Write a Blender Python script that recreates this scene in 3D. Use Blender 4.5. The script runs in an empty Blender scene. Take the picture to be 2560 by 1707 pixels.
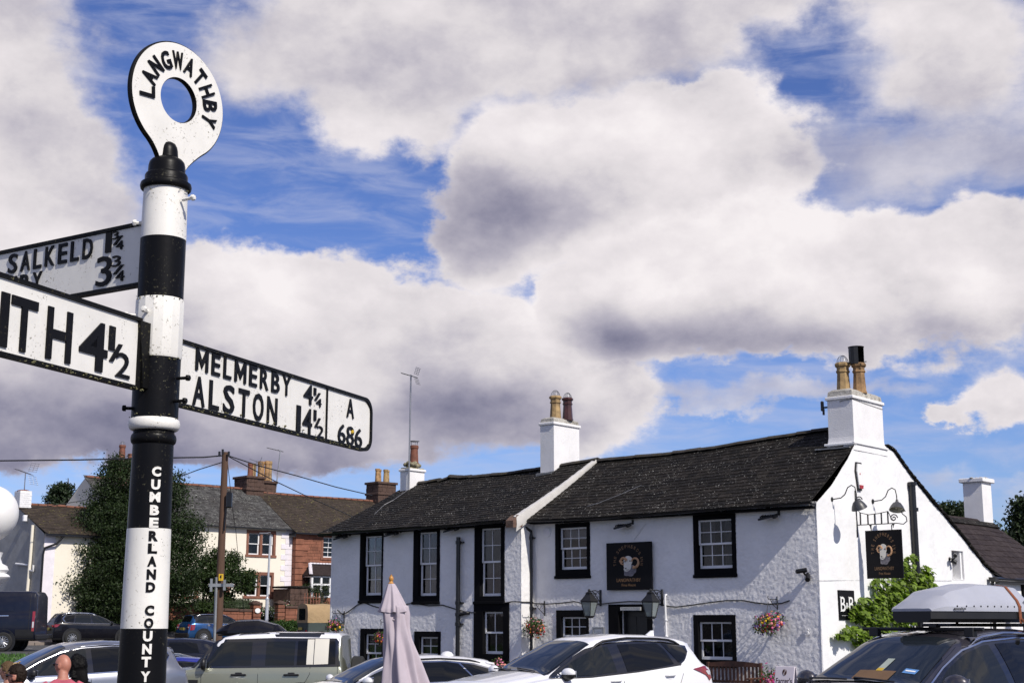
import bpy, bmesh, math, random
import numpy as np
from mathutils import Vector, Matrix

# ------------------------------------------------------------------ camera
SC = bpy.context.scene
COL = SC.collection
F_PX, V_HOR, CAM_Z = 3556.0, 1560.0, 1.9
PITCH = math.atan((V_HOR - 853.5) / F_PX)
cam_d = bpy.data.cameras.new("camera")
cam_d.sensor_width = 36.0
cam_d.lens = 50.0
cam_d.clip_start = 0.1
cam_d.clip_end = 6000.0
cam_d.dof.use_dof = True
cam_d.dof.focus_distance = 4.2
cam_d.dof.aperture_fstop = 64.0
cam = bpy.data.objects.new("camera", cam_d)
cam.location = (0, 0, CAM_Z)
cam.rotation_euler = (math.radians(90) + PITCH, 0, 0)
COL.objects.link(cam)
SC.camera = cam
SC.view_settings.view_transform = 'Standard'
SC.view_settings.look = 'None'
SC.view_settings.gamma = 1.0
SC.view_settings.use_curve_mapping = False
SC.view_settings.exposure = 0.0
SC.cycles.max_bounces = 6
SC.cycles.diffuse_bounces = 3
SC.cycles.glossy_bounces = 3
SC.cycles.transparent_max_bounces = 8

# survey helpers: sight lines measured on the photograph, met with real planes
_R = np.array([1., 0, 0]); _F = np.array([0, math.cos(PITCH), math.sin(PITCH)]); _U = np.array([0, -math.sin(PITCH), math.cos(PITCH)])
_C = np.array([0, 0, CAM_Z])
def ray(u, v): return _R * (u - 1280) / F_PX + _U * (853.5 - v) / F_PX + _F
def at_y(u, v, Y):
    d = ray(u, v); return _C + d * (Y / d[1])

# ------------------------------------------------------------------ sun and sky
TH = math.radians(40)                       # the inn's front runs 40 degrees off the view
LX = np.array([math.cos(TH), -math.sin(TH), 0]); LY = np.array([math.sin(TH), math.cos(TH), 0])
SUN = LX * 1.0 - LY * 0.19 + np.array([0, 0, 0.92]); SUN /= np.linalg.norm(SUN)
SUN_EL = math.asin(SUN[2]); SUN_AZ = math.atan2(SUN[0], SUN[1])
sun_d = bpy.data.lights.new("sun", 'SUN')
sun_d.energy = 4.6
sun_d.angle = math.radians(0.53)
sun_d.color = (1.0, 0.94, 0.85)
sun = bpy.data.objects.new("sun", sun_d)
sun.rotation_euler = Vector(SUN).to_track_quat('Z', 'Y').to_euler()
sun.location = (30, -40, 60)
COL.objects.link(sun)

W = bpy.data.worlds.new("World"); SC.world = W; W.use_nodes = True
W.cycles.sampling_method = 'MANUAL'; W.cycles.sample_map_resolution = 512
nt = W.node_tree; nt.nodes.clear()
SKY_K = 0.12
def nd(t, **k):
    n = nt.nodes.new(t)
    for a, b in k.items(): setattr(n, a, b)
    return n
def lk(a, b): nt.links.new(a, b)
def mth(op, a, b=None, c=None, clamp=False):
    n = nd('ShaderNodeMath', operation=op, use_clamp=clamp)
    for i, x in enumerate((a, b, c)):
        if x is None: continue
        if isinstance(x, (int, float)): n.inputs[i].default_value = x
        else: lk(x, n.inputs[i])
    return n.outputs[0]
def vmth(op, a, b=None, c=None):
    n = nd('ShaderNodeVectorMath', operation=op)
    for i, x in enumerate((a, b, c)):
        if x is None: continue
        if isinstance(x, (tuple, list)): n.inputs[i].default_value = x
        else: lk(x, n.inputs[i])
    return n.outputs['Value'] if op in ('DOT_PRODUCT', 'LENGTH') else n.outputs['Vector']
def noise(vec, scale, detail, rough, dist=0.0, color=False):
    n = nd('ShaderNodeTexNoise'); lk(vec, n.inputs['Vector'])
    n.inputs['Scale'].default_value = scale; n.inputs['Detail'].default_value = detail
    n.inputs['Roughness'].default_value = rough; n.inputs['Distortion'].default_value = dist
    return n.outputs['Color' if color else 'Fac']
def smooth(x, lo, hi, a=0.0, b=1.0):
    n = nd('ShaderNodeMapRange', interpolation_type='SMOOTHSTEP')
    lk(x, n.inputs['Value'])
    for i, q in enumerate((lo, hi, a, b)): n.inputs[i + 1].default_value = q
    return n.outputs['Result']
DS = 1.08844
def azel(x, y):
    d = ray(x * DS, y * DS); d = d / np.linalg.norm(d)
    return math.atan2(d[0], d[1]), math.asin(d[2])
def blobs(vec, L, start):
    acc = start
    for x, y, rx, ry, w in L:
        a, e = azel(x, y)
        q = vmth('MULTIPLY_ADD', vec, (3267 / rx, 3267 / ry, 0), (-a * 3267 / rx, -e * 3267 / ry, 0))
        g = mth('EXPONENT', mth('MULTIPLY', vmth('DOT_PRODUCT', q, q), -1.0))
        acc = mth('MULTIPLY_ADD', g, w, acc)
    return acc
tc = nd('ShaderNodeTexCoord')
dirv = vmth('NORMALIZE', tc.outputs['Generated'])
sp = nd('ShaderNodeSeparateXYZ'); lk(dirv, sp.inputs[0])
az = mth('ARCTAN2', sp.outputs[0], sp.outputs[1]); el = mth('ARCSINE', sp.outputs[2])
cb = nd('ShaderNodeCombineXYZ'); lk(az, cb.inputs[0]); lk(el, cb.inputs[1])
sdir = vmth('MULTIPLY', dirv, (1.0, 1.0, 1.45))
wa = vmth('SUBTRACT', noise(sdir, 6.0, 4, 0.55, color=True), (0.5, 0.5, 0.5))
wb = vmth('SUBTRACT', noise(vmth('ADD', sdir, (3.1, 1.7, 0.4)), 22.0, 6, 0.62, color=True), (0.5, 0.5, 0.5))
vec = vmth('MULTIPLY_ADD', wa, (0.10, 0.07, 0), vmth('MULTIPLY_ADD', wb, (0.055, 0.045, 0), cb.outputs[0]))
big = noise(vmth('ADD', sdir, (7.7, 2.1, 5.0)), 2.3, 3, 0.5)
wv = vmth('MULTIPLY_ADD', wb, (0.05, 0.05, 0.05), vmth('MULTIPLY_ADD', wa, (0.08, 0.08, 0.08), sdir))
def puffs(v):
    n = nd('ShaderNodeTexVoronoi', feature='F1', normalize=True); lk(v, n.inputs['Vector']); n.inputs['Scale'].default_value = 11.0; n.inputs['Detail'].default_value = 1.6
    n.inputs['Roughness'].default_value = 0.5; n.inputs['Lacunarity'].default_value = 2.3; return mth('SUBTRACT', 1.0, n.outputs['Distance'])
LIT = (0.022, -0.006, 0.040)
n1 = noise(sdir, 9.0, 8, 0.60); n1b = noise(vmth('ADD', sdir, LIT), 9.0, 6, 0.60)
pf = puffs(wv); pfb = puffs(vmth('ADD', wv, LIT))
rough = mth('MULTIPLY_ADD', mth('SUBTRACT', n1, 0.5), 1.15, mth('MULTIPLY', mth('SUBTRACT', pf, 0.72), 0.75))
relief = mth('MULTIPLY_ADD', mth('SUBTRACT', n1, n1b), 0.75, mth('MULTIPLY', mth('SUBTRACT', pf, pfb), 0.55))
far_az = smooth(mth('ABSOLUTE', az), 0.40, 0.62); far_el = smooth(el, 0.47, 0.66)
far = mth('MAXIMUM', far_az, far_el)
SHADE = [(1080, 565, 150, 70, -.30), (1200, 500, 220, 110, -.14), (850, 225, 420, 55, -.12), (1400, 170, 260, 40, -.10), (1650, 30, 500, 60, -.10), (1720, 780, 480, 50, -.30),
         (1380, 750, 170, 60, -.20), (2200, 800, 280, 60, -.24), (700, 1000, 620, 65, -.32), (150, 930, 340, 80, -.34), (90, 320, 200, 60, -.14), (1080, 950, 260, 60, -.24),
         (100, 480, 240, 45, -.10), (250, 1060, 500, 50, -.30), (700, 1075, 330, 45, -.28), (2100, 200, 260, 160, -.06), (450, 160, 160, 60, -.08),
         (1250, 470, 300, 90, -.06), (1560, 300, 320, 110, .14), (1480, 600, 300, 80, .14), (1850, 520, 330, 60, .18), (850, 660, 330, 80, .20), (1150, 790, 130, 80, .14),
         (540, 610, 170, 60, .20), (2235, 905, 110, 38, .12), (1100, 20, 300, 60, .10), (100, 120, 160, 80, .04), (150, 560, 220, 50, .12)]
vec_s = vmth('MULTIPLY_ADD', wa, (0.06, 0.04, 0), cb.outputs[0])
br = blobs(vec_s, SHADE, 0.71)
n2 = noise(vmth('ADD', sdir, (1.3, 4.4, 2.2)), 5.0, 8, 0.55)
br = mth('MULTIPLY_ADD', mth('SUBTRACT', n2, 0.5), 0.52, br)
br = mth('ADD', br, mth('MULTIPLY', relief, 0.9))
br = mth('MULTIPLY_ADD', mth('SUBTRACT', big, 0.5), mth('MULTIPLY', far, 0.7), mth('MULTIPLY_ADD', far, -0.20, br))  # clouds out of view dimmed to lower the ambient light on the inn front
def cramp(x):
    ramp = nd('ShaderNodeValToRGB'); lk(x, ramp.inputs[0]); els = ramp.color_ramp.elements
    els[0].position = 0.10; els[0].color = (0.14, 0.145, 0.235, 1)
    els[1].position = 1.0; els[1].color = (0.93, 0.88, 0.89, 1)
    for p_, c_ in ((0.32, (0.29, 0.282, 0.375, 1)), (0.55, (0.505, 0.48, 0.55, 1)), (0.74, (0.73, 0.69, 0.715, 1)), (0.88, (0.84, 0.79, 0.81, 1))):
        e_ = els.new(p_); e_.color = c_
    return ramp.outputs[0]
# the cloud banks, far to near: lobes seen over the village, softness of the edge, opacity, lift in brightness
LAYERS = [
 ([(590, 170, 190, 110, .85), (2150, 380, 380, 120, 1.05), (1750, 300, 200, 60, .45), (1850, 890, 330, 30, .85), (1450, 905, 120, 26, .6), (1650, 925, 200, 18, .5), (2100, 1085, 90, 40, .62), (2310, 1150, 70, 30, .62)], .42, .72, -.04, .30),
 ([(860, 70, 350, 150, 1.2), (1300, 60, 430, 170, 1.2), (1720, -45, 520, 95, 1.1), (2200, 130, 200, 190, 1.15), (570, 165, 170, 80, .50), (870, 275, 130, 90, .9), (945, 350, 50, 60, .5), (40, 150, 205, 260, 1.2), (130, 400, 200, 190, 1.05), (0, 570, 330, 130, .95)], .36, 1., .0, .9),
 ([(1230, 420, 220, 160, 1.2), (1500, 310, 290, 150, 1.2), (1740, 400, 170, 130, 1.0), (1090, 520, 120, 95, 1.0), (1350, 520, 250, 110, 1.0), (1590, 200, 110, 45, .4)], .22, 1., .04, 1.0),
 ([(560, 690, 210, 110, 1.15), (850, 700, 250, 115, 1.15), (1060, 770, 170, 120, 1.0), (1250, 870, 240, 120, 1.0), (700, 900, 620, 110, 1.1), (150, 770, 370, 190, 1.15), (100, 990, 420, 75, 1.0), (550, 1015, 420, 48, .9), (1400, 900, 130, 60, .6)], .22, 1., .02, 1.0),
 ([(1520, 660, 230, 140, 1.1), (1800, 600, 250, 130, 1.15), (2100, 650, 280, 140, 1.15), (2370, 630, 190, 125, 1.15), (1340, 700, 90, 80, .9), (1700, 765, 430, 60, 1.0), (2235, 935, 130, 46, .72), (2350, 900, 95, 54, .74), (2130, 960, 50, 22, .8)], .22, 1., .03, 1.0)]
sky = nd('ShaderNodeTexSky', sky_type='NISHITA')
sky.sun_disc = False; sky.sun_elevation = SUN_EL; sky.sun_rotation = SUN_AZ
sky.air_density = 1.0; sky.dust_density = 0.4; sky.ozone_density = 3.0
mixs = nd('ShaderNodeMix', data_type='RGBA', blend_type='MULTIPLY'); mixs.inputs[0].default_value = 1.0
lk(sky.outputs[0], mixs.inputs[6]); tint = nd('ShaderNodeMix', data_type='RGBA'); lk(smooth(el, 0.02, 0.42), tint.inputs[0]); tint.inputs[6].default_value = (.60, .70, 1.04, 1); tint.inputs[7].default_value = (.54, .61, .96, 1); lk(tint.outputs[2], mixs.inputs[7])
thin = noise(vmth('MULTIPLY', dirv, (5.0, 5.0, 22.0)), 3.0, 8, 0.6, 0.6)
veil = mth('MULTIPLY', smooth(thin, 0.36, 0.76), 0.46)
mv = nd('ShaderNodeMix', data_type='RGBA'); lk(veil, mv.inputs[0]); lk(mixs.outputs[2], mv.inputs[6]); mv.inputs[7].default_value = (.55 / SKY_K, .58 / SKY_K, .75 / SKY_K, 1)
cur = mv.outputs[2]; wild = mth('MULTIPLY', mth('MULTIPLY_ADD', mth('SUBTRACT', big, 0.53), 4.5, 0.5), far)  # wild: unseen cloud cover, set for the tint of the inn's shaded front
for i_, (L_, soft, op, lift, amp) in enumerate(LAYERS):
    fld = blobs(vec, L_, 0.0)
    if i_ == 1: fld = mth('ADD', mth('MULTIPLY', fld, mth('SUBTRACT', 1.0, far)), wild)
    d_ = mth('MULTIPLY_ADD', rough, amp, fld)
    al = mth('MULTIPLY', smooth(d_, 0.5 - soft * .6, 0.5 + soft), op)
    rim = smooth(d_, 0.48, 0.95, 0.10 * amp, 0.0)
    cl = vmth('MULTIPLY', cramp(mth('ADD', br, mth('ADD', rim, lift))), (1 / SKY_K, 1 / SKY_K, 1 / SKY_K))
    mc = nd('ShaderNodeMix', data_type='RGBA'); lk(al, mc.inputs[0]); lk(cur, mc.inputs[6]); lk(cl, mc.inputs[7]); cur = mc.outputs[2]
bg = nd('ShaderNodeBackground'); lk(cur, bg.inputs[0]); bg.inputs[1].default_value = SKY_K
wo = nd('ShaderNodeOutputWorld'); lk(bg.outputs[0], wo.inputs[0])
# ------------------------------------------------------------------ helpers
rnd = random.Random(7)
RNG = np.random.default_rng(11)
def A3(p): return np.array(p, float)
def unit(v): v = A3(v); return v / np.linalg.norm(v)

class MB:
    def __init__(s): s.v = []; s.f = []; s.m = []
    def add(s, V, Fc, m=0):
        o = len(s.v); s.v.extend([tuple(map(float, p)) for p in V])
        for f in Fc: s.f.append(tuple(i + o for i in f)); s.m.append(m)
        return s
    def box(s, c, d, m=0, rz=0.0, R=None, ch=0.0):
        hx, hy, hz = d[0] / 2, d[1] / 2, d[2] / 2
        if ch > 0:
            ch = min(ch, hx * .9, hy * .9, hz * .9); P = []; 
            for sx in (-1, 1):
                for sy in (-1, 1):
                    for sz in (-1, 1):
                        P += [(sx * hx, sy * (hy - ch), sz * (hz - ch)), (sx * (hx - ch), sy * hy, sz * (hz - ch)), (sx * (hx - ch), sy * (hy - ch), sz * hz)]
            def I(x, y, z, k): return ((x * 4 + y * 2 + z) * 3 + k)
            F = []
            for x in (0, 1): q = [I(x, 0, 0, 0), I(x, 1, 0, 0), I(x, 1, 1, 0), I(x, 0, 1, 0)]; F.append(q[::-1] if x == 0 else q)
            for y in (0, 1): q = [I(0, y, 0, 1), I(1, y, 0, 1), I(1, y, 1, 1), I(0, y, 1, 1)]; F.append(q if y == 0 else q[::-1])
            for z in (0, 1): q = [I(0, 0, z, 2), I(1, 0, z, 2), I(1, 1, z, 2), I(0, 1, z, 2)]; F.append(q[::-1] if z == 0 else q)
            for x in (0, 1):
                for y in (0, 1): q = [I(x, y, 0, 0), I(x, y, 1, 0), I(x, y, 1, 1), I(x, y, 0, 1)]; F.append(q if (x ^ y) else q[::-1])
            for x in (0, 1):
                for z in (0, 1): q = [I(x, 0, z, 0), I(x, 1, z, 0), I(x, 1, z, 2), I(x, 0, z, 2)]; F.append(q[::-1] if (x ^ z) else q)
            for y in (0, 1):
                for z in (0, 1): q = [I(0, y, z, 1), I(1, y, z, 1), I(1, y, z, 2), I(0, y, z, 2)]; F.append(q if (y ^ z) else q[::-1])
            for x in (0, 1):
                for y in (0, 1):
                    for z in (0, 1): q = [I(x, y, z, 0), I(x, y, z, 1), I(x, y, z, 2)]; F.append(q if (x + y + z) % 2 else q[::-1])
        else:
            P = [(x, y, z) for x in (-hx, hx) for y in (-hy, hy) for z in (-hz, hz)]
            F = [(0, 1, 3, 2), (4, 6, 7, 5), (0, 4, 5, 1), (2, 3, 7, 6), (0, 2, 6, 4), (1, 5, 7, 3)]
        P = np.array(P)
        if R is not None: P = P @ np.array(R).T
        elif rz: 
            cz, sz_ = math.cos(rz), math.sin(rz); P = P @ np.array([[cz, sz_, 0], [-sz_, cz, 0], [0, 0, 1]])
        return s.add(P + A3(c), F, m)
    def bb(s, x0, x1, y0, y1, z0, z1, m=0, ch=0.0):
        return s.box(((x0 + x1) / 2, (y0 + y1) / 2, (z0 + z1) / 2), (abs(x1 - x0), abs(y1 - y0), abs(z1 - z0)), m, ch=ch)
    def tube(s, pts, r, n=6, m=0, cap=True):
        pts = [A3(p) for p in pts]; k = len(pts)
        rr = r if isinstance(r, (list, tuple)) else [r] * k
        V = []; prev = None
        for i, p in enumerate(pts):
            t = unit(pts[min(i + 1, k - 1)] - pts[max(i - 1, 0)] + 1e-9)
            if prev is None:
                a = np.array([0, 0, 1.]) if abs(t[2]) < .9 else np.array([1., 0, 0])
                u = unit(np.cross(t, a))
            else:
                u = prev - t * (prev @ t); u = unit(u)
            prev = u; w = np.cross(t, u)
            for j in range(n):
                a = 2 * math.pi * j / n; V.append(p + rr[i] * (u * math.cos(a) + w * math.sin(a)))
        F = []
        for i in range(k - 1):
            for j in range(n):
                j2 = (j + 1) % n; F.append((i * n + j, i * n + j2, (i + 1) * n + j2, (i + 1) * n + j))
        if cap: F.append(tuple(range(n))[::-1]); F.append(tuple(range((k - 1) * n, k * n)))
        return s.add(V, F, m)
    def lathe(s, prof, c=(0, 0, 0), n=20, m=0, mf=None, axis=None, cap=True):
        V = []; F = []; k = len(prof)
        for r, z in prof:
            for j in range(n):
                a = 2 * math.pi * j / n; V.append((r * math.cos(a), r * math.sin(a), z))
        V = np.array(V)
        if axis is not None:
            w = unit(axis); a = np.array([0, 0, 1.]) if abs(w[2]) < .9 else np.array([1., 0, 0]); u = unit(np.cross(a, w)); q = np.cross(w, u)
            V = V[:, :1] * u + V[:, 1:2] * q + V[:, 2:] * w
        V = V + A3(c); o = len(s.v); s.v.extend(map(tuple, V))
        for i in range(k - 1):
            for j in range(n):
                j2 = (j + 1) % n
                s.f.append((o + i * n + j, o + i * n + j2, o + (i + 1) * n + j2, o + (i + 1) * n + j)); s.m.append(mf(i) if mf else m)
        if cap and prof[0][0] > 1e-4: s.f.append(tuple(o + j for j in range(n))[::-1]); s.m.append(mf(0) if mf else m)
        if cap and prof[-1][0] > 1e-4: s.f.append(tuple(o + (k - 1) * n + j for j in range(n))); s.m.append(mf(k - 2) if mf else m)
        return s
    def ell(s, c, r, m=0, nu=14, nv=9, R=None):
        V = []; F = []
        for i in range(nv + 1):
            ph = math.pi * i / nv
            for j in range(nu):
                a = 2 * math.pi * j / nu; V.append((r[0] * math.sin(ph) * math.cos(a), r[1] * math.sin(ph) * math.sin(a), r[2] * math.cos(ph)))
        V = np.array(V)
        if R is not None: V = V @ np.array(R).T
        for i in range(nv):
            for j in range(nu):
                j2 = (j + 1) % nu; F.append((i * nu + j, (i + 1) * nu + j, (i + 1) * nu + j2, i * nu + j2))
        return s.add(V + A3(c), F, m)
    def grid(s, P, m=0, flip=False):
        """P: (a,b,3) array of points"""
        P = np.asarray(P, float); a, b = P.shape[:2]; F = []
        for i in range(a - 1):
            for j in range(b - 1):
                q = (i * b + j, i * b + j + 1, (i + 1) * b + j + 1, (i + 1) * b + j); F.append(q[::-1] if flip else q)
        return s.add(P.reshape(-1, 3), F, m)
    def prism(s, poly, O, U, Wv, N, d, m=0, ms=None):
        """extrude a 2-D outline (counter-clockwise in U,Wv) by d along N, O being the plane's origin"""
        O, U, Wv, N = map(A3, (O, U, Wv, N)); n = len(poly)
        B = [O + U * x + Wv * y for x, y in poly]; T = [b + N * d for b in B]
        s.add(B + T, [tuple(range(n, 2 * n))], m)
        o = len(s.v) - 2 * n
        s.f.append(tuple(o + i for i in range(n))[::-1]); s.m.append(m if ms is None else ms)
        for i in range(n):
            j = (i + 1) % n; s.f.append((o + i, o + j, o + n + j, o + n + i)); s.m.append(m if ms is None else ms)
        return s
    def mesh(s, name, mats, ang=None):
        me = bpy.data.meshes.new(name); me.from_pydata(s.v, [], s.f)
        for q in (mats if isinstance(mats, (list, tuple)) else [mats]): me.materials.append(q)
        if any(s.m): me.polygons.foreach_set('material_index', s.m)
        if ang is not None:
            me.polygons.foreach_set('use_smooth', [True] * len(s.f))
            if ang < 179: me.set_sharp_from_angle(angle=math.radians(ang))
        me.update(); return me
    def build(s, name, mats, parent=None, ang=None, kind=None):
        o = bpy.data.objects.new(name, s.mesh(name, mats, ang)); COL.objects.link(o)
        if parent is not None: o.parent = parent
        if kind: o['kind'] = kind
        return o

def np_mesh(name, V, Q, mat, parent=None, sm=True, kind=None):
    """big meshes straight from numpy; Q is (n,k) with k 3 or 4"""
    V = np.asarray(V, np.float32); Q = np.asarray(Q, np.int32); k = Q.shape[1]
    me = bpy.data.meshes.new(name); me.vertices.add(len(V)); me.vertices.foreach_set('co', V.ravel())
    me.loops.add(Q.size); me.loops.foreach_set('vertex_index', Q.ravel())
    me.polygons.add(len(Q)); me.polygons.foreach_set('loop_start', np.arange(0, Q.size, k, dtype=np.int32))
    me.polygons.foreach_set('loop_total', np.full(len(Q), k, np.int32))
    me.polygons.foreach_set('use_smooth', np.full(len(Q), sm))
    for q in (mat if isinstance(mat, (list, tuple)) else [mat]): me.materials.append(q)
    me.update(); me.validate()
    o = bpy.data.objects.new(name, me); COL.objects.link(o)
    if parent is not None: o.parent = parent
    if kind: o['kind'] = kind
    return o

def tag(o, label, cat, group=None, kind=None):
    if label: o['label'] = label
    if cat: o['category'] = cat
    if group: o['group'] = group
    if kind: o['kind'] = kind
    return o
def thing(name, label, cat, loc=(0, 0, 0), rz=0.0, group=None):
    o = bpy.data.objects.new(name, None); o.empty_display_size = .2; COL.objects.link(o)
    o.location = tuple(map(float, loc)); o.rotation_euler = (0, 0, rz)
    return tag(o, label, cat, group)
def children(o): return [c for c in bpy.data.objects if c.parent is o]
def copy_tree(o, loc=None, rz=None, label=None, parent=None):
    c = o.copy(); COL.objects.link(c)
    if parent is not None: c.parent = parent
    if loc is not None: c.location = tuple(map(float, loc))
    if rz is not None: c.rotation_euler = (0, 0, rz)
    if label: c['label'] = label
    for ch in children(o): copy_tree(ch, parent=c)
    return c

_TX = {}
def text_geo(s, bold=0.0, ext=0.0, res=3):
    k = (s, bold, ext)
    if k not in _TX:
        cu = bpy.data.curves.new('t', 'FONT'); cu.body = s; cu.offset = bold; cu.extrude = ext; cu.resolution_u = res
        o = bpy.data.objects.new('t', cu); COL.objects.link(o)
        dg = bpy.context.evaluated_depsgraph_get(); me = bpy.data.meshes.new_from_object(o.evaluated_get(dg))
        V = np.array([v.co[:] for v in me.vertices]); Fc = [tuple(p.vertices) for p in me.polygons]
        bpy.data.objects.remove(o); bpy.data.curves.remove(cu); bpy.data.meshes.remove(me)
        lo = V[:, :2].min(0); hi = V[:, :2].max(0); V[:, :2] -= lo
        _TX[k] = (V, Fc, hi[0] - lo[0], hi[1] - lo[1])
    return _TX[k]
def text(mb, s, O, U, Wv, N, w, h, m=0, bold=0.02, depth=0.0, fn=None):
    """letters filling a w x h box whose lower left corner is O; depth = how far they stand out"""
    V, Fc, tw, th = text_geo(s, bold, 0.1 if depth else 0.0)
    O, U, Wv, N = map(A3, (O, U, Wv, N))
    x = V[:, 0] / tw * w; y = V[:, 1] / th * h; z = (V[:, 2] / 0.1 * .5 + .5) * depth if depth else V[:, 2] * 0
    P = O + x[:, None] * U + y[:, None] * Wv + z[:, None] * N
    if fn is not None: P = fn(x, y, z)
    mb.add(P, Fc, m)

# ------------------------------------------------------------------ materials
class NT:
    def __init__(s, name):
        s.m = bpy.data.materials.new(name); s.m.use_nodes = True; s.t = s.m.node_tree; s.t.nodes.clear()
        s.out = s.t.nodes.new('ShaderNodeOutputMaterial'); s.b = s.t.nodes.new('ShaderNodeBsdfPrincipled')
        s.l(s.b.outputs[0], s.out.inputs[0]); s._p = None
    def n(s, t, **k):
        q = s.t.nodes.new(t)
        for a, b in k.items(): setattr(q, a, b)
        return q
    def l(s, a, b): s.t.links.new(a, b)
    def pos(s):
        if s._p is None: s._p = s.n('ShaderNodeNewGeometry')
        return s._p.outputs['Position']
    def obj(s): return s.n('ShaderNodeTexCoord').outputs['Object']
    def scale(s, v, k):
        q = s.n('ShaderNodeVectorMath', operation='MULTIPLY'); s.l(v, q.inputs[0]); q.inputs[1].default_value = k; return q.outputs[0]
    def noise(s, v, sc, de=4, ro=.55, di=0, col=False):
        q = s.n('ShaderNodeTexNoise'); s.l(v, q.inputs['Vector']); q.inputs['Scale'].default_value = sc; q.inputs['Detail'].default_value = de
        q.inputs['Roughness'].default_value = ro; q.inputs['Distortion'].default_value = di; return q.outputs['Color' if col else 'Fac']
    def vor(s, v, sc, f='F1'):
        q = s.n('ShaderNodeTexVoronoi', feature=f); s.l(v, q.inputs['Vector']); q.inputs['Scale'].default_value = sc; return q.outputs['Distance']
    def rng(s, x, a, b, c=0., d=1., sm=False):
        q = s.n('ShaderNodeMapRange', interpolation_type='SMOOTHSTEP' if sm else 'LINEAR'); s.l(x, q.inputs[0])
        for i, k in enumerate((a, b, c, d)): q.inputs[i + 1].default_value = k
        return q.outputs[0]
    def math(s, op, a, b):
        q = s.n('ShaderNodeMath', operation=op)
        for i, k in enumerate((a, b)):
            if isinstance(k, (int, float)): q.inputs[i].default_value = k
            else: s.l(k, q.inputs[i])
        return q.outputs[0]
    def mix(s, f, a, b, mode='MIX'):
        q = s.n('ShaderNodeMix', data_type='RGBA', blend_type=mode)
        if isinstance(f, (int, float)): q.inputs[0].default_value = f
        else: s.l(f, q.inputs[0])
        for i, k in ((6, a), (7, b)):
            if isinstance(k, tuple): q.inputs[i].default_value = (*k[:3], 1)
            else: s.l(k, q.inputs[i])
        return q.outputs[2]
    def bump(s, h, st=.3, d=.01):
        q = s.n('ShaderNodeBump'); q.inputs['Strength'].default_value = st; q.inputs['Distance'].default_value = d; s.l(h, q.inputs['Height'])
        s.l(q.outputs[0], s.b.inputs['Normal']); return q
    def island(s):
        g = s.n('ShaderNodeNewGeometry'); oi = s.n('ShaderNodeObjectInfo')
        return s.math('FRACT', s.math('ADD', g.outputs['Random Per Island'], oi.outputs['Random']), 0.0)
    def set(s, **k):
        for a, v in k.items():
            i = s.b.inputs[a.replace('_', ' ')]
            if hasattr(v, 'is_linked') or hasattr(v, 'links'): s.l(v, i)
            elif isinstance(v, tuple): i.default_value = (*v[:3], 1) if len(v) == 3 and i.type == 'RGBA' else v
            else: i.default_value = v
        return s
def mat(name, col, rough=.7, var=.15, vs=3.0, metal=0., coat=0., bump=0., bs=60., bd=.004, spec=.5, dirt=0., dirtcol=(.1, .08, .06), ds=8., isl=0.):
    """plain surface with some uneven colour, fine relief and specks of dirt"""
    q = NT(name); p = q.pos(); c = col
    if var:
        f = q.noise(p, vs, 5, .6); lo = tuple(x * (1 - var) for x in col); hi = tuple(min(1, x * (1 + var)) for x in col); c = q.mix(q.rng(f, .3, .7), lo, hi)
    if isl:
        c = q.mix(q.island(), q.mix(1.0, c, (1 - isl,) * 3, 'MULTIPLY'), q.mix(1.0, c, (1 + isl,) * 3, 'MULTIPLY'))
    if dirt: c = q.mix(q.rng(q.noise(p, ds, 8, .7), .62 - dirt * .12, .70, 0, .9), c, dirtcol)
    q.set(Base_Color=c, Roughness=rough, Metallic=metal)
    q.b.inputs['Specular IOR Level'].default_value = spec; q.b.inputs['Coat Weight'].default_value = coat; q.b.inputs['Coat Roughness'].default_value = .03
    if bump: q.bump(q.noise(p, bs, 4, .6), bump, bd)
    return q.m
# painted render, walls
def render_mat(name, col, stain=.3, bs=55., bst=.5, bd=.012):
    q = NT(name); p = q.pos(); f = q.noise(p, 1.6, 6, .65)
    c = q.mix(q.rng(f, .35, .7), col, tuple(x * (1 - .16 * stain) for x in col))
    st = q.noise(q.scale(p, (2.2, 2.2, .35)), 2.4, 7, .7)
    c = q.mix(q.rng(st, .6, .8, 0, .35 * stain), c, (.42, .40, .36))
    q.set(Base_Color=c, Roughness=.85); q.b.inputs['Specular IOR Level'].default_value = .25
    h = q.math('ADD', q.math('MULTIPLY', q.vor(p, bs * .55), .6), q.noise(p, bs, 4, .6)); q.bump(h, bst, bd); return q.m
M = {}
M['white_wall'] = render_mat('white_roughcast', (.80, .79, .79), .75, bst=.35)
M['white_smooth'] = render_mat('white_smooth_render', (.80, .80, .80), .5, 25., .25, .01)
M['cream'] = render_mat('cream_render', (.80, .745, .63), .3, 20., .15, .01)
M['cream_trim'] = mat('lilac_painted_stone', (.74, .70, .74), .8, .08, bump=.2)
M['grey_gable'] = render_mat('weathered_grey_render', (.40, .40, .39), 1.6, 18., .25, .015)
M['black'] = mat('black_gloss_paint', (.006, .006, .007), .32, .3, bump=.15, bs=30)
M['black_masonry'] = mat('black_masonry_paint', (.005, .005, .006), .8, .3, spec=.08, bump=.5, bs=40)
M['black_metal'] = mat('black_wrought_iron', (.012, .012, .013), .45, .3, bump=.2, bs=90)
M['white_wood'] = mat('white_painted_wood', (.76, .76, .77), .45, .06, bump=.15, bs=50)
M['grey_metal'] = mat('galvanised_steel', (.34, .35, .36), .45, .2, metal=.6)
M['alu'] = mat('dull_aluminium', (.30, .30, .31), .4, .2, metal=.7)
M['lead'] = mat('lead_flashing', (.20, .21, .22), .55, .3, vs=2, bump=.3, bs=12, bd=.02)
M['mortar'] = render_mat('white_mortar_skim', (.62, .60, .57), 1.2, 40., .4, .012)
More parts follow.
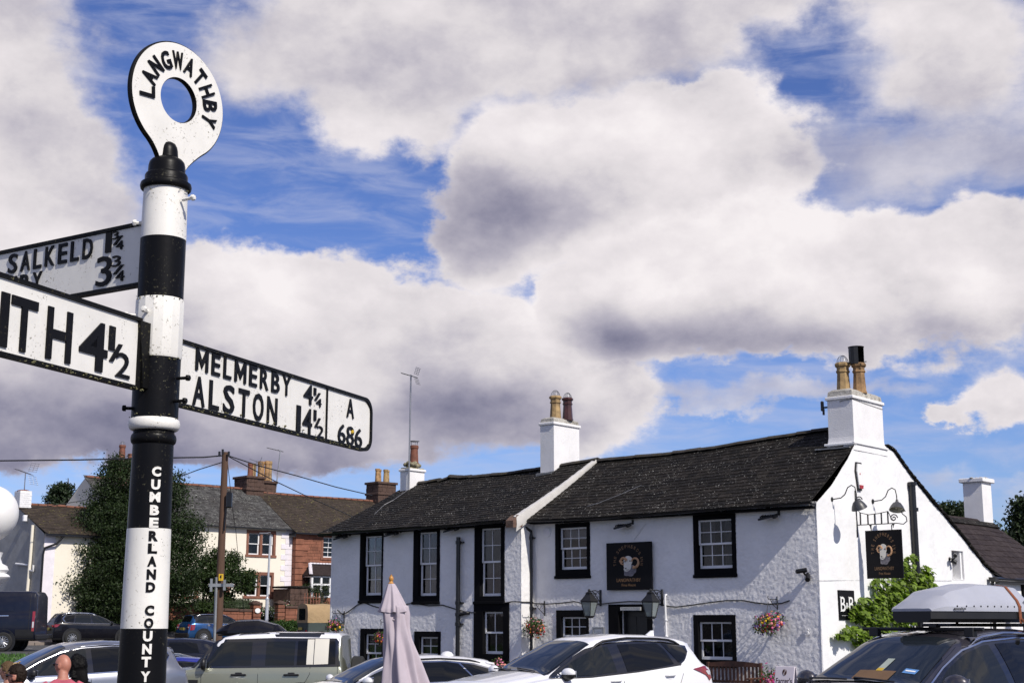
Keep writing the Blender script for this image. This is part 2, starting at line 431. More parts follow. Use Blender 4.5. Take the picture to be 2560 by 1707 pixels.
M['cement'] = mat('lichened_cement', (.42, .40, .36), .95, .25, dirt=1.2, dirtcol=(.07, .06, .03), ds=9, bump=.8, bs=35, bd=.02)
M['moss_cement'] = mat('mossy_cement', (.30, .27, .18), .95, .4, vs=8, dirt=1.6, dirtcol=(.06, .055, .025), ds=7, bump=1., bs=25, bd=.03)
M['redstone'] = mat('red_sandstone', (.215, .085, .05), .9, .3, vs=2.5, bump=.5, bs=30, bd=.012, isl=.2)
M['redstone_dark'] = mat('sooty_red_sandstone', (.085, .05, .038), .95, .5, vs=3.0, dirt=1.0, dirtcol=(.02, .018, .017), ds=3, bump=.6, bs=25, bd=.02)
M['redtrim'] = mat('red_sandstone_trim', (.20, .085, .055), .85, .2, vs=4, bump=.2, bs=30)
M['buffpot'] = mat('buff_fireclay', (.34, .23, .105), .75, .3, vs=5, dirt=1.2, dirtcol=(.10, .06, .03), ds=3)
M['soot_pot'] = mat('sooty_fireclay', (.34, .20, .09), .8, .5, vs=3, dirt=1.5, dirtcol=(.015, .012, .01), ds=2.5)
M['redpot'] = mat('red_terracotta', (.17, .06, .035), .75, .35, vs=4)
M['brownpot'] = mat('brown_glazed_clay', (.055, .02, .018), .35, .25, vs=4)
M['timber_pole'] = NT('weathered_pole_timber')
q = M['timber_pole']; p = q.pos(); f = q.noise(q.scale(p, (14, 14, .8)), 1.2, 8, .7)
q.set(Base_Color=q.mix(f, (.04, .021, .014), (.14, .078, .05)), Roughness=.9); q.bump(f, .6, .02); M['timber_pole'] = q.m
M['cable'] = mat('black_cable_sheath', (.012, .012, .013), .6, 0)
def slate_mat(name, c0, c1, lich=(.5, .49, .45), amount=.64, patch=None, ls=26.):
    q = NT(name); p = q.pos(); i = q.island(); f = q.noise(p, 6., 6, .65)
    c = q.mix(i, c0, c1); c = q.mix(q.rng(f, .35, .75), c, tuple(x * .5 for x in c0))
    if patch: c = q.mix(q.rng(q.noise(p, .8, 5, .65), .5, .7, 0, .8), c, patch)
    sp_ = q.math('MULTIPLY', q.rng(q.noise(p, ls, 3, .6), amount, amount + .05), q.rng(q.noise(p, 1.1, 3, .5), .38, .62, .15, 1.))
    c = q.mix(sp_, c, lich)
    q.set(Base_Color=c, Roughness=q.rng(f, .3, .7, .6, .9)); q.b.inputs['Specular IOR Level'].default_value = .12
    q.bump(q.noise(p, 45., 5, .6), .5, .006); return q.m
M['slate'] = slate_mat('dark_inn_slate', (.011, .010, .009), (.032, .027, .022), amount=.635, ls=19.)
M['deck'] = mat('roof_underlay', (.012, .011, .011), .95, 0)
M['slate_grey'] = slate_mat('grey_green_slate', (.05, .048, .047), (.135, .133, .128), (.30, .31, .27), .60, (.045, .04, .038), 9.)
M['slate_brown'] = slate_mat('brown_slate', (.045, .036, .029), (.078, .06, .047), (.16, .14, .06), .6, (.035, .026, .02), 6.)
M['slate_plum'] = slate_mat('plum_slate', (.034, .025, .025), (.055, .042, .040), (.22, .2, .19), .69)
def glass_pane(name, dark=.6):
    q = NT(name); q.t.nodes.remove(q.b)
    tr = q.n('ShaderNodeBsdfTransparent'); tr.inputs[0].default_value = (dark, dark, dark * 1.02, 1)
    gl = q.n('ShaderNodeBsdfGlossy'); gl.inputs['Roughness'].default_value = .02
    fr = q.n('ShaderNodeFresnel'); fr.inputs[0].default_value = 1.38
    b = q.n('ShaderNodeBump'); b.inputs['Strength'].default_value = .12; b.inputs['Distance'].default_value = .02; q.l(q.noise(q.pos(), 2.2, 2, .5), b.inputs['Height'])
    q.l(b.outputs[0], gl.inputs['Normal']); q.l(b.outputs[0], fr.inputs['Normal'])
    mx = q.n('ShaderNodeMixShader'); q.l(fr.outputs[0], mx.inputs[0]); q.l(tr.outputs[0], mx.inputs[1]); q.l(gl.outputs[0], mx.inputs[2]); q.l(mx.outputs[0], q.out.inputs[0])
    return q.m
M['pane'] = glass_pane('window_glass', .75)
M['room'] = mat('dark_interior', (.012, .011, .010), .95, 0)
M['curtain'] = mat('pale_curtain', (.17, .16, .145), .9, .2, vs=9)
M['blind'] = mat('cream_blind', (.5, .49, .46), .9, .05)
M['kneeler'] = mat('weathered_kneeler_sandstone', (.13, .075, .055), .95, .4, vs=6, dirt=1.4, bump=.7, bs=25, bd=.02)
# ------------------------------------------------------------------ the ground
def ground_z(x, y):
    x = np.asarray(x, float); y = np.asarray(y, float)
    v = y * .8 - x * .6
    z = np.interp(v, [-500, 26, 34, 42, 48, 56, 71.5, 73, 74.5, 76.5, 79, 82, 92, 140, 400, 4000], [0, 0, .25, .62, .78, .85, .88, .95, 1.35, 1.75, 2.4, 3.0, 3.3, 4, 6, 10])
    t = np.clip((-x + 1.0) / 6.0, 0, 1); t = t * t * (3 - 2 * t)
    return z - .27 * t * np.clip((50 - v) / 24, 0, 1)
def gz(x, y): return float(ground_z(x, y))
def sheet(name, xs, ys, fz, m, kind='structure', keep=None):
    X, Y = np.meshgrid(xs, ys, indexing='ij'); Z = fz(X, Y); V = np.stack([X, Y, Z], -1).reshape(-1, 3); a, b = X.shape
    I = np.arange(a * b).reshape(a, b); Q = np.stack([I[:-1, :-1], I[1:, :-1], I[1:, 1:], I[:-1, 1:]], -1).reshape(-1, 4)
    if keep is not None: Q = Q[keep(V[Q].mean(1))]
    return np_mesh(name, V, Q, m, kind=kind)
q = NT('worn_asphalt'); p = q.pos(); f = q.noise(p, .5, 6, .6); g = q.noise(p, 90, 3, .7)
q.set(Base_Color=q.mix(q.math('ADD', q.math('MULTIPLY', f, .6), q.math('MULTIPLY', g, .4)), (.03, .03, .031), (.085, .082, .08)), Roughness=.9); q.bump(g, .5, .006); M['asphalt'] = q.m
q = NT('lawn_turf'); p = q.pos(); f = q.noise(p, 1.2, 6, .65); q.set(Base_Color=q.mix(f, (.018, .045, .008), (.05, .10, .018)), Roughness=.9); q.bump(q.noise(p, 40, 4, .7), .9, .05); M['turf'] = q.m
M['grass'] = mat('grass_blade', (.045, .11, .014), .6, .4, vs=2, isl=.4)
M['paving'] = mat('concrete_paving', (.20, .165, .14), .9, .2, vs=2, bump=.3)
xs = np.concatenate([[-3000, -1200, -500, -250, -140], np.arange(-90, 60, 1.5), [80, 140, 260, 600, 1500, 3000]])
ys = np.concatenate([[-400, -100, -30], np.arange(-8, 120, 1.5), [140, 180, 260, 400, 800, 1600, 4500]])
sheet('ground', xs, ys, ground_z, M['asphalt'])
# the green beyond the parked cars, and the far road with its pavement
vv = lambda P: P[:, 1] * .8 - P[:, 0] * .6
keepg = lambda P: (vv(P) > 40) & (vv(P) < 52) & (P[:, 0] < -7.5) & (P[:, 0] > -60)
sheet('village_green', np.arange(-62, 0, .8), np.arange(20, 80, .8), lambda x, y: ground_z(x, y) + .03 + .03 * np.sin(x * 1.7) * np.sin(y * 1.3), M['turf'], keep=keepg)
GX = RNG.uniform(-34, -8, 60000); GY = RNG.uniform(30, 66, 60000)
ok = (GY * .8 - GX * .6 > 41) & (GY * .8 - GX * .6 < 51.6) & (GX > -.42 * GY - 1) & (GX < -.22 * GY); GX, GY = GX[ok][:22000], GY[ok][:22000]
n = len(GX); a = RNG.uniform(0, 6.28, n); h = RNG.uniform(.05, .13, n); base = np.stack([GX, GY, ground_z(GX, GY) + .03], -1)
d = np.stack([np.cos(a), np.sin(a), 0 * a], -1) * .03; tip = base + np.stack([RNG.normal(0, .03, n), RNG.normal(0, .03, n), h], -1)
V = np.concatenate([base - d, base + d, tip]); I = np.arange(n); 
go = np_mesh('grass', V, np.stack([I, I + n, I + 2 * n], -1), M['grass'], kind='stuff', sm=False); tag(go, 'short mown grass of the village green beside the road', 'grass')
keepp = lambda P: (vv(P) > 71.9) & (vv(P) < 73.4) & (P[:, 0] < 2) & (P[:, 0] > -70)
sheet('pavement', np.arange(-72, 6, .6), np.arange(20, 100, .6), lambda x, y: ground_z(x, y) + .11, M['paving'], keep=keepp)
def rk(v, s): # point from across/along coordinates of the far road
    return np.array([-.6 * v + .8 * s, .8 * v + .6 * s])
kb = MB()
for i in range(70):
    s0 = -30 + i * .92; c = rk(71.8, s0 + .45); kb.box((c[0], c[1], gz(*c) + .05), (.9, .14, .16), rz=math.atan2(.6, .8), ch=.015)
kb.build('kerb', M['paving'], kind='structure')
M['line'] = mat('white_road_paint', (.7, .7, .68), .7, .1)
lb = MB()
for i in range(12):
    s0 = -22 + i * 6; c = rk(64.0, s0); u = np.array([.8, .6]); w_ = np.array([-.6, .8]); 
    P = [c + u * a_ * 1.6 + w_ * b_ * .06 for a_, b_ in ((-1, -1), (1, -1), (1, 1), (-1, 1))]; lb.add([(x, y, gz(x, y) + .008) for x, y in P], [(0, 1, 2, 3)])
lb.build('road_marking', M['line'], kind='structure')
# ------------------------------------------------------------------ the inn
P0 = np.array([7.25158, 34.0, 0.0]); IR = -TH
def ip(lx, ly, z): return P0 + LX * lx + LY * ly + np.array([0, 0, z])
def onp(u, v, n, d, P=P0, X=LX, Y=LY):
    r = ray(u, v); t = (d - (_C - P) @ n) / (r @ n); q = _C + r * t - P
    return np.array([q @ X, q @ Y, q[2]])
KZ = .3871
def C4(x, y): return 700 + KZ * x, 1100 + KZ * y
def C5(x, y): return 1300 + KZ * x, 1100 + KZ * y
def C6(x, y): return 1900 + KZ * x, 1100 + KZ * y
def fac(uv, off=0.0): return onp(*uv, LY, off)       # local point on the front (or a plane parallel to it)
def gab(uv, off=0.0): return onp(*uv, LX, off)       # local point on the gable
inn = thing('inn', 'long white roughcast village inn with black window surrounds and dark slate roof', 'inn', P0, IR)
EX, EY, EZ = np.eye(3)

def fbm(shape, seed, octs):
    r = np.random.default_rng(seed); out = np.zeros(shape)
    for step, amp in octs:
        a, b = shape; ga, gb = int(a / step) + 3, int(b / step) + 3; g = r.random((ga, gb)) - .5
        x = np.arange(a) / step; y = np.arange(b) / step; i = x.astype(int); j = y.astype(int); fx = (x - i)[:, None]; fy = (y - j)[None, :]
        fx = fx * fx * (3 - 2 * fx); fy = fy * fy * (3 - 2 * fy)
        out += amp * ((g[np.ix_(i, j)] * (1 - fx) + g[np.ix_(i + 1, j)] * fx) * (1 - fy) + (g[np.ix_(i, j + 1)] * (1 - fx) + g[np.ix_(i + 1, j + 1)] * fx) * fy)
    return out
def rough_wall(name, O, U, N, x0, x1, z0, ztop, holes, step, octs, seed, m, parent, depth=0.35):
    """a wall sheet with real roughcast relief and real openings (reveals close it to the inside)"""
    O, U, N = map(A3, (O, U, N)); zt = max(ztop(x) for x in np.linspace(x0, x1, 40))
    def lines(a, b, ex):
        L = list(np.linspace(a, b, max(2, int(round((b - a) / step)) + 1)))
        L = [t for t in L if all(abs(t - e) > step * .45 for e in ex)] + [e for e in ex if a < e < b]
        return np.array(sorted(set([a, b] + L)))
    xs = lines(x0, x1, [h[0] for h in holes] + [h[1] for h in holes]); zs = lines(z0, zt, [h[2] for h in holes] + [h[3] for h in holes])
    X, Z = np.meshgrid(xs, zs, indexing='ij'); T = np.array([ztop(x) for x in xs])[:, None]; Zc = np.minimum(Z, T)
    D = fbm(X.shape, seed, octs)
    P = O + X[..., None] * U + Zc[..., None] * EZ + D[..., None] * N
    a, b = X.shape; I = np.arange(a * b).reshape(a, b); Q = np.stack([I[:-1, :-1], I[1:, :-1], I[1:, 1:], I[:-1, 1:]], -1).reshape(-1, 4)
    cx = ((X[:-1, :-1] + X[1:, 1:]) / 2).ravel(); cz = ((Z[:-1, :-1] + Z[1:, 1:]) / 2).ravel()
    k = (Z[:-1, :-1] < np.broadcast_to(np.maximum(T[:-1], T[1:]), (a - 1, b - 1))).ravel()
    for h in holes: k &= ~((cx > h[0]) & (cx < h[1]) & (cz > h[2]) & (cz < h[3]))
    if np.cross(U, EZ) @ N < 0: Q = Q[:, ::-1]
    return np_mesh(name, P.reshape(-1, 3), Q[k], m, parent)

# --- openings measured off the photograph: surround corners, sash corners, panes across, panes per sash
WIN = [  # frame, surround tl, br, sash tl, br, wall offset, cols, top rows, bottom rows, interior
    (C4, (521, 585), (662, 1040), (563, 622), (652, 1000), -.5, 2, 2, 2, 'curtain'),
    (C4, (865, 565), (1030, 1047), (914, 597), (1008, 1003), -.5, 2, 2, 2, 'lace'),
    (C4, (1258, 535), (1450, 1045), (1312, 572), (1424, 1005), -.5, 2, 2, 2, 'curtain'),
    (C4, (1253, 1052), (1480, 1432), (1330, 1107), (1438, 1380), -.5, 2, 1, 1, 'dark'),
    (C4, (521, 1215), (668, 1560), (566, 1250), (652, 1500), -.5, 2, 2, 2, 'dark'),
    (C4, (869, 1233), (1036, 1560), (919, 1268), (1016, 1500), -.5, 2, 2, 2, 'curtain'),
    (C5, (228, 540), (455, 878), (270, 568), (430, 832), 0., 3, 2, 2, 'blind'),
    (C5, (1117, 480), (1403, 870), (1157, 518), (1370, 825), 0., 3, 2, 2, 'curtain'),
    (C5, (235, 1097), (446, 1430), (283, 1140), (428, 1390), 0., 3, 2, 2, 'dark'),
    (C5, (1120, 1127), (1403, 1455), (1168, 1172), (1370, 1418), 0., 3, 1, 1, 'dark')]
REC = .11
UNIT = MB().box((0, 0, 0), (1, .006, 1)).mesh('pane', M['pane'])
def sash_window(parent, O, X, N, x0, x1, z0, z1, cols, rt, rb, inside, m_frame='white_wood', fw=.05, bar=.02, mid=None, group=None):
    """two sliding sashes set back in an opening; O origin, X along, N outward; returns the list of parts made"""
    O, X, N = map(A3, (O, X, N)); R = np.stack([X, -N, EZ], 1); mid = mid or (z0 + z1) / 2
    loc = lambda x, d, z: O + X * x - N * d + EZ * z
    def bar_(mb, xa, xb, za, zb, d, t): mb.box(loc((xa + xb) / 2, d, (za + zb) / 2), (xb - xa, t, zb - za), R=R, ch=.004)
    pieces = []
    for k, (za, zb, rows, d) in enumerate(((mid - .02, z1, rt, REC - .02), (z0, mid + .02, rb, REC + .025))):
        mb = MB(); bt = .05 if k == 0 else .075
        bar_(mb, x0, x0 + fw, za, zb, d, .04); bar_(mb, x1 - fw, x1, za, zb, d, .04); bar_(mb, x0 + fw, x1 - fw, zb - .045, zb, d, .038); bar_(mb, x0 + fw, x1 - fw, za, za + bt, d, .038)
        gx0, gx1, gz0, gz1 = x0 + fw, x1 - fw, za + bt, zb - .045; cw = (gx1 - gx0) / cols; rh = (gz1 - gz0) / rows
        for c in range(1, cols): bar_(mb, gx0 + c * cw - bar / 2, gx0 + c * cw + bar / 2, gz0, gz1, d, .03)
        for r in range(1, rows): bar_(mb, gx0, gx1, gz0 + r * rh - bar / 2, gz0 + r * rh + bar / 2, d, .028)
        s = mb.build('sash', M[m_frame], parent, 40); pieces.append(s)
        for c in range(cols):
            for r in range(rows):
                o = bpy.data.objects.new('pane', UNIT); COL.objects.link(o); o.parent = parent
                p_ = loc(gx0 + (c + .5) * cw, d + .004, gz0 + (r + .5) * rh); mt = Matrix.Identity(4)
                mt.col[0][:3] = X * (cw - bar * .6); mt.col[1][:3] = -N; mt.col[2][:3] = EZ * (rh - bar * .6); mt.col[3][:3] = p_
                o.matrix_local = mt; pieces.append(o)
    return pieces
def curtain(parent, O, X, N, x0, x1, z0, z1, kind):
    O, X, N = map(A3, (O, X, N)); mb = MB(); d = REC + .16
    if kind == 'dark': return
    if kind == 'blind':
        mb.prism([(x0, z0 + (z1 - z0) * .72), (x1, z0 + (z1 - z0) * .72), (x1, z1), (x0, z1)], O - N * d, X, EZ, N, .01); mb.build('blind', M['blind'], parent); return
    spans = [(x0 - .05, x0 + (x1 - x0) * .36), (x1 - (x1 - x0) * .36, x1 + .05)] if kind == 'curtain' else [(x0, x1)]
    for a, b in spans:
        t = np.linspace(0, 1, 40); P = []
        for z in np.linspace(z0, z1, 6): P.append([O + X * (a + (b - a) * q_) - N * (d + .025 * math.sin(q_ * 40 + z)) + EZ * z for q_ in t])
        mb.grid(P)
    mb.build('curtain', M['curtain'], parent, 180)
HR, HL = [], []
def inn_window(W_):
    Cx, stl, sbr, atl, abr, off, cols, rt, rb, inside = W_
    a = fac(Cx(*stl), off); b = fac(Cx(*sbr), off); X0, X1, Z0, Z1 = a[0], b[0], b[2], a[2]
    sl = fac(Cx(*atl), off + REC); sr = fac(Cx(*abr), off); x0 = sl[0]; x1 = min(sr[0] + .02, X1 - .06)
    z1 = fac(Cx(*atl), off + REC)[2]; z0 = fac(Cx(*abr), off + REC)[2]; z1 = min(z1, Z1 - .03)
    (HR if off == 0 else HL).append((X0 + .03, X1 - .03, max(Z0 + .03, -.25), min(Z1 - .03, 4.62)))
    mb = MB(); t = off - .022; d1 = off + .30
    for (p, q, r, s) in ((X0, x0, Z0, Z1), (x1, X1, Z0, Z1), (x0, x1, Z0, z0), (x0, x1, z1, Z1)):
        mb.bb(p, q, t, d1, r, s, ch=.006)
    mb.bb(X0 - .015, X1 + .015, off - .06, off + .02, Z0 - .05, Z0 + .03, ch=.008)       # stone sill, painted like the rest
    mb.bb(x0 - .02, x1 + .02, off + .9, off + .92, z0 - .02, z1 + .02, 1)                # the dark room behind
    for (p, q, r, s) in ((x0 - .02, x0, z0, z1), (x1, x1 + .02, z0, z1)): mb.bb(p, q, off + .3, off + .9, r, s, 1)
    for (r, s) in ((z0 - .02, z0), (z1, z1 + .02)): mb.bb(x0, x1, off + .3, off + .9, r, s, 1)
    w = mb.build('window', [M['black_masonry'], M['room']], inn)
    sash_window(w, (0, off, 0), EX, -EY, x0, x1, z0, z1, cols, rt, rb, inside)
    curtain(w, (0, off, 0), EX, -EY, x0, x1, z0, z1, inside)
for W_ in WIN: inn_window(W_)
# door: black painted surround, recessed panelled door with a small plate over it
a = fac(C5(572, 1060)); b = fac(C5(865, 1600)); dx0, dx1, dz1 = a[0], b[0], a[2]
i0 = fac(C5(668, 1100), .2)[0]; i1 = fac(C5(822, 1100), 0)[0]
HR.append((dx0 + .03, dx1 - .03, -.25, dz1 - .03))
mb = MB(); mb.bb(dx0, i0, -.025, .3, -.2, dz1, ch=.006).bb(i1, dx1, -.025, .3, -.2, dz1, ch=.006).bb(i0, i1, -.025, .3, dz1 - .17, dz1, ch=.006)
dr = mb.build('door_surround', M['black_masonry'], inn)
mb = MB(); mb.bb(i0, i1, .22, .27, 0, dz1 - .17)
for zz in ((.15, .75), (.9, 1.45), (1.55, 2.1)):
    for xx in ((i0 + .1, (i0 + i1) / 2 - .04), ((i0 + i1) / 2 + .04, i1 - .1)): mb.bb(*xx, .205, .22, *zz, ch=.01)
dd = mb.build('door', M['black'], inn); MB().tube([(i1 - .09, .2, 1.0), (i1 - .09, .15, 1.02), (i1 - .09, .15, 1.18), (i1 - .09, .2, 1.2)], .012).build('handle', M['buffpot'], dd)
MB().bb(i0 - .03, i0 + .012, .15, .2, 0, dz1 - .17).build('door_edge_trim', M['white_wood'], inn)
pl = fac(C5(650, 1077), -.03); pr = fac(C5(782, 1098), -.03)
mb = MB(); mb.bb(pl[0], pr[0], -.045, -.025, pr[2], pl[2]); 
for k in range(2):
    n_ = 26; w_ = (pr[0] - pl[0] - .06)
    text(mb, ('The Shepherds Inn licensed to', 'sell intoxicating liquor and spirits')[k], (pl[0] + .03, -.047, pl[2] - .035 - k * .04), EX, EZ, -EY, w_, .022, 1, .0, .002)
tag_o = mb.build('licence_plate', [mat('aged_white_plate', (.55, .55, .53), .5), M['black']], None); tag_o.location = P0; tag_o.rotation_euler = (0, 0, IR); tag(tag_o, 'small white licensee plate fixed over the black inn door', 'sign')

SZ = .030
rough_wall('front_wall', (0, 0, 0), EX, -EY, -8.72, 0.0, -.3, lambda x: 4.78, HR, SZ, ((1.0, .012), (1.9, .008), (6, .003), (60, .03)), 3, M['white_wall'], inn)
rough_wall('front_wall', (0, -.5, 0), EX, -EY, -16.28, -8.72, -.3, lambda x: 4.76, HL, SZ, ((1.0, .010), (1.9, .008), (7, .004), (60, .03)), 4, M['white_wall'], inn)
rough_wall('return_wall', (-8.72, 0, 0), EY, EX, -.5, .02, -.3, lambda x: 4.85, [], SZ, ((1.2, .007), (2.6, .009)), 5, M['white_wall'], inn)
GP = [(-.02, 4.74), (.8, 5.22), (1.63, 5.86), (2.13, 6.33), (2.3, 6.42), (3.9, 6.46), (4.34, 6.355), (5.22, 5.85), (6.6, 5.18), (7.62, 4.73), (8.77, 4.18), (9.9, 3.6), (10.77, 3.3)]
gy = [p_[0] for p_ in GP]; gzv = [p_[1] for p_ in GP]
wl = gab(C6(1237, 710)); wr = gab(C6(1323, 900)); GH = (wl[1], wr[1], wr[2], wl[2])
rough_wall('gable_wall', (0, 0, 0), EY, EX, -.005, 10.77, -.3, lambda y: float(np.interp(y, gy, gzv)), [GH], .04, ((1.2, .005), (2.6, .006), (12, .02), (50, .05)), 6, M['white_smooth'], inn)
# far gable and back, plain
mb = MB(); mb.prism([(-.5, -.3), (8.5, -.3), (8.5, 4.2), (3.0, 6.3), (-.5, 4.75)], (-16.28, 0, 0), EY, EZ, EX, .05); mb.bb(-16.23, -.05, 8.4, 8.5, -.3, 4.2); mb.build('back_wall', M['white_smooth'], inn)
# gable window, recessed deep
gw = MB(); y0, y1, z0, z1 = GH
for (p, q, r, s) in ((y0 - .02, y0, z0, z1), (y1, y1 + .02, z0, z1), (y0, y1, z0 - .02, z0), (y0, y1, z1, z1 + .02)): gw.bb(-.42, -.003, p, q, r, s)
gw.bb(-1.2, -1.18, y0 - .1, y1 + .1, z0 - .1, z1 + .1, 1)
gwo = gw.build('window', [M['white_wall'], M['room']], inn)
REC_ = REC; REC = .30
sash_window(gwo, (0, 0, 0), EY, EX, y0, y1, z0, z1, 1, 1, 1, 'dark'); REC = REC_

# --- roofs
def slates(roof, P, A, B, ex, wd, nind, m, seed, skip=None, th=.012, jit=.012, lift=.012):
    r = random.Random(seed); fr = []; eps = .05
    rows = int(B / ex)
    for i in range(rows + 1):
        b = min(i * ex, B - .02); a = -(wd * .5 if i % 2 else 0) + r.uniform(0, .04)
        while a < A:
            w = wd * r.uniform(.86, 1.14); l_, r2 = max(a, 0), min(a + w, A); a += w; w = r2 - l_; ac = (l_ + r2) / 2
            if w < .07 or (skip and skip(ac, b)): continue
            p = P(ac, b); u = unit(P(ac + eps, b) - P(ac - eps, b)); vv_ = unit(P(ac, min(b + eps, B)) - P(ac, max(b - eps, 0))); n = unit(np.cross(u, vv_))
            if n[2] < 0: n = -n; u = -u
            vv_ = np.cross(n, u)
            tilt = lift / ex + r.uniform(-.012, .02); v2 = unit(vv_ - n * tilt); n2 = np.cross(u, v2); rot = r.uniform(-jit, jit)
            u2 = u * math.cos(rot) + v2 * math.sin(rot); v3 = np.cross(n2, u2)
            L = ex * 1.55; c = p + v2 * (L / 2 - ex * .35 + r.uniform(-.006, .006)) + n2 * (lift + th / 2 + r.uniform(0, .004)); fr.append((c, u2 * (w - .007), v3 * L, n2 * th))
    Wm = np.array(roof_world(roof)); fr.sort(key=lambda f: np.linalg.norm(Wm[:3, :3] @ f[0] + Wm[:3, 3] - _C))
    sm = MB().box((0, 0, 0), (1, 1, 1)).mesh('slate', M[m])
    for c, u, v, n in fr[:nind]:
        o = bpy.data.objects.new('slate', sm); COL.objects.link(o); o.parent = roof; mt = Matrix.Identity(4)
        for k, q in enumerate((u, v, n, c)): mt.col[k][:3] = q
        o.matrix_local = mt
    if len(fr) > nind:
        S = np.array([(x, y, z) for x in (-.5, .5) for y in (-.5, .5) for z in (-.5, .5)]); Q = np.array([(0, 1, 3, 2), (4, 6, 7, 5), (0, 4, 5, 1), (2, 3, 7, 6), (0, 2, 6, 4), (1, 5, 7, 3)])
        Fm = np.array([[u, v, n] for c, u, v, n in fr[nind:]]); Cc = np.array([f[0] for f in fr[nind:]])
        V = np.einsum('kj,njd->nkd', S, Fm) + Cc[:, None]; k = len(Cc)
        np_mesh('slates', V.reshape(-1, 3), (Q[None] + 8 * np.arange(k)[:, None, None]).reshape(-1, 4), M[m], roof, sm=False, kind='stuff')
def roof_world(o):
    m = Matrix.Identity(4)
    while o is not None:
        m = (Matrix.Translation(o.location) @ o.rotation_euler.to_matrix().to_4x4()) @ m; o = o.parent
    return m
ip_ = lambda x, L: float(np.interp(x, [l[0] for l in L], [l[1] for l in L]))
R_E = [(-8.75, 4.73), (-6.5, 4.69), (-3, 4.73), (.05, 4.77)]; R_R = [(-8.75, 6.60), (-6.42, 6.61), (-4.8, 6.66), (-3.39, 6.76), (-1.5, 6.86), (.05, 6.93)]
L_E = [(-16.5, 4.64), (-15, 4.665), (-12, 4.66), (-8.66, 4.71)]; L_R = [(-16.5, 6.33), (-15.6, 6.39), (-14.7, 6.43), (-14.3, 6.50), (-13.9, 6.45), (-12.3, 6.43), (-10.8, 6.49), (-9.9, 6.55), (-8.66, 6.63)]
def RP(a, b):
    x = -a + .04; x = min(x, -.08) if b > 2.78 else x; e = np.array([x, -.30, ip_(x, R_E)]); r_ = np.array([x, 3.0, ip_(x, R_R)]); t = b / RB; s = .02 * math.sin(t * 3.14) ; return e + (r_ - e) * t - EZ * s
def LP(a, b):
    x = -a - 8.68; e = np.array([x, -.82, ip_(x, L_E)]); r_ = np.array([x, 2.9, ip_(x, L_R)]); t = b / LB; return e + (r_ - e) * t - EZ * (.05 * math.sin(t * 3.14) + .012 * math.sin(x * 2.1))
RB, LB = 3.86, 4.12
def deck(name, P, A, B, na, nb, m='deck', parent=inn):
    G = [[P(A * i / na, B * j / nb) for j in range(nb + 1)] for i in range(na + 1)]; mb = MB().grid(G); 
    return mb.build(name, M[m], parent, 60)
rr = deck('roof', RP, 8.74, RB, 30, 8); lr = deck('roof', LP, 7.78, LB, 30, 8)
slates(rr, RP, 8.74, RB, .195, .30, 170, 'slate', 1, skip=lambda a, b: b > 2.6 and a < .3)
slates(lr, LP, 7.78, LB, .195, .30, 130, 'slate', 2)
# back slopes
mb = MB()
xsr = np.linspace(-8.7, -.04, 12); mb.grid([[(x, 3.0, ip_(x, R_R)), (x, 4.34, 6.34), (x, 6.6, 5.16), (x, 8.77, 4.15), (x, 10.4, 3.35)] for x in xsr])
mb.grid([[(x, 2.9, ip_(x, L_R)), (x, 8.6, 4.1)] for x in np.linspace(-16.45, -8.7, 12)]); mb.build('back_roof', M['deck'], inn)
# verge slates along the back slope of the gable
vs = MB().box((0, 0, 0), (1, 1, 1)).mesh('verge_slate', M['slate']); pts = [(4.1, 6.50)] + [p_ for p_ in GP if p_[0] > 4.2]
for i in range(30):
    y = 4.05 + i * .228; z = float(np.interp(y, gy, gzv)); z2 = float(np.interp(y + .1, gy, gzv)); sl = math.atan2(z2 - z, .1)
    o = bpy.data.objects.new('verge_slate', vs); COL.objects.link(o); o.parent = inn
    o.matrix_local = Matrix.Translation((-.06, y, z + .045 + rnd.uniform(0, .015))) @ Matrix.Rotation(sl + .08 + rnd.uniform(-.04, .04), 4, 'X') @ Matrix.Diagonal((.28, .27, .03, 1))
# ridge tiles: short overlapping saddles of stone
rg = MB()
for i in range(9):
    a = 2 * math.pi * 0; 
def ridge_unit():
    m = MB(); P = []
    for x in (-.5, .5): P.append([(x, .17 * math.cos(t), .11 * math.sin(t) - .02) for t in np.linspace(0.15, math.pi - .15, 7)])
    m.grid(P); P2 = [[(x, .14 * math.cos(t), .08 * math.sin(t) - .03) for t in np.linspace(0.15, math.pi - .15, 7)] for x in (-.5, .5)]
    m.grid(P2, flip=True)
    for s_ in (0, 1): m.add(P[s_] + P2[s_], [(j, j + 1, 7 + j + 1, 7 + j) for j in range(6)])
    return m.mesh('ridge_tile', mat('mossy_ridge_stone', (.035, .031, .027), .95, .5, vs=3, dirt=.9, dirtcol=(.06, .05, .02), ds=4, bump=.7, bs=30, bd=.02), 50)
RU = ridge_unit()
def ridge(parent, x0, x1, y, L, step=.42):
    n = int(abs(x1 - x0) / step)
    for i in range(n):
        x = x0 + (x1 - x0) * (i + .5) / n; z = ip_(x, L); z2 = ip_(x + .1, L); o = bpy.data.objects.new('ridge_tile', RU); COL.objects.link(o); o.parent = parent
        o.matrix_local = Matrix.Translation((x, y, z + rnd.uniform(-.01, .012))) @ Matrix.Rotation(-math.atan2(z2 - z, .1) + rnd.uniform(-.03, .03), 4, 'Y') @ Matrix.Diagonal((step * 1.06, 1, 1, 1))
ridge(rr, -8.6, -.72, 3.0, R_R); ridge(lr, -15.8, -10.45, 2.9, L_R); ridge(lr, -9.9, -8.6, 2.9, L_R)
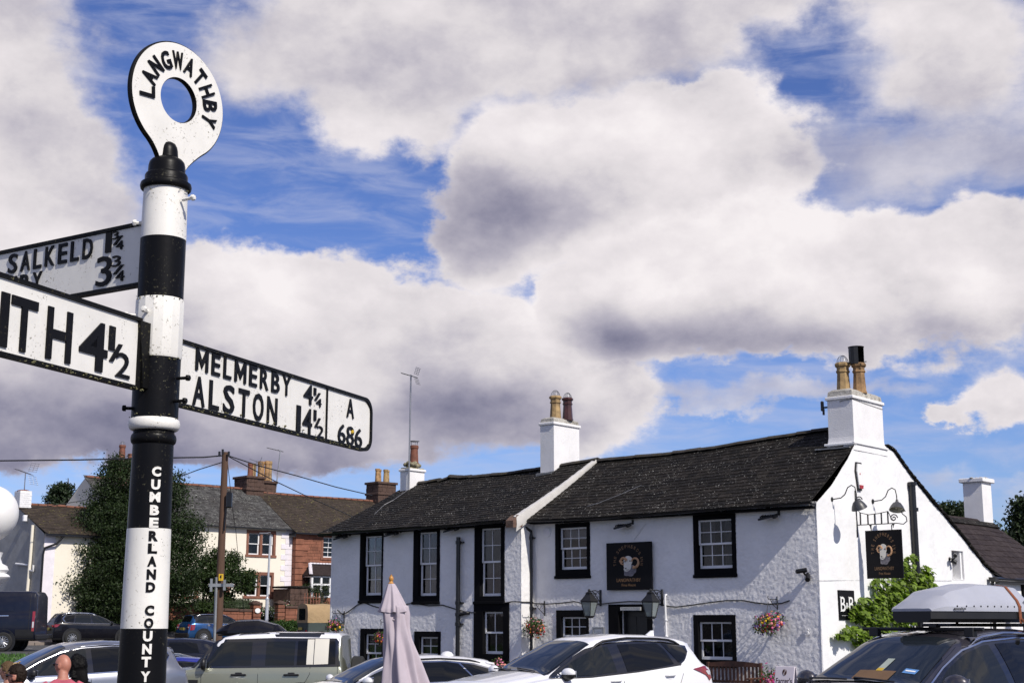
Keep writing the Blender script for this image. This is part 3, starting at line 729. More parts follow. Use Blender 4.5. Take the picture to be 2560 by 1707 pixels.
# white mortar verge where the left roof stands above the right one, on its red kneeler
G = []
for i in range(25):
    t = i / 24; p = LP(0, LB * t * .985); d = .27 * (1 - t) + .06; w = .10 * (1 - t * .6); j = .012 * math.sin(i * 2.7)
    G.append([(p[0] + .05, p[1], p[2] - d), (p[0] + .075 + j, p[1], p[2] - d * .4), (p[0] + .06, p[1], p[2] + .065 + j), (p[0] - w * .5, p[1], p[2] + .085 + j), (p[0] - w - .03, p[1], p[2] + .05)])
MB().grid(G, flip=True).build('mortar_verge', M['mortar'], lr, 60)
kn = LP(0, .06); mb = MB(); mb.prism([(-.17, -.25), (.22, -.22), (.27, .08), (.05, .10), (-.18, -.06)], (kn[0] - .20, kn[1] - .02, kn[2]), EY, EZ, EX, .26); mb.build('kneeler_stone', M['kneeler'], lr)
# gutters on brackets, downpipes
def gutter(pts, r=.055):
    mb = MB(); G = []
    for p in pts: G.append([(p[0], p[1] - r * math.cos(t), p[2] - r * math.sin(t)) for t in np.linspace(0, math.pi, 7)])
    mb.grid(G); mb.grid([[(q_[0], p[1] + (q_[1] - p[1]) * .85, p[2] + (q_[2] - p[2]) * .85) for q_ in g] for g, p in zip(G, pts)], flip=True)
    for p in pts[::3]: mb.box((p[0], p[1] + .1, p[2] - .05), (.03, .22, .05))
    return mb
gutter([(x, -.37, ip_(x, R_E) - .035) for x in np.linspace(-8.6, .06, 22)]).build('gutter', M['black'], inn, 60)
gutter([(x, -.90, ip_(x, L_E) - .035) for x in np.linspace(-16.45, -9.0, 22)]).build('gutter', M['black'], inn, 60)
MB().bb(-8.6, -.01, -.27, -.03, 4.60, 4.66).bb(-16.4, -8.75, -.78, -.53, 4.56, 4.62).build('soffit_board', M['black_masonry'], inn)
def pipe(name, x, y, z0, z1, r, collars, extra=None, mt='black', parent=inn):
    mb = MB().tube([(x, y, z0), (x, y, z1)], r, 10)
    for z in collars: mb.lathe([(r, z - .05), (r * 1.3, z - .045), (r * 1.3, z + .045), (r, z + .05)], (x, y, 0), 10); mb.bb(x - r * 2, x + r * 2, y + r * .3, y + r + .06, z - .02, z + .02)
    if extra: extra(mb)
    return mb.build(name, M[mt], parent, 40)
p1 = fac(C4(1152, 625), -.62); p2 = fac(C4(1152, 1120), -.62); p3 = fac(C4(1200, 1122), -.62)
def soil(mb): 
    mb.tube([(p2[0], -.62, p2[2] - .02), (p3[0] - .06, -.62, p2[2] + .01), (p3[0] + .0, -.60, p2[2] + .02), (p3[0] + .02, -.5, p2[2] + .02)], .05, 10)
    mb.lathe([(.052, 0), (.075, .01), (.075, .1), (.052, .11)], (p2[0], -.62, p2[2] - .35), 12)
pipe('soil_pipe', p1[0], -.62, -.2, p1[2], .062, [p2[2] + .3, p2[2] - .28, p1[2] - .15, p2[2] - .02], soil)
p1 = fac(C4(1622, 560), -.1); p4 = fac(C4(1624, 1085), -.1)
def hop(mb): mb.tube([(p1[0], -.1, p1[2] - .25), (p1[0], -.1, p1[2] - .12), (p1[0] - .1, -.42, p1[2] + .06), (p1[0] - .14, -.6, p1[2] + .1)], .042, 8); mb.tube([(p1[0] - .14, -.6, p1[2] + .1), (p1[0] - .3, -.85, p1[2] + .06)], .04, 8)
pipe('downpipe', p1[0], -.1, 0, p1[2] - .2, .042, [p4[2], p1[2] - .3], hop)
s1 = gab(C6(982, 278), .09); s2 = gab(C6(1020, 800), .09)
mb = MB().tube([(.09, s1[1], s1[2]), (.09, s2[1] - .06, 0)], .085, 12)
for z in (s1[2] - .02, s1[2] - .7, 3.2): mb.lathe([(.088, -.05), (.115, -.045), (.115, .05), (.088, .055)], (.09, s1[1] + (s1[2] - z) * .05, z), 14)
mb.build('soil_pipe', M['black'], inn, 40)
w1 = fac(C5(936, 1005), -.05); mb = MB().tube([(w1[0] + .02, 0, w1[2] + .03), (w1[0] + .01, -.05, w1[2] + .02), (w1[0], -.05, w1[2] - .05), (w1[0] + .03, -.05, w1[2] - 1.6)], .028, 8)
for z in (.6, 1.0, 1.3): mb.lathe([(.03, -.02), (.042, -.015), (.042, .015), (.03, .02)], (w1[0] + .02, -.05, w1[2] - z), 8)
mb.build('waste_pipe', M['white_wood'], inn, 40)

# --- chimneys
def roughbox(mb, x0, x1, y0, y1, z0, z1, m=0, flare=0.0):
    nz = 8
    for k in range(nz):
        za, zb = z0 + (z1 - z0) * k / nz, z0 + (z1 - z0) * (k + 1) / nz
        fa = flare * max(0, 1 - k / 2.5) ** 2; fb = flare * max(0, 1 - (k + 1) / 2.5) ** 2
        q = lambda f, z: [(x0 - f, y0 - f, z), (x1 + f * .3, y0 - f, z), (x1 + f * .3, y1 + f * 2, z), (x0 - f, y1 + f * 2, z)]
        mb.add(q(fa, za) + q(fb, zb), [(0, 1, 5, 4), (1, 2, 6, 5), (2, 3, 7, 6), (3, 0, 4, 7)] + ([(4, 5, 6, 7)] if k == nz - 1 else []), m)
def pot(parent, x, y, z, h, r, m, style='oct', cowl=None, n=8):
    prof = [(r * 1.12, 0), (r * 1.12, h * .06), (r * 1.02, h * .09), (r * .86, h * .62), (r * .86, h * .68), (r * 1.0, h * .70), (r * 1.0, h * .745), (r * .88, h * .76), (r * .90, h * .86), (r * 1.12, h * .89), (r * 1.16, h * .95), (r * .98, h), (r * .72, h), (r * .72, h * .8)]
    if style == 'plain': prof = [(r * 1.05, 0), (r * .95, h * .1), (r * .8, h * .8), (r * .95, h * .84), (r * .95, h * .97), (r * .85, h), (r * .65, h), (r * .65, h * .8)]; n = 14
    o = MB().lathe(prof, (x, y, z), n).build('chimney_pot', M[m], parent, 30)
    if cowl == 'dome':
        mb = MB()
        for k in range(9): 
            a = math.pi * k / 9; mb.tube([(x + math.cos(a) * r * .85 * math.cos(t), y + math.sin(a) * r * .85 * math.cos(t), z + h - .03 + r * 1.25 * math.sin(t)) for t in np.linspace(0, math.pi, 11)], .0035, 3)
        for t in np.linspace(.15, 1.2, 5): mb.tube([(x + r * .85 * math.cos(t) * math.cos(a), y + r * .85 * math.cos(t) * math.sin(a), z + h - .03 + r * 1.25 * math.sin(t)) for a in np.linspace(0, 6.283, 17)], .0035, 3)
        mb.build('bird_guard', M['grey_metal'], parent)
    return o
def chimney(x0, x1, y0, y1, z0, z1, cap, capm, flare=0., parent=inn, m='white_wall'):
    mb = MB(); roughbox(mb, x0, x1, y0, y1, z0, z1, 0, flare)
    mb.bb(x0 - .045, x1 + .045, y0 - .045, y1 + .045, z1 - .085, z1 - .0, 0, ch=.015)
    c = mb.build('chimney', [M[m]], parent)
    mb = MB(); q = lambda f, z: [(x0 + f, y0 + f, z), (x1 - f, y0 + f, z), (x1 - f, y1 - f, z), (x0 + f, y1 - f, z)]
    for za, fa, zb, fb in ((z1 - .01, .0, z1 + cap * .7, .02), (z1 + cap * .7, .02, z1 + cap, .12)): mb.add(q(fa, za) + q(fb, zb), [(0, 1, 5, 4), (1, 2, 6, 5), (2, 3, 7, 6), (3, 0, 4, 7), (4, 5, 6, 7)])
    mb.build('flaunching', M[capm], c)
    return c
c = chimney(-.70, -.0, 2.13, 3.83, 6.2, 7.60, .2, 'cement', .07)
mb = MB().bb(-.80, .04, 2.05, 2.19, 6.34, 6.40, ch=.01).bb(-.02, .05, 2.05, 3.98, 6.36, 6.41, ch=.01).build('weathering_ledge', M['white_smooth'], c)
MB().bb(-.98, -.02, 1.88, 2.13, 6.24, 6.27).build('lead_flashing', M['lead'], c)
pot(c, -.56, 2.80, 7.74, .84, .185, 'buffpot', cowl='dome'); pot(c, -.16, 2.90, 7.74, .80, .175, 'soot_pot')
mb = MB(); zc = 8.56
for k in range(9):   # the curved black cowl shield over the second pot
    a0 = math.radians(40 + 270 * k / 9); a1 = math.radians(40 + 270 * (k + 1) / 9); x_, y_ = -.20, 2.88; r_ = .20
    P = [(x_ + r_ * math.cos(a), y_ + r_ * math.sin(a), z) for a in (a0, a1) for z in (zc - .05, zc + .40)]; mb.add(P, [(0, 2, 3, 1)]); P2 = [(x_ + .19 * math.cos(a), y_ + .19 * math.sin(a), z) for a in (a0, a1) for z in (zc - .05, zc + .40)]; mb.add(P2, [(0, 1, 3, 2)])
mb.lathe([(.205, .395), (.21, .41), (.0, .42)], (-.2, 2.88, zc), 18); mb.tube([(.0, 2.75, zc - .03), (.14, 2.75, zc - .03)], .012); mb.tube([(-.2, 2.88, zc - .1), (-.2, 2.88, zc + .39)], .02)
mb.build('cowl', M['black_metal'], c, 30)
mb = MB().tube([(-.715, 2.3, 7.42), (-.30, 2.10, 7.47), (.012, 2.10, 7.50), (.012, 3.0, 7.45), (.012, 3.85, 7.42)], .006, 4).build('wire', M['cable'], c)
mb = MB().tube([(-.70, 2.2, 7.36), (-.82, 2.18, 7.36)], .025).box((-.87, 2.18, 7.40), (.07, .09, .26), ch=.02).box((-.84, 2.18, 7.25), (.04, .05, .16)); o = mb.build('floodlight', M['black_metal']); o.location = P0; o.rotation_euler = (0, 0, IR); tag(o, 'small black lamp bracketed on the left face of the right hand inn chimney', 'light')
c = chimney(-10.45, -9.93, 2.5, 3.75, 5.9, 7.86, .16, 'cement')
mb = MB(); mb.bb(-10.50, -9.90, 2.40, 2.50, 6.22, 6.34); 
for i in range(9): mb.bb(-10.5 + i * .066, -10.5 + i * .066 + .05, 2.34, 2.40, 6.20, 6.32)
mb.build('lead_flashing', M['lead'], c)
pot(c, -10.24, 2.98, 7.98, .74, .17, 'buffpot', cowl='dome'); pot(c, -10.02, 3.30, 7.98, .70, .155, 'brownpot', cowl='dome')
c = chimney(-16.25, -15.83, 2.42, 3.12, 6.0, 6.86, .06, 'moss_cement')
mb = MB()
for i in range(26): a = rnd.uniform(0, 6.28); mb.ell((-16.04 + .2 * math.cos(a) * rnd.random(), 2.77 + .32 * math.sin(a) * rnd.random(), 6.95 + rnd.uniform(0, .13)), (.09, .09, .07), nu=7, nv=5)
mb.build('mossy_flaunching', M['moss_cement'], c, 60)
pot(c, -16.0, 2.8, 7.03, .62, .15, 'redpot', 'plain')
mb = MB(); 
for k in range(6): a = k * 1.05; mb.tube([(-16 + .11 * math.cos(a), 2.8 + .11 * math.sin(a), 7.6), (-16 + .11 * math.cos(a), 2.8 + .11 * math.sin(a), 7.78)], .012, 4)
mb.lathe([(.17, 0), (.17, .015), (0, .04)], (-16, 2.8, 7.78), 14); mb.build('cowl', M['grey_metal'], c, 40)
# patches of lichen-white mortar below the left chimney and the thin bonding wire on the roof
def on_roof(P, pts, lift=.05): return [P(a, b) + np.array([0, -lift * .5, lift]) for a, b in pts]
MB().tube(on_roof(LP, [(7.1, 3.6), (6.95, 2.6), (7.0, 2.2), (6.6, 1.3)]), .008, 4).build('roof_wire', M['alu'], lr)
MB().tube(on_roof(RP, [(5.9, 1.75), (6.3, 1.25), (6.75, .75), (7.0, .6)]), .008, 4).build('roof_wire', M['alu'], rr)
mb = MB(); u0 = fac(C5(812, 540), -.02); u1 = fac(C5(735, 640), -.02); mb.tube([u0, u1], .012, 4).build('loose_cable', M['white_wood'], inn)

# --- rear wing on the right, plum slates and its own chimney
WE, WR_ = 3.28, 5.13
def WP(a, b):   # beside the gable the roof stops behind its wall, beyond it it runs on down to the gutter
    t = b / 2.95; t0 = 0 if a > 2.75 else .085 + .12 * (2.75 - a) / 2.75; t = t0 + (1 - t0) * t; return np.array([.16 + (-2.2 - .16) * t, 7.6 + a, WE + (WR_ - WE) * t + .02 * math.sin(a * 1.1)])
wg = thing('inn_rear_wing', 'lower white wing with plum slate roof and tall white chimney behind the inn gable', 'building', P0, IR)
mb = MB().bb(-4.4, -.06, 10.78, 16.4, -.3, 3.24); mb.prism([(-4.4, 3.24), (-.06, 3.24), (-2.2, WR_ - .05)], (0, 16.4, 0), EX, EZ, -EY, .2); mb.build('wall', M['white_smooth'], wg)
wr2 = deck('roof', WP, 9.05, 2.95, 20, 4, parent=wg); slates(wr2, WP, 9.05, 2.95, .29, .48, 160, 'slate_plum', 5, th=.014, jit=.008, skip=lambda a, b: a < 3.0 and WP(a, b)[0] > -.13)
mb = MB().grid([[(-2.2, y, WR_), (-4.5, y, WE)] for y in (7.6, 16.65)]); mb.build('back_roof', M['deck'], wg)
RT = MB().box((0, 0, 0), (1, 1, 1)).mesh('ridge_tile', M['slate'])
for i in range(20):
    for s_ in (1, -1):
        o = bpy.data.objects.new('ridge_tile', RT); COL.objects.link(o); o.parent = wr2
        o.matrix_local = Matrix.Translation((-2.2 + s_ * .09, 7.6 + i * .45 + .2, WR_ + .015)) @ Matrix.Rotation(s_ * .67, 4, 'Y') @ Matrix.Diagonal((.26, .44, .03, 1))
gutter([(0, 0, 0), (1, 0, 0)])
mb = MB().tube([(.2, 10.25, 3.20), (.2, 16.6, 3.22)], .055, 8).tube([(.2, 10.25, 3.2), (.12, 10.22, 3.1), (.1, 10.22, 2.9), (.1, 10.22, 0)], .05, 8).box((.15, 10.25, 3.18), (.2, .25, .12)); mb.build('gutter', M['black'], wg, 40)
MB().bb(-.06, .1, 10.8, 16.5, 3.08, 3.2).build('fascia_board', M['black'], wg)
wc = MB(); roughbox(wc, -2.85, -2.2, 15.7, 16.5, 4.4, 6.62, 0, .05); wc.bb(-2.95, -2.1, 15.6, 16.6, 6.56, 6.70, ch=.02)
wco = wc.build('chimney', M['white_wall'], wg); mb = MB()
for i in range(40): mb.ell((rnd.uniform(-2.95, -2.1), rnd.uniform(15.6, 16.6), 6.70), (.07, .07, .03), nu=6, nv=4)
mb.build('flaunching', M['cement'], wco, 60)
b = gab(C6(1697, 935), 0); MB().bb(-.1, .0, b[1], b[1] + .9, b[2] - .4, b[2] + .25).build('window', M['black_masonry'], wg)
# ------------------------------------------------------------------ things fixed to the inn
def on_inn(name, label, cat, lx, ly, z, group=None): return thing(name, label, cat, ip(lx, ly, z), IR, group)
M['gold'] = mat('dull_gold_lettering', (.17, .095, .045), .6, .15)
M['sheep'] = mat('painted_sheep_face', (.62, .60, .55), .6, .12, vs=20)
M['horn'] = mat('painted_horn', (.42, .24, .13), .6, .35, vs=25)
M['fleece'] = mat('painted_fleece', (.16, .15, .17), .7, .45, vs=30)
M['signblack'] = mat('black_sign_board', (.006, .006, .008), .35, .1, spec=.1)
M['paint_white'] = mat('white_sign_paint', (.80, .80, .78), .45, .04)
SIGN_M = ['signblack', 'gold', 'sheep', 'horn', 'fleece', 'black']
def ram_sign(parent, O, U, N, w, h, two=False):
    """painted board: lettering on an arch over a ram's head"""
    O, U, N = map(A3, (O, U, N)); mb = MB()
    for side in ((1, -1) if two else (1,)):
        Uu, Nn = U * side, N * side; OO = O if side == 1 else O + U * w + N * 0
        P = lambda x, y, d=0: OO + Uu * (x * w) + EZ * (y * h) + Nn * (.026 + d)
        s = 'THE SHEPHERDS INN'; cx, cy, rx, ry = .49, .585, .30, .33; n = len(s)
        wid = {'I': .5, ' ': .6}; tot = sum(wid.get(c, 1) for c in s); acc = 0
        for c in s:
            k = wid.get(c, 1); t = (acc + k / 2) / tot; acc += k
            if c == ' ': continue
            a = math.radians(196 - 212 * t); rad = unit(Uu * math.cos(a) + EZ * math.sin(a)); tan = unit(Uu * math.sin(a) - EZ * math.cos(a))
            ww = .052 * w * (.3 if c == 'I' else .8); hh = .068 * h; c0 = P(cx + rx * math.cos(a), cy + ry * math.sin(a))
            text(mb, c, c0 - tan * ww / 2 - rad * hh / 2, tan, rad, Nn, ww, hh, 1, .006, .003)
        text(mb, 'LANGWATHBY', P(.23, .17), Uu, EZ, Nn, .53 * w, .072 * h, 1, .004, .003)
        text(mb, 'Free House', P(.34, .075), Uu, EZ, Nn, .31 * w, .058 * h, 1, .0, .003)
        def blob(cx, cy, rx, ry, m, d, rot=0, n=18, wob=0.):
            q = []
            for i in range(n):
                a = 2 * math.pi * i / n; r_ = 1 + wob * math.sin(5 * a + cx * 40); x, y = rx * r_ * math.cos(a), ry * r_ * math.sin(a)
                q.append(((cx + x * math.cos(rot) - y * math.sin(rot)) * w, (cy + x * math.sin(rot) + y * math.cos(rot)) * h))
            mb.prism(q, OO + Nn * .026, Uu, EZ, Nn, d, m)
        blob(.52, .37, .135, .085, 4, .002, .15, 22, .10); blob(.55, .42, .11, .10, 4, .003, .3, 22, .08)
        for (x, y, r_, t0, t1) in ((.385, .595, .075, .2, 5.0), (.635, .575, .085, -1.9, 3.0)):   # the two curled horns
            pts = [P(x + r_ * (1 - .07 * t) * math.cos(t) * (1 if x > .5 else 1), y + r_ * 1.15 * (1 - .07 * t) * math.sin(t), .004) for t in np.linspace(t0, t1, 14)]
            mb.tube(pts, [w * .030 * (1 - .045 * i) for i in range(14)], 6, 3)
        blob(.335, .60, .05, .022, 3, .006, -.35); 
        blob(.49, .61, .098, .105, 2, .008); blob(.475, .52, .085, .12, 2, .010, .12); blob(.455, .435, .062, .05, 2, .012)
        blob(.425, .595, .012, .015, 5, .014); blob(.535, .605, .012, .015, 5, .014); blob(.44, .455, .020, .009, 5, .014, .2)
        mb.tube([P(.44, .45, .014), P(.445, .425, .014), P(.47, .415, .014), P(.50, .43, .014)], .004 * w, 4, 5)
    b = MB(); c = O + U * w / 2 + EZ * h / 2; b.box(c, (w, .05, h), R=np.stack([U, -N, EZ], 1), ch=.006)
    f = b.build('board', M['signblack'], parent); mb.build('painting', [M[k] for k in SIGN_M], parent, kind='stuff')
    return f
a = fac(C5(556, 665), -.1); b = fac(C5(853, 963), -.1)
t = on_inn('pub_sign', "square black painted sign with a ram's head, fixed on the inn front above the door", 'sign', a[0], -.075, b[2])
ram_sign(t, (0, 0, 0), EX, -EY, b[0] - a[0], a[2] - b[2])
MB().bb(.1, .2, .02, .08, .1, .2).bb(1.2, 1.3, .02, .08, .1, .2).bb(.1, .2, .02, .08, 1.0, 1.1).bb(1.2, 1.3, .02, .08, 1.0, 1.1).build('fixing_block', M['black'], t)
# floodlights under the eaves
M['lens'] = mat('floodlight_lens', (.30, .31, .33), .15, .1)
def floodlight(label, x, ly, z):
    t = on_inn('floodlight', label, 'floodlight', x, ly, z, 'floodlights under the inn eaves')
    MB().tube([(.0, .0, .10), (.0, -.10, .08), (.0, -.16, .02)], .014, 6).bb(-.03, .03, -.02, .01, .05, .17).build('bracket', M['black_metal'], t)
    Rm = np.array(Matrix.Rotation(-.16, 3, 'Y') @ Matrix.Rotation(.28, 3, 'X'))
    hb = MB().box((-.22, -.22, .0), (.40, .24, .05), R=Rm, ch=.02).box((.0, -.20, .02), (.10, .16, .09), R=Rm, ch=.02)
    for k in range(5): hb.box((-.36 + k * .07, -.21, .035), (.012, .2, .03), R=Rm)
    hb.build('lamp_head', M['black_metal'], t); MB().box((-.22, -.225, -.027), (.34, .19, .008), R=Rm).build('lens', M['lens'], t)
for lab, Cx, px, off in (('black floodlight under the eaves at the far left end of the inn front', C4, (437, 628), -.5), ('black floodlight under the eaves between the first two tall inn windows', C4, (766, 607), -.5),
                         ('black floodlight under the eaves just above the top of the black soil pipe', C4, (1155, 578), -.5), ("black floodlight under the eaves above the square ram's head wall sign", C5, (716, 555), 0.),
                         ('black floodlight under the eaves nearest the corner of the inn', C5, (1660, 497), 0.)):
    q_ = fac(Cx(*px), off - .1); floodlight(lab, q_[0], off, q_[2])
# door lanterns
def lantern(label, plate, body):
    pw = fac(C5(*plate), -.02); t = on_inn('wall_lantern', label, 'lantern', pw[0], 0, pw[2], 'lanterns beside the inn door')
    p = .47; fb = fac(C5(*body), -p); dz = fb[2] - pw[2]; dx = fb[0] - pw[0]
    mb = MB().bb(-.035, .035, -.025, .0, -.34, .08, ch=.008)
    mb.tube([(0, -.02, .02), (dx * .5, -p * .5, .06), (dx, -p, .03)], .014, 6)
    mb.tube([(0, -.02, -.26), (dx * .3, -p * .25, -.16), (dx * .6, -p * .6, .0), (dx * .7, -p * .72, .035)], .012, 6)
    for sx, r_ in ((.28, .06), (.5, .045)): mb.tube([(dx * sx + r_ * .3 * math.cos(a), -p * sx + r_ * math.cos(a), -.05 + r_ * math.sin(a)) for a in np.linspace(0, 5.2, 12)], .009, 5)
    mb.tube([(dx, -p, .05), (dx, -p, -.1)], .012, 6).ell((dx, -p, .05), (.03, .03, .03), nu=8, nv=6)
    mb.build('bracket', M['black_metal'], t, 50)
    zt, zb = dz + .30, dz - .26; q_ = lambda r, z: [(dx - r, -p - r, z), (dx + r, -p - r, z), (dx + r, -p + r, z), (dx - r, -p + r, z)]
    mb = MB(); F4 = [(0, 1, 5, 4), (1, 2, 6, 5), (2, 3, 7, 6), (3, 0, 4, 7)]
    mb.add(q_(.18, zt - .16) + q_(.09, zt - .02), F4 + [(3, 2, 1, 0)]); mb.add(q_(.09, zt - .02) + q_(.06, zt + .05), F4 + [(4, 5, 6, 7)]); mb.add(q_(.085, zt + .05) + q_(.03, zt + .09), F4 + [(3, 2, 1, 0), (4, 5, 6, 7)])
    mb.ell((dx, -p, zt + .12), (.035, .035, .045), nu=8, nv=6); T_ = q_(.155, zt - .17); B_ = q_(.085, zb + .02)
    for i in range(4): mb.tube([T_[i], B_[i]], .014, 4); mb.tube([T_[i], T_[(i + 1) % 4]], .014, 4); mb.tube([B_[i], B_[(i + 1) % 4]], .014, 4)
    mb.add(q_(.11, zb + .02) + q_(.05, zb - .03), F4 + [(4, 5, 6, 7), (3, 2, 1, 0)]); mb.tube([(dx, -p, zb + .02), (dx, -p, zb + .14)], .03, 8)
    fr = mb.build('lantern_frame', M['black_metal'], t)
    T_ = q_(.149, zt - .18); B_ = q_(.081, zb + .03)
    for i in range(4): MB().add([T_[i], T_[(i + 1) % 4], B_[(i + 1) % 4], B_[i]], [(0, 1, 2, 3)]).build('pane', M['lantern_glass'], fr)
q = NT('pale_lantern_glass'); q.t.nodes.remove(q.b); tr = q.n('ShaderNodeBsdfTransparent'); tr.inputs[0].default_value = (.5, .56, .56, 1); df = q.n('ShaderNodeBsdfDiffuse'); df.inputs[0].default_value = (.5, .56, .56, 1)
gl = q.n('ShaderNodeBsdfGlossy'); gl.inputs['Roughness'].default_value = .08; m1 = q.n('ShaderNodeMixShader'); m1.inputs[0].default_value = .35; q.l(tr.outputs[0], m1.inputs[1]); q.l(df.outputs[0], m1.inputs[2])
m2 = q.n('ShaderNodeMixShader'); m2.inputs[0].default_value = .12; q.l(m1.outputs[0], m2.inputs[1]); q.l(gl.outputs[0], m2.inputs[2]); q.l(m2.outputs[0], q.out.inputs[0]); M['lantern_glass'] = q.m
lantern('black wrought iron lantern on the wall to the left of the inn door', (518, 985), (448, 1075))
lantern('black iron lantern to the right of the inn door, beside a white pipe', (915, 982), (845, 1077))
# framed menu case, house number, vent, camera, alarm
a = fac(C5(465, 1205), -.05); b = fac(C5(540, 1330), -.05); t = on_inn('menu_case', 'grey framed menu case on the wall between lower window and door', 'notice case', a[0], 0, b[2]); w_, h_ = b[0] - a[0], a[2] - b[2]
MB().bb(0, w_, -.05, 0, 0, .04, ch=.005).bb(0, w_, -.05, 0, h_ - .04, h_, ch=.005).bb(0, .04, -.05, 0, .04, h_ - .04).bb(w_ - .04, w_, -.05, 0, .04, h_ - .04).build('frame', M['grey_metal'], t)
mb = MB().bb(.04, w_ - .04, -.012, 0, .04, h_ - .04); 
for k in range(8): mb.bb(.08, w_ - .09 - .03 * (k % 3), -.014, -.012, h_ - .13 - k * .035, h_ - .122 - k * .035, 1)
mb.build('menu_sheet', [M['paint_white'], M['black']], t)
a = fac(C5(1842, 1258), -.03); b = fac(C5(1866, 1218), -.03); t = on_inn('house_number', 'white raised number five on the white inn wall near its corner', 'house number', a[0], -.012, a[2])
mb = MB(); text(mb, '5', (0, 0, 0), EX, EZ, -EY, b[0] - a[0], b[2] - a[2], 0, .02, .035); mb.build('numeral', M['white_wood'], t)
a = fac(C4(1724, 595), -.02); t = on_inn('wall_vent', 'round white ventilator cover under the eaves beside the middle downpipe', 'vent', a[0], 0, a[2])
MB().lathe([(.13, 0), (.13, .025), (.11, .035), (0, .035)], n=18, axis=-EY).build('cover', M['white_wood'], t, 40)
mb = MB()
for k in range(-2, 3): mb.bb(-.09, .09, -.045, -.034, k * .035 - .008, k * .035 + .008)
mb.build('louvre', M['cream_trim'], t)
def cctv(label, loc, out, rot):
    t = thing('security_camera', label, 'camera', loc, rot, 'security cameras on the inn')
    MB().bb(-.04, .04, -.02, 0, -.05, .05, ch=.01).tube([(0, -.01, 0), (0, -.14, 0), (-.02, -.18, .05)], .022, 6).build('mount', M['black'], t, 40)
    MB().lathe([(.05, -.13), (.055, -.1), (.055, .12), (.03, .14)], (-.06, -.2, .09), 12, axis=(-.9, -.35, -.15)).lathe([(.03, .1), (.03, .142), (0, .145)], (-.06, -.2, .09), 10, axis=(-.9, -.35, -.15)).build('camera_body', M['black'], t, 40)
    MB().lathe([(.06, -.1), (.06, .06), (.0, .07)], (.05, -.12, -.09), 12, axis=(.3, -.7, -.5)).build('sensor_lamp', M['black'], t, 40)
q_ = fac(C5(1858, 868), -.02); cctv('black security camera on the shaded inn front near its right corner', ip(q_[0], 0, q_[2]), 1, IR)
q_ = gab(C6(1228, 765), .02); cctv('black security camera on the sunlit gable beside its small recessed window', ip(0, q_[1], q_[2]), 1, IR + math.pi / 2)
def gthing(name, label, cat, uv, group=None):
    p = gab(C6(*uv)); return thing(name, label, cat, ip(0, p[1], p[2]), IR + math.pi / 2, group)   # local x runs along the gable, -y stands out of it
t = gthing('alarm_box', 'white hexagonal burglar alarm box with red base high on the gable', 'alarm box', (632, 240))
poly = [(x * 1.4, z * 1.25) for x, z in ((-.14, .12), (-.10, .30), (.10, .30), (.14, .12), (.07, -.27), (-.07, -.27))][::-1]
MB().prism(poly, (0, 0, 0), EX, EZ, -EY, .05).build('backplate', M['black'], t); MB().prism([(x * .86, y * .86 + .01) for x, y in poly], (0, -.05, 0), EX, EZ, -EY, .03).build('cover', M['paint_white'], t)
M['red_plastic'] = mat('red_plastic', (.35, .02, .03), .35, .1)
mb = MB().prism([(.08, -.29), (-.08, -.29), (-.10, -.20), (.10, -.20)][::-1], (0, -.08, 0), EX, EZ, -EY, .02).prism([(-.06, .06), (-.03, .12), (-.0, .06)][::-1], (0, -.08, 0), EX, EZ, -EY, .004); mb.build('red_marks', M['red_plastic'], t)
def goose(label, uv, sh):
    t = gthing('gooseneck_lamp', label, 'lamp', uv, 'gooseneck sign lamps on the gable'); p = .66
    MB().lathe([(.06, 0), (.06, .02), (.02, .03)], n=14, axis=-EY).tube([(0, -.02, 0), (0, -.25, .02), (0, -.36, .10), (0, -.44, .26), (0, -.54, .31), (0, -.63, .26), (0, -p, .10), (0, -p, -.02)], .014, 8).build('arm', M['black_metal'], t, 60)
    ax = unit((sh, -.1, -1)); c = np.array([0, -p, -.05])
    s_ = MB().lathe([(.03, -.06), (.04, .0), (.11, .05), (.16, .13), (.195, .22), (.185, .22), (.15, .13), (.10, .065), (0, .04)], c, 20, mf=lambda i: 1 if i >= 4 else 0, axis=ax).build('lamp_shade', [M['lampgrey'], M['lampin']], t, 40)
    MB().ell(c + ax * .13, (.05, .05, .06), nu=10, nv=8).build('bulb', M['lampin'], s_, 180)
M['lampgrey'] = mat('dark_grey_enamel', (.045, .046, .05), .4, .2); M['lampin'] = mat('cream_enamel', (.36, .35, .28), .5, .1)
goose('left gooseneck lamp lighting the hanging inn sign, dark enamel shade seen from behind', (462, 382), .45); goose('right gooseneck lamp lighting the hanging inn sign, pale inside of its shade showing', (727, 395), -.35)
# hanging sign and its scrolled bracket
t = gthing('sign_bracket', 'black scrolled wrought iron bracket standing out from the inn gable', 'bracket', (622, 548))
mb = MB().bb(-.02, .02, -.03, .0, -.30, .86, ch=.006); L_ = 1.34
mb.tube([(0, -.02, 0), (0, -L_ * .8, .0), (0, -L_ * .93, -.03), (0, -L_, .04), (0, -L_ * .99, .14), (0, -L_ * .92, .22), (0, -L_ * .9, .28), (0, -L_ * .95, .32), (0, -L_ * .98, .28)], .013, 6)
mb.tube([(0, -.02, .42), (0, -.12, .30), (0, -.35, .24), (0, -.62, .26), (0, -.86, .30), (0, -.93, .14), (0, -1.0, .06)], .011, 6)
for k, d in enumerate((.12, .32, .50, .68, .85)): mb.bb(-.014, .014, -d - .014, -d + .014, 0, (.30, .25, .25, .27, .30)[k])
mb.tube([(0, -1.0 - .10 * (1 - i / 22) * math.cos(i * .5), .13 + .10 * (1 - i / 22) * math.sin(i * .5)) for i in range(20)], .015, 5)
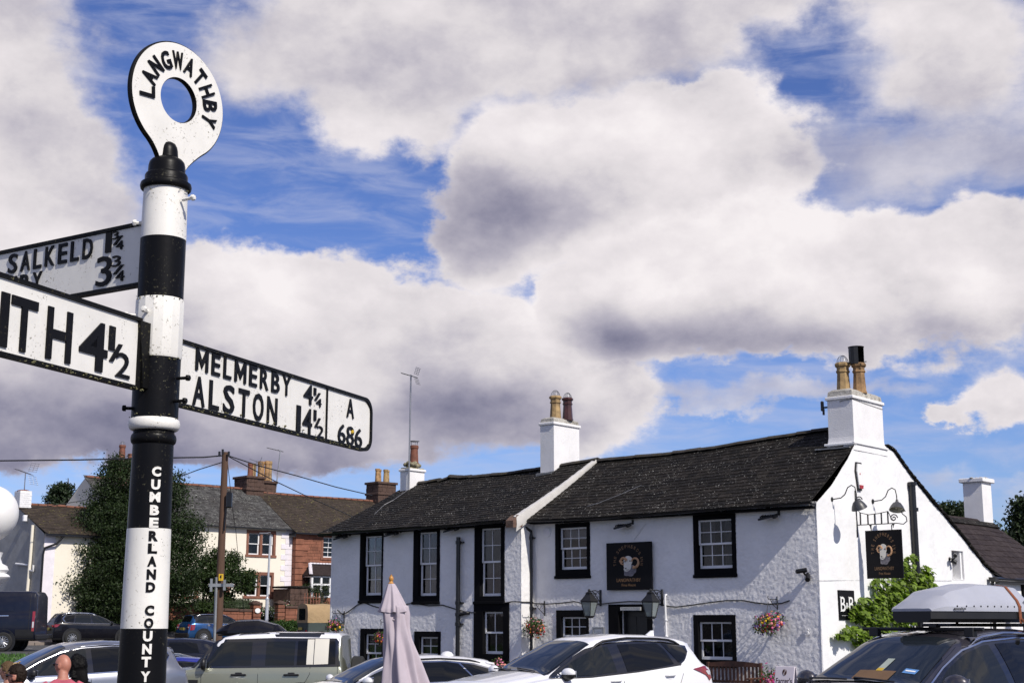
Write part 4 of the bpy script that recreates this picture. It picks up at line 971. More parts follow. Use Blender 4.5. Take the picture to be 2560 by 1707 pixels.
mb.tube([(0, -.10 - .09 * (1 - i / 22) * math.cos(i * .5), .62 + .09 * (1 - i / 22) * math.sin(i * .5)) for i in range(20)], .015, 5)
for d in (.38, .98): mb.tube([(0, -d, -.01), (0, -d, -.10)], .012, 5).ell((0, -d, -.02), (.035, .035, .03), nu=8, nv=6)
mb.build('ironwork', M['black_metal'], t, 50)
bl = fac(C6(680, 585), gab(C6(622, 548))[1]); bs = fac(C6(930, 889), gab(C6(622, 548))[1])
yb = gab(C6(622, 548))[1]; x0s = bl[0]; x1s = bs[0]; zt_ = bl[2]; zb_ = bs[2]
t = thing('pub_sign', "black painted ram's head sign hanging from the scrolled bracket on the gable", 'sign', ip(x0s, yb, zb_), IR)
ram_sign(t, (0, 0, 0), EX, -EY, x1s - x0s, zt_ - zb_, True)
MB().tube([(.16, 0, zt_ - zb_ - .02), (.16, 0, zt_ - zb_ + .11)], .012, 6).tube([(x1s - x0s - .25, 0, zt_ - zb_ - .02), (x1s - x0s - .25, 0, zt_ - zb_ + .12)], .012, 6).build('hanger', M['black_metal'], t)
# B&B board, its letters with slab serifs
a = gab(C6(507, 966), .03); b = gab(C6(617, 1160), .03); w_, h_ = b[1] - a[1], a[2] - b[2]
t = thing('guest_house_sign', 'tall black B&B board with white serif letters on the sunlit gable', 'sign', ip(0, a[1], b[2]), IR + math.pi / 2)
MB().bb(0, w_, -.03, 0, 0, h_, ch=.004).build('board', M['signblack'], t); mb = MB(); O_ = np.array([0, -.031, 0])
for c, x, w2, hh in (('B', .09, .30, .50), ('B', .62, .30, .50), ('&', .415, .18, .20)):
    zb2 = .28 if c == 'B' else .38; text(mb, c, O_ + EX * (x * w_) + EZ * (zb2 * h_), EX, EZ, -EY, w2 * w_, hh * h_, 0, .006 if c == 'B' else 0, .006)
    if c == 'B':
        for q_ in (zb2, zb2 + hh - .014): mb.bb((x - .035) * w_, (x + .14) * w_, -.037, -.031, q_ * h_, (q_ + .014) * h_)
mb.bb(.14 * w_, .86 * w_, -.036, -.031, .145 * h_, .153 * h_).ell((.5 * w_, -.033, .149 * h_), (.012, .004, .018), nu=8, nv=5); mb.build('lettering', M['paint_white'], t)
# cable festooned along the front
def cab(pts, r, name, label, m='cable'):
    P_ = [ip(*p) for p in pts]; base = P_[0].copy(); o = MB().tube([p - base for p in P_], r, 6).build(name, M[m], None, 60); o.location = base; return tag(o, label, 'cable')
L1 = [(370, 1095), (405, 1125), (437, 1108), (500, 1062), (543, 1047), (600, 1070), (640, 1080), (700, 1085), (820, 1057), (855, 1050), (960, 1068), (1050, 1063), (1135, 1090), (1200, 1108), (1262, 1113)]
cab([fac(C4(*p), -.53) for p in L1], .016, 'wall_cable', 'black cable looped along the left part of the inn front')
L2 = [(1450, 1050), (1500, 1041), (1545, 1042)]; L3 = [(0, 1041), (60, 1050), (160, 1058), (270, 1050), (350, 1040), (400, 1052), (520, 1057), (600, 1048), (700, 1040), (800, 1042), (870, 1050), (960, 1072), (1010, 1076), (1120, 1062), (1200, 1050), (1330, 1034), (1440, 1034), (1520, 1048), (1600, 1057), (1690, 1052), (1740, 1035)]
cab([fac(C4(*p), -.53) for p in L2] + [(-8.69, -.53, fac(C4(1560, 1044), -.5)[2]), (-8.69, -.03, fac(C5(20, 1046), 0)[2])] + [fac(C5(*p), -.03) for p in L3[1:]], .016, 'wall_cable', 'black cable looped along the right part of the inn front past the lanterns')
cab([gab(C6(330, 905), .006), gab(C6(900, 905), .006), gab(C6(1240, 905), .006)], .004, 'wall_wire', 'thin grey wire running level across the sunlit gable', 'grey_metal')
# brackets and hanging baskets of flowers
FLC = {'pink': (.62, .16, .30), 'magenta': (.50, .03, .22), 'yellow': (.75, .45, .02), 'red': (.42, .02, .025), 'crimson': (.20, .015, .03), 'orange': (.70, .22, .03), 'salmon': (.75, .28, .24), 'white': (.75, .70, .72), 'violet': (.16, .07, .30)}
for k_, c_ in FLC.items(): M['fl_' + k_] = mat(k_ + '_petals', c_, .7, .2, vs=30)
def leaf_mat(name, c, var=.5, tr=.25):
    q = NT(name); i = q.island(); cc = q.mix(i, tuple(x * (1 - var) for x in c), tuple(min(1, x * (1 + var)) for x in c)); q.set(Base_Color=cc, Roughness=.55); q.b.inputs['Specular IOR Level'].default_value = .3
    t_ = q.n('ShaderNodeBsdfTranslucent'); q.l(q.mix(1.0, cc, (1.3, 1.5, .7), 'MULTIPLY'), t_.inputs[0]); mx = q.n('ShaderNodeMixShader'); mx.inputs[0].default_value = tr; q.l(q.b.outputs[0], mx.inputs[1]); q.l(t_.outputs[0], mx.inputs[2]); q.l(mx.outputs[0], q.out.inputs[0]); return q.m
M['bedding'] = leaf_mat('bedding_foliage', (.05, .085, .022)); M['vine'] = leaf_mat('vine_leaf', (.14, .21, .025), .5, .35); M['coco'] = mat('coir_liner', (.09, .06, .035), .95, .4, vs=30, bump=.8, bs=60)
def flowers(parent, n_leaf, n_fl, R, cols, seed, drop=0.):
    r = random.Random(seed); lf = MB(); mats = [M['fl_' + c] for c in cols]; fl = MB()
    def pt(shell):
        while True:
            p = np.array([r.uniform(-1, 1) for _ in range(3)]); d = np.linalg.norm(p)
            if shell < d < 1: return p * R
    lob = [np.array([r.uniform(-.4, .4), r.uniform(-.4, .4), r.uniform(-.4, .4)]) * R for _ in range(8)]
    for _ in range(n_leaf):
        p = pt(.2) * .78 + r.choice(lob); p[2] -= drop * abs(p[0]); a = unit([r.gauss(0, 1) for _ in range(3)]); b = unit(np.cross(a, [r.gauss(0, 1) for _ in range(3)])); s = r.uniform(.022, .045)
        lf.add([p, p + a * s + b * s * .5, p + a * s * 2.1, p + a * s - b * s * .5], [(0, 1, 2, 3)])
    for _ in range(n_fl):
        c0 = r.choice(lob); p = pt(.6) * .76 + c0; p[2] -= drop * abs(p[0]); n = unit(p / R + np.array([-.2, -.5, .3])); u = unit(np.cross(n, [.3, .2, 1])); w = np.cross(n, u); s = r.uniform(.022, .042); k = r.randrange(len(cols))
        zone = 0 if p[2] > R[2] * .3 else 1
        k = r.choice([i for i in range(len(cols)) if (i % 2 == zone or r.random() < .35)] or [k])
        V = [p + n * .012]; 
        for j in range(10): a = j * math.pi / 5; rr_ = s * (1 if j % 2 == 0 else .72); V.append(p + u * rr_ * math.cos(a) + w * rr_ * math.sin(a) + n * .006 * (j % 2))
        fl.add(V, [(0, 1 + j, 1 + (j + 1) % 10) for j in range(10)], k)
    lf.build('foliage', M['bedding'], parent, kind='stuff'); fl.build('flowers', mats, parent, kind='stuff')
def bracket(label, x, ly, z, out, hi=.28, gable=False):
    t = thing('basket_bracket', label, 'bracket', ip(x, ly, z), IR + (math.pi / 2 if gable else 0), 'iron brackets for the hanging baskets')
    mb = MB().bb(-.012, .012, -.02, 0, -hi, .12).tube([(0, -.01, .05), (0, -out, .05), (0, -out - .04, .09), (0, -out - .01, .13)], .010, 5).tube([(0, -.01, -hi + .03), (0, -out * .55, -.08), (0, -out * .8, .05)], .009, 5)
    for s_ in (-1, 1): mb.tube([(.05 * s_, -out * .3 - .05 * math.cos(a), -.03 + .06 * math.sin(a)) for a in np.linspace(0, 5, 9)], .006, 4)
    mb.build('ironwork', M['black_metal'], t); return t
def basket(label, bx, by, bz, R, cols, seed, hang=.45, rz=IR, nl=420, nf=120):
    t = thing('hanging_basket', label, 'hanging basket', ip(bx, by, bz), rz, 'hanging flower baskets on the inn')
    MB().lathe([(.0, -.17), (.09, -.16), (.15, -.10), (.18, .0), (.17, .0), (.13, -.09), (0, -.13)], n=14).build('bowl', M['coco'], t, 60)
    mb = MB()
    for k in range(3): a = k * 2.094 + .4; mb.tube([(.17 * math.cos(a), .17 * math.sin(a), 0), (0, 0, hang)], .005, 4)
    mb.build('chain', M['black_metal'], t); flowers(t, nl, nf, np.array(R), cols, seed)
p = fac(C4(408, 1128), -.55); bracket('iron basket bracket at the far left end of the inn front', p[0], -.5, p[2], .45)
bk = fac(C4(352, 1195), -.98); basket('basket of pink, crimson and yellow flowers at the far left end of the inn', bk[0], -.98, bk[2], (.28, .28, .22), ['pink', 'crimson', 'pink', 'yellow'], 1)
bk = fac(C4(650, 1275), -.98); basket('basket of red and orange flowers half hidden by the closed parasol', bk[0], -.98, bk[2], (.24, .24, .2), ['red', 'orange', 'magenta', 'crimson'], 2); bracket('iron basket bracket half hidden by the closed parasol', bk[0], -.5, bk[2] + .4, .46)
p = fac(C4(1706, 1065), -.02); bracket('iron basket bracket right of the middle downpipe', p[0], 0, p[2], .5)
bk = fac(C4(1642, 1200), -.5); basket('large basket of salmon geraniums and dark red trailing flowers by the middle downpipe', bk[0], -.5, bk[2] - .03, (.33, .33, .30), ['salmon', 'crimson', 'pink', 'red', 'salmon', 'orange'], 3, .5, nl=700, nf=130)
p = fac(C5(1660, 1040), -.02); bracket('iron basket bracket on the right part of the inn front', p[0], 0, p[2], .42, .2)
bk = fac(C5(1607, 1180), -.42); basket('bright basket of magenta, yellow and orange flowers right of the lower window', bk[0], -.42, bk[2], (.36, .36, .29), ['magenta', 'orange', 'yellow', 'salmon', 'pink', 'violet', 'magenta', 'red'], 4, .5, nl=700, nf=210)
p = gab(C6(1668, 1000), .0); bracket('thin iron basket bracket on the rear wing of the inn', -.06, p[1] + .5, p[2], .45, .2, True)
bk = gab(C6(1690, 1110), .42); basket('basket of red and orange flowers on the rear wing behind the roof box', .42, bk[1], bk[2], (.30, .30, .24), ['crimson', 'orange', 'red', 'magenta'], 5, .5, IR)
# the vine on the gable
VE = [(982, 770, 28, 55), (960, 850, 50, 55), (840, 925, 105, 45), (1060, 890, 75, 60), (1000, 960, 140, 60), (850, 1010, 110, 60), (700, 1050, 50, 42), (760, 1130, 115, 90), (650, 1110, 55, 60), (620, 1235, 90, 45), (530, 1255, 32, 14), (800, 1260, 110, 70), (950, 1100, 110, 110), (1110, 930, 40, 20), (1085, 835, 26, 36), (690, 1310, 60, 40), (880, 1350, 150, 90)]
vine = thing('grape_vine', 'bright green leafy vine climbing the sunlit gable beneath the hanging sign', 'climbing plant', ip(0, 4.4, 0), IR + math.pi / 2)
r_ = random.Random(5); lv = []
for i in range(2600):
    x, y, rx, ry = r_.choices(VE, weights=[e[2] * e[3] + 800 for e in VE])[0]; a = r_.uniform(0, 6.28); k = math.sqrt(r_.random()) * r_.uniform(.8, 1.12); g_ = gab(C6(x + rx * k * math.cos(a), y + ry * k * math.sin(a)), .2)
    if g_[2] < .1: continue
    out = r_.uniform(.03, .16) + .30 * r_.random() * max(0, 1 - k); lv.append((g_[1] - 4.4, -out, g_[2]))
LS = [(0, 0), (.30, .10), (.52, .42), (.30, .55), (.26, .92), (0, 1.05), (-.26, .92), (-.30, .55), (-.52, .42), (-.30, .10)]
lm = MB().add([(x, .06 * abs(x) + .1 * (y - .5) ** 2, -y) for x, y in LS], [tuple(range(10))]).mesh('leaf', M['vine']); lv.sort(key=lambda p: p[1]); jm = MB()
for i, p in enumerate(lv):
    s = r_.uniform(.09, .16); Rr = (Matrix.Rotation(r_.gauss(0, .5), 3, 'Z') @ Matrix.Rotation(r_.gauss(-.75, .4), 3, 'X') @ Matrix.Rotation(r_.gauss(0, .6), 3, 'Y'))
    if i < 220:
        o = bpy.data.objects.new('leaf', lm); COL.objects.link(o); o.parent = vine; o.matrix_local = Matrix.Translation(p) @ Rr.to_4x4() @ Matrix.Scale(s, 4)
    else: jm.add(np.array([(x * s, (.06 * abs(x) + .1 * (y - .5) ** 2) * s, -y * s) for x, y in LS]) @ np.array(Rr).T + A3(p), [tuple(range(10))])
jm.build('leaves', M['vine'], vine, kind='stuff')
mb = MB()
for e in ((.2, 3.0), (-.5, 2.4), (-1.6, 1.9), (.9, 2.6), (-2.4, 1.0)): mb.tube([(0, -.04, 0), (e[0] * .3, -.05, e[1] * .4), (e[0] * .6, -.06, e[1] * .75), (e[0], -.06, e[1])], [.035, .028, .02, .012], 6)
mb.build('stem', M['timber_pole'], vine)
# bench, coffee board and pot in front of the wall
M['bench_wood'] = mat('stained_bench_timber', (.075, .030, .016), .6, .35, vs=5, bump=.3)
b0 = fac(C5(1200, 1500), -.55)[0]; b1 = fac(C5(1493, 1500), -.55)[0]
t = on_inn('garden_bench', 'brown slatted wooden bench against the inn wall under the lower window', 'bench', (b0 + b1) / 2, -.55, gz(*ip((b0 + b1) / 2, -.55, 0)[:2])); w_ = (b1 - b0) / 2 + .1
for s_ in (-1, 1):
    MB().bb(s_ * w_ - .035, s_ * w_ + .035, .24, .31, 0, 1.0, ch=.008).build('leg', M['bench_wood'], t); MB().bb(s_ * w_ - .035, s_ * w_ + .035, -.26, -.19, 0, .62, ch=.008).build('leg', M['bench_wood'], t)
    MB().bb(s_ * w_ - .045, s_ * w_ + .045, -.33, .24, .62, .665, ch=.01).build('armrest', M['bench_wood'], t)
mb = MB(); n = 18; up = [(-w_ + 2 * w_ * i / n, .98 + .05 * math.cos((i / n - .5) * math.pi)) for i in range(n + 1)]; mb.prism([(-w_, .9)] + [(w_, .9)] + up[::-1], (0, .30, 0), EX, EZ, -EY, .045); mb.bb(-w_, w_, .26, .30, .52, .58); mb.build('back_rail', M['bench_wood'], t)
sl = MB().box((0, 0, 0), (.06, .018, .34), ch=.004).mesh('slat', M['bench_wood'])
for i in range(int(2 * w_ / .105)):
    o = bpy.data.objects.new('slat', sl); COL.objects.link(o); o.parent = t; o.location = (-w_ + .09 + i * .105, .28, .74)
ss = MB().bb(-w_, w_, -.035, .035, -.012, .012, ch=.004).mesh('seat_slat', M['bench_wood'])
for i in range(6): o = bpy.data.objects.new('seat_slat', ss); COL.objects.link(o); o.parent = t; o.location = (0, -.26 + i * .09, .44)
a = fac(C5(1655, 1455), -.9); b = fac(C5(1780, 1455), -.9); gzz = gz(*ip(a[0], -.9, 0)[:2])
t = on_inn('pavement_sign', "pale A-board advertising Farrer's coffee standing outside the inn corner", 'sign', (a[0] + b[0]) / 2, -.9, gzz); hw = (b[0] - a[0]) / 2; hh = a[2] - gzz
M['aboard'] = mat('pale_lilac_panel', (.60, .55, .60), .5, .05); M['bean'] = mat('coffee_brown', (.05, .018, .012), .5, .1)
for s_ in (-1, 1):
    Rm = np.array(Matrix.Rotation(s_ * .22, 3, 'X')); MB().box((0, s_ * .13, hh / 2), (2 * hw, .03, hh), R=Rm, ch=.012).build('panel', M['aboard'], t)
N_ = unit((0, -math.cos(.22), math.sin(.22))); V_ = unit((0, math.sin(.22), math.cos(.22))); O_ = A3((0, -.13, hh / 2)) + N_ * .016
mb = MB(); text(mb, "Farrer's", O_ - EX * hw * .82 - V_ * hh * .02 + V_ * hh * .12, EX, V_, N_, hw * 1.64, hh * .13, 0, .004, .003); text(mb, 'COFFEE', O_ - EX * hw * .4 + V_ * hh * .04, EX, V_, N_, hw * .8, hh * .04, 0, 0, .003)
mb.prism([(.055 * math.cos(a_) , .075 * math.sin(a_)) for a_ in np.linspace(0, 6.283, 15)[:-1]], O_ + V_ * hh * .36, EX, V_, N_, .004); mb.build('lettering', M['bean'], t, kind='stuff')
mb = MB().tube([O_ + V_ * (hh * .36 + s_ * .07) + EX * .018 * math.sin(s_ * 3) + N_ * .004 for s_ in np.linspace(-1, 1, 7)], .006, 4).build('bean_line', M['aboard'], t)
p = fac(C5(1612, 1500), -.55); t = on_inn('flower_pot', 'plant pot of magenta flowers between the bench and the coffee board', 'flower pot', p[0], -.55, gz(*ip(p[0], -.55, 0)[:2]))
MB().lathe([(.16, 0), (.2, .38), (.23, .38), (.23, .45), (.19, .45), (.18, .36)], n=16).build('pot', M['black'], t, 40)
tt = bpy.data.objects.new('plant', None); COL.objects.link(tt); tt.parent = t; tt.location = (0, 0, .68); flowers(tt, 260, 80, np.array([.26, .26, .3]), ['magenta', 'pink', 'magenta', 'red'], 8)
p = fac(C4(1412, 1452), -.9); t = on_inn('flower_pot', 'plant pot of pale pink flowers below the lower window by the middle downpipe', 'flower pot', p[0], -.9, gz(*ip(p[0], -.9, 0)[:2]))
MB().lathe([(.16, 0), (.2, .38), (.23, .38), (.23, .45), (.19, .45), (.18, .36)], n=16).build('pot', M['black'], t, 40); tt = bpy.data.objects.new('plant', None); COL.objects.link(tt); tt.parent = t; tt.location = (0, 0, .68); flowers(tt, 220, 70, np.array([.26, .26, .26]), ['pink', 'salmon'], 9)
# television aerial on the left chimney
def aerial(label, loc, rz, mast, s=1.0):
    t = thing('tv_aerial', label, 'aerial', loc, rz, 'rooftop television aerials'); MB().tube([(0, 0, 0), (.02 * mast / 3, 0, mast)], .026, 6).build('mast', M['alu'], t)
    mb = MB().tube([(-.55 * s, 0, mast - .02 + .16 * s), (.45 * s, 0, mast - .02 - .16 * s)], .014, 4)
    for k in range(12): x = -.52 * s + k * .07 * s; z = mast - .02 - .32 * s * (x / s); L = .16 * s * (1 - .02 * k); mb.tube([(x, -L, z), (x, L, z)], .008, 3)
    for sgn in (1, -1):   # two leaves of the reflector
        for k in range(5): z = mast - .1 * s + sgn * (.10 + .085 * k) * s; x = .36 * s + .03 * s * k; mb.tube([(x, -.28 * s, z), (x, .28 * s, z)], .008, 3)
        for y in (-.24 * s, 0, .24 * s): mb.tube([(.36 * s, y, mast - .1 * s + sgn * .1 * s), (.48 * s, y, mast - .1 * s + sgn * .46 * s)], .008, 3)
    mb.build('antenna', M['alu'], t)
aerial('tall television aerial on a grey mast strapped to the left inn chimney', ip(-15.80, 2.36, 6.2), math.radians(-22), 3.72, .60)
# ------------------------------------------------------------------ the houses across the green
HA = math.radians(43.9); HX = np.array([math.cos(HA), math.sin(HA), 0]); HY = np.array([-math.sin(HA), math.cos(HA), 0])
def K4(x, y): return 440 + .27416 * x, 1130 + .27416 * y
def K1(x, y): return .19127 * x, 1180 + .19127 * y
def G2(x, y): return 400 + .2126 * x, 1480 + .2126 * y
class House:
    def __init__(s, name, label, cat, base): s.P = A3(base); s.t = thing(name, label, cat, base, HA)
    def f(s, uv, off=0.): return onp(*uv, HY, off, s.P, HX, HY)
    def g(s, uv, off=0.): return onp(*uv, HX, off, s.P, HX, HY)
def stone_window(H, surround, sashes, off, mt, rows=(1, 1), cols=1, rec=.14):
    a = H.f(surround[0], off); b = H.f(surround[1], off); X0, X1, Z0, Z1 = a[0], b[0], b[2], a[2]; mb = MB(); t = off - .03; n = len(sashes)
    fw = .17; W_ = (X1 - X0 - fw * (n + 1)) / n; xs = [X0 + fw + k * (W_ + fw) for k in range(n)]
    mb.bb(X0, X1, t, off + .25, Z1 - .2, Z1, ch=.01).bb(X0 - .06, X1 + .06, t - .03, off + .25, Z0, Z0 + .16, ch=.01).bb(X0, X0 + fw, t, off + .25, Z0 + .16, Z1 - .2, ch=.01)
    for x in xs: mb.bb(x + W_, x + W_ + fw, t, off + .25, Z0 + .16, Z1 - .2, ch=.01)
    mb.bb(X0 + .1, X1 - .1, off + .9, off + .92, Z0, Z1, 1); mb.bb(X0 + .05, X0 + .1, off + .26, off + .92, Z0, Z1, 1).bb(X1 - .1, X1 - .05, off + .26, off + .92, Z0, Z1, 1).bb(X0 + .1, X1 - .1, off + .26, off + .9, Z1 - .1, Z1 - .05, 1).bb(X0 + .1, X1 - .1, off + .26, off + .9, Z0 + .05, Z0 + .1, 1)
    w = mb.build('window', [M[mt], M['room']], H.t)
    global REC
    o_, REC = REC, rec
    for x in xs: sash_window(w, (0, off, 0), EX, -EY, x, x + W_, Z0 + .16, Z1 - .2, cols, rows[0], rows[1], '', fw=.09, bar=.035)
    REC = o_; return w
def gslates(H, parent, x0, x1, y0, z0, y1, z1, m, seed, ex=.24, wd=.34, nind=0):
    A = x1 - x0; B = math.hypot(y1 - y0, z1 - z0)
    def P(a, b): t = b / B; return np.array([x0 + a, y0 + (y1 - y0) * t, z0 + (z1 - z0) * t - .03 * math.sin(3.14 * t) + .02 * math.sin(a * .9)])
    d = deck('roof', P, A, B, 14, 4, parent=parent); slates(d, P, A, B, ex, wd, nind, m, seed, th=.016, jit=.02, lift=.016); return d
def rubble(mb, L, h, t, cw, ch, seed, f):
    """coursed stones with sunk joints; f maps (along, out, up) to a point"""
    r = random.Random(seed); z = 0
    while z < h - .03:
        hh = min(ch * r.uniform(.8, 1.25), h - z); x = -r.uniform(0, cw)
        while x < L:
            w = cw * r.uniform(.6, 1.5); a, b = max(x, 0), min(x + w, L); x += w
            if b - a < .06: continue
            j = .012; o = r.uniform(-.012, .018); c = [(a + j, -o, z + j), (b - j, -o, z + j), (b - j, -o, z + hh - j), (a + j, -o, z + hh - j)]; k = [(p[0], t, p[2]) for p in c]
            mb.add([f(*p) for p in c + k], [(0, 1, 2, 3), (1, 5, 6, 2), (3, 2, 6, 7), (4, 0, 3, 7), (5, 4, 7, 6), (0, 4, 5, 1)])
        z += hh
# the cream house in the middle
b_ = at_y(731, 1515, 92.0); b_[2] = 3.0
CH = House('cream_house', 'cream rendered house with red stone window frames, pale quoins and grey slate roof', 'house', b_)
eR = CH.f(K4(1065, 705)); eL = CH.f(K4(270, 665)); zE = (eR[2] + eL[2]) / 2; LFT = CH.f((292, 1330))[0]; DEP = 8.4
zR = (CH.f(K4(528, 338), DEP / 2)[2] + CH.f(K4(40, 290), DEP / 2)[2]) / 2
U1 = (K4(645, 705), K4(905, 963)); U2 = (K4(625, 1087), K4(885, 1336)); U3 = (K4(-60, 1085), K4(195, 1335))
stone_window(CH, U1, (1, 2), 0, 'redtrim'); stone_window(CH, U2, (1, 2), 0, 'redtrim'); w3 = stone_window(CH, U3, (1, 2), 0, 'redtrim')
holes = []
for U_ in (U1, U2, U3): a = CH.f(U_[0]); b = CH.f(U_[1]); holes.append((a[0] + .08, b[0] - .08, b[2] + .08, a[2] - .08))
d0 = CH.f(K4(332, 1215))[0]; d1 = CH.f(K4(488, 1215))[0]; dz = CH.f(K4(340, 1200))[2]; holes.append((d0 + .1, d1 - .1, -1, dz - .1))
rough_wall('front_wall', (0, 0, 0), EX, -EY, LFT, 0, -1.2, lambda x: zE + .1, holes, .22, ((2, .01),), 21, M['cream'], CH.t)
mb = MB().bb(d0, d0 + .24, -.06, .3, -1, dz).bb(d1 - .24, d1, -.06, .3, -1, dz).bb(d0, d1, -.08, .3, dz - .02, dz + .25); fr = mb.build('door_case', M['redtrim'], CH.t); mb = MB().bb(d0 + .24, d1 - .24, .2, .25, -1, dz - .02)
for k in range(2): mb.bb(d0 + .34, d1 - .34, .18, .2, -.6 + k * 1.1, .2 + k * 1.1)
mb.build('door', mat('pale_grey_door', (.45, .48, .46), .5), CH.t)
qm = MB().bb(-.5, .5, -.5, .5, -.5, .5, ch=.02).mesh('quoin', M['cream_trim'])
for k in range(17):
    hq = (zE + .9) / 17; w_ = 1.02 if k % 2 else .70; o = bpy.data.objects.new('quoin', qm); COL.objects.link(o); o.parent = CH.t; o.location = (-w_ / 2 + .01, .03, -.8 + (k + .5) * hq); o.scale = (w_, .12, hq - .02)
mb = MB().prism([(0, -1.2), (DEP, -1.2), (DEP, zE), (DEP / 2, zR), (0, zE)], (-.2, 0, 0), EY, EZ, EX, .2).prism([(0, -1.2), (DEP, -1.2), (DEP, zE), (DEP / 2, zR), (0, zE)], (LFT, 0, 0), EY, EZ, EX, .2).bb(LFT, 0, DEP - .2, DEP, -1.2, zE); mb.build('wall', M['cream'], CH.t)
gslates(CH, CH.t, LFT - .1, .12, -.28, zE - .02, DEP / 2, zR, 'slate_grey', 31)
MB().grid([[(x, DEP / 2, zR), (x, DEP + .3, zE)] for x in (LFT, .1)]).bb(LFT, .1, -.36, -.26, zE - .08, zE + .0).build('gutter', M['black'], CH.t)
rt = MB().box((0, 0, 0), (.5, .34, .14), ch=.04).mesh('ridge_tile', M['redtrim'])
def ridge_row(H, x0, x1, y, z):
    n = int((x1 - x0) / .52)
    for i in range(n): o = bpy.data.objects.new('ridge_tile', rt); COL.objects.link(o); o.parent = H.t; o.location = (x0 + (i + .5) * (x1 - x0) / n, y, z + .03 + rnd.uniform(-.015, .015)); o.rotation_euler = (0, rnd.uniform(-.03, .03), 0)
ridge_row(CH, LFT, .0, DEP / 2, zR)
def stack(H, x0, x1, y0, y1, z0, z1, m, bands=((.55, .07), (.96, .10)), flash=True):
    mb = MB(); rubble(mb, x1 - x0, z1 - z0, .1, .36, .24, 3, lambda a, o, z: A3((x0 + a, y0 + o, z0 + z))); rubble(mb, y1 - y0, z1 - z0, .1, .36, .24, 4, lambda a, o, z: A3((x0 + o, y1 - a, z0 + z)))
    mb.bb(x0 + .015, x1 - .0, y0 + .015, y1, z0, z1)
    for f, o in bands: mb.bb(x0 - o, x1 + o, y0 - o, y1 + o, z0 + (z1 - z0) * f - .09, z0 + (z1 - z0) * f + .07, ch=.02)
    c = mb.build('chimney', M[m], H.t)
    return c
def K4d(uv, d): return CH.f(uv, d)
yc = 3.55; a = CH.f(K4(608, 200), yc); b = CH.f(K4(800, 400), yc); c1 = stack(CH, a[0] + .35, b[0], yc, yc + 1.5, zR - 1.1, a[2] - .05, 'redstone_dark'); zt = a[2] - .02
MB().bb(a[0] + .2, b[0] + .1, yc - .35, yc, zR - 1.3, zR - .95).build('lead_flashing', M['lead'], c1)
for k, (px, m) in enumerate(((672, 'redpot'), (708, 'buffpot'))): p = CH.f(K4(px, 195), yc + .5); pot(c1, p[0], yc + .45 + .1 * k, zt, .85, .19, m, 'plain')
c2 = stack(CH, b[0] + .02, b[0] + 1.12, yc + .25, yc + 1.7, zR - 1.3, zt - .25, 'redstone_dark')
for k, px in enumerate((765, 795, 828, 864)): p = CH.f(K4(px, 200), yc + .6); pot(c2, p[0] - .08, yc + .45 + .22 * (k % 2), zt - .22, 1.25 + .03 * k, .20, 'soot_pot' if k < 3 else 'buffpot', 'plain')
p = CH.f((305, 1170), DEP / 2); c3 = stack(CH, p[0] - .6, p[0] + .9, DEP / 2 - .7, DEP / 2 + .7, zR - .5, CH.f((300, 1150), DEP / 2)[2], 'redstone_dark'); zt3 = CH.f((300, 1150), DEP / 2)[2]
pot(c3, p[0] - .05, DEP / 2, zt3, .95, .22, 'redpot', 'plain', 'dome'); pot(c3, p[0] + .55, DEP / 2, zt3, .45, .2, 'redpot', 'plain')
# the red sandstone house joined on its right
RO = -.38
RH = House('red_sandstone_house', 'red sandstone house with brown roof and white bay window beside the cream house', 'house', b_)
c_ = RH.f(K4(1093, 735), RO); x0 = c_[0]; zE2 = c_[2] + .02; x1 = x0 + 15.0; zR2 = (RH.f(K4(920, 382), 3.9)[2] + RH.f(K4(1440, 428), 3.9)[2]) / 2
W1 = (K4(1326, 745), K4(1470, 985)); a = RH.f(W1[0], RO); b = RH.f(W1[1], RO)
w = stone_window(RH, W1, (1,), RO, 'redtrim', (2, 2), 2)
mb = MB(); wl = []
ST = []; hole = (a[0] + .05, b[0] - .05, b[2] + .05, a[2] - .05)
def ashlar(H, x0, x1, z0, z1, off, cw, ch, seed, hole):
    r = random.Random(seed); out = MB(); z = z0; k = 0
    while z < z1:
        h = min(ch, z1 - z); x = x0 - (cw / 2 if k % 2 else 0); k += 1
        while x < x1:
            w = cw * r.uniform(.8, 1.2); p, q_ = max(x, x0), min(x + w, x1); x += w
            if q_ - p < .05: continue
            if p < hole[1] and q_ > hole[0] and z < hole[3] and z + h > hole[2]:
                if p < hole[0]: q_ = hole[0]
                elif q_ > hole[1]: p = hole[1]
                else: continue
            o = r.uniform(-.006, .01); out.bb(p + .008, q_ - .008, off - o, off + .2, z + .008, z + h - .008)
        z += h
    return out
ashlar(RH, x0, x1, -.6, zE2, RO, .55, .19, 7, hole).build('stonework', M['redstone'], RH.t, kind='stuff')
MB().bb(x0 + .02, hole[0], RO + .03, RO + .3, -1.5, zE2).bb(hole[1], x1, RO + .03, RO + .3, -1.5, zE2).bb(hole[0], hole[1], RO + .03, RO + .3, -1.5, hole[2]).bb(hole[0], hole[1], RO + .03, RO + .3, hole[3], zE2).bb(x0 + .02, x0 + .3, RO + .03, 8, -1.5, zE2).build('wall', M['redstone_dark'], RH.t)
qm2 = MB().bb(-.5, .5, -.5, .5, -.5, .5, ch=.03).mesh('quoin', M['redstone'])
for k in range(14):
    hq = (zE2 + .6) / 14; w_ = 1.0 if k % 2 else .62; o = bpy.data.objects.new('quoin', qm2); COL.objects.link(o); o.parent = RH.t; o.location = (x0 + w_ / 2 - .02, RO + .14, -.6 + (k + .5) * hq); o.scale = (w_, .42, hq - .03)
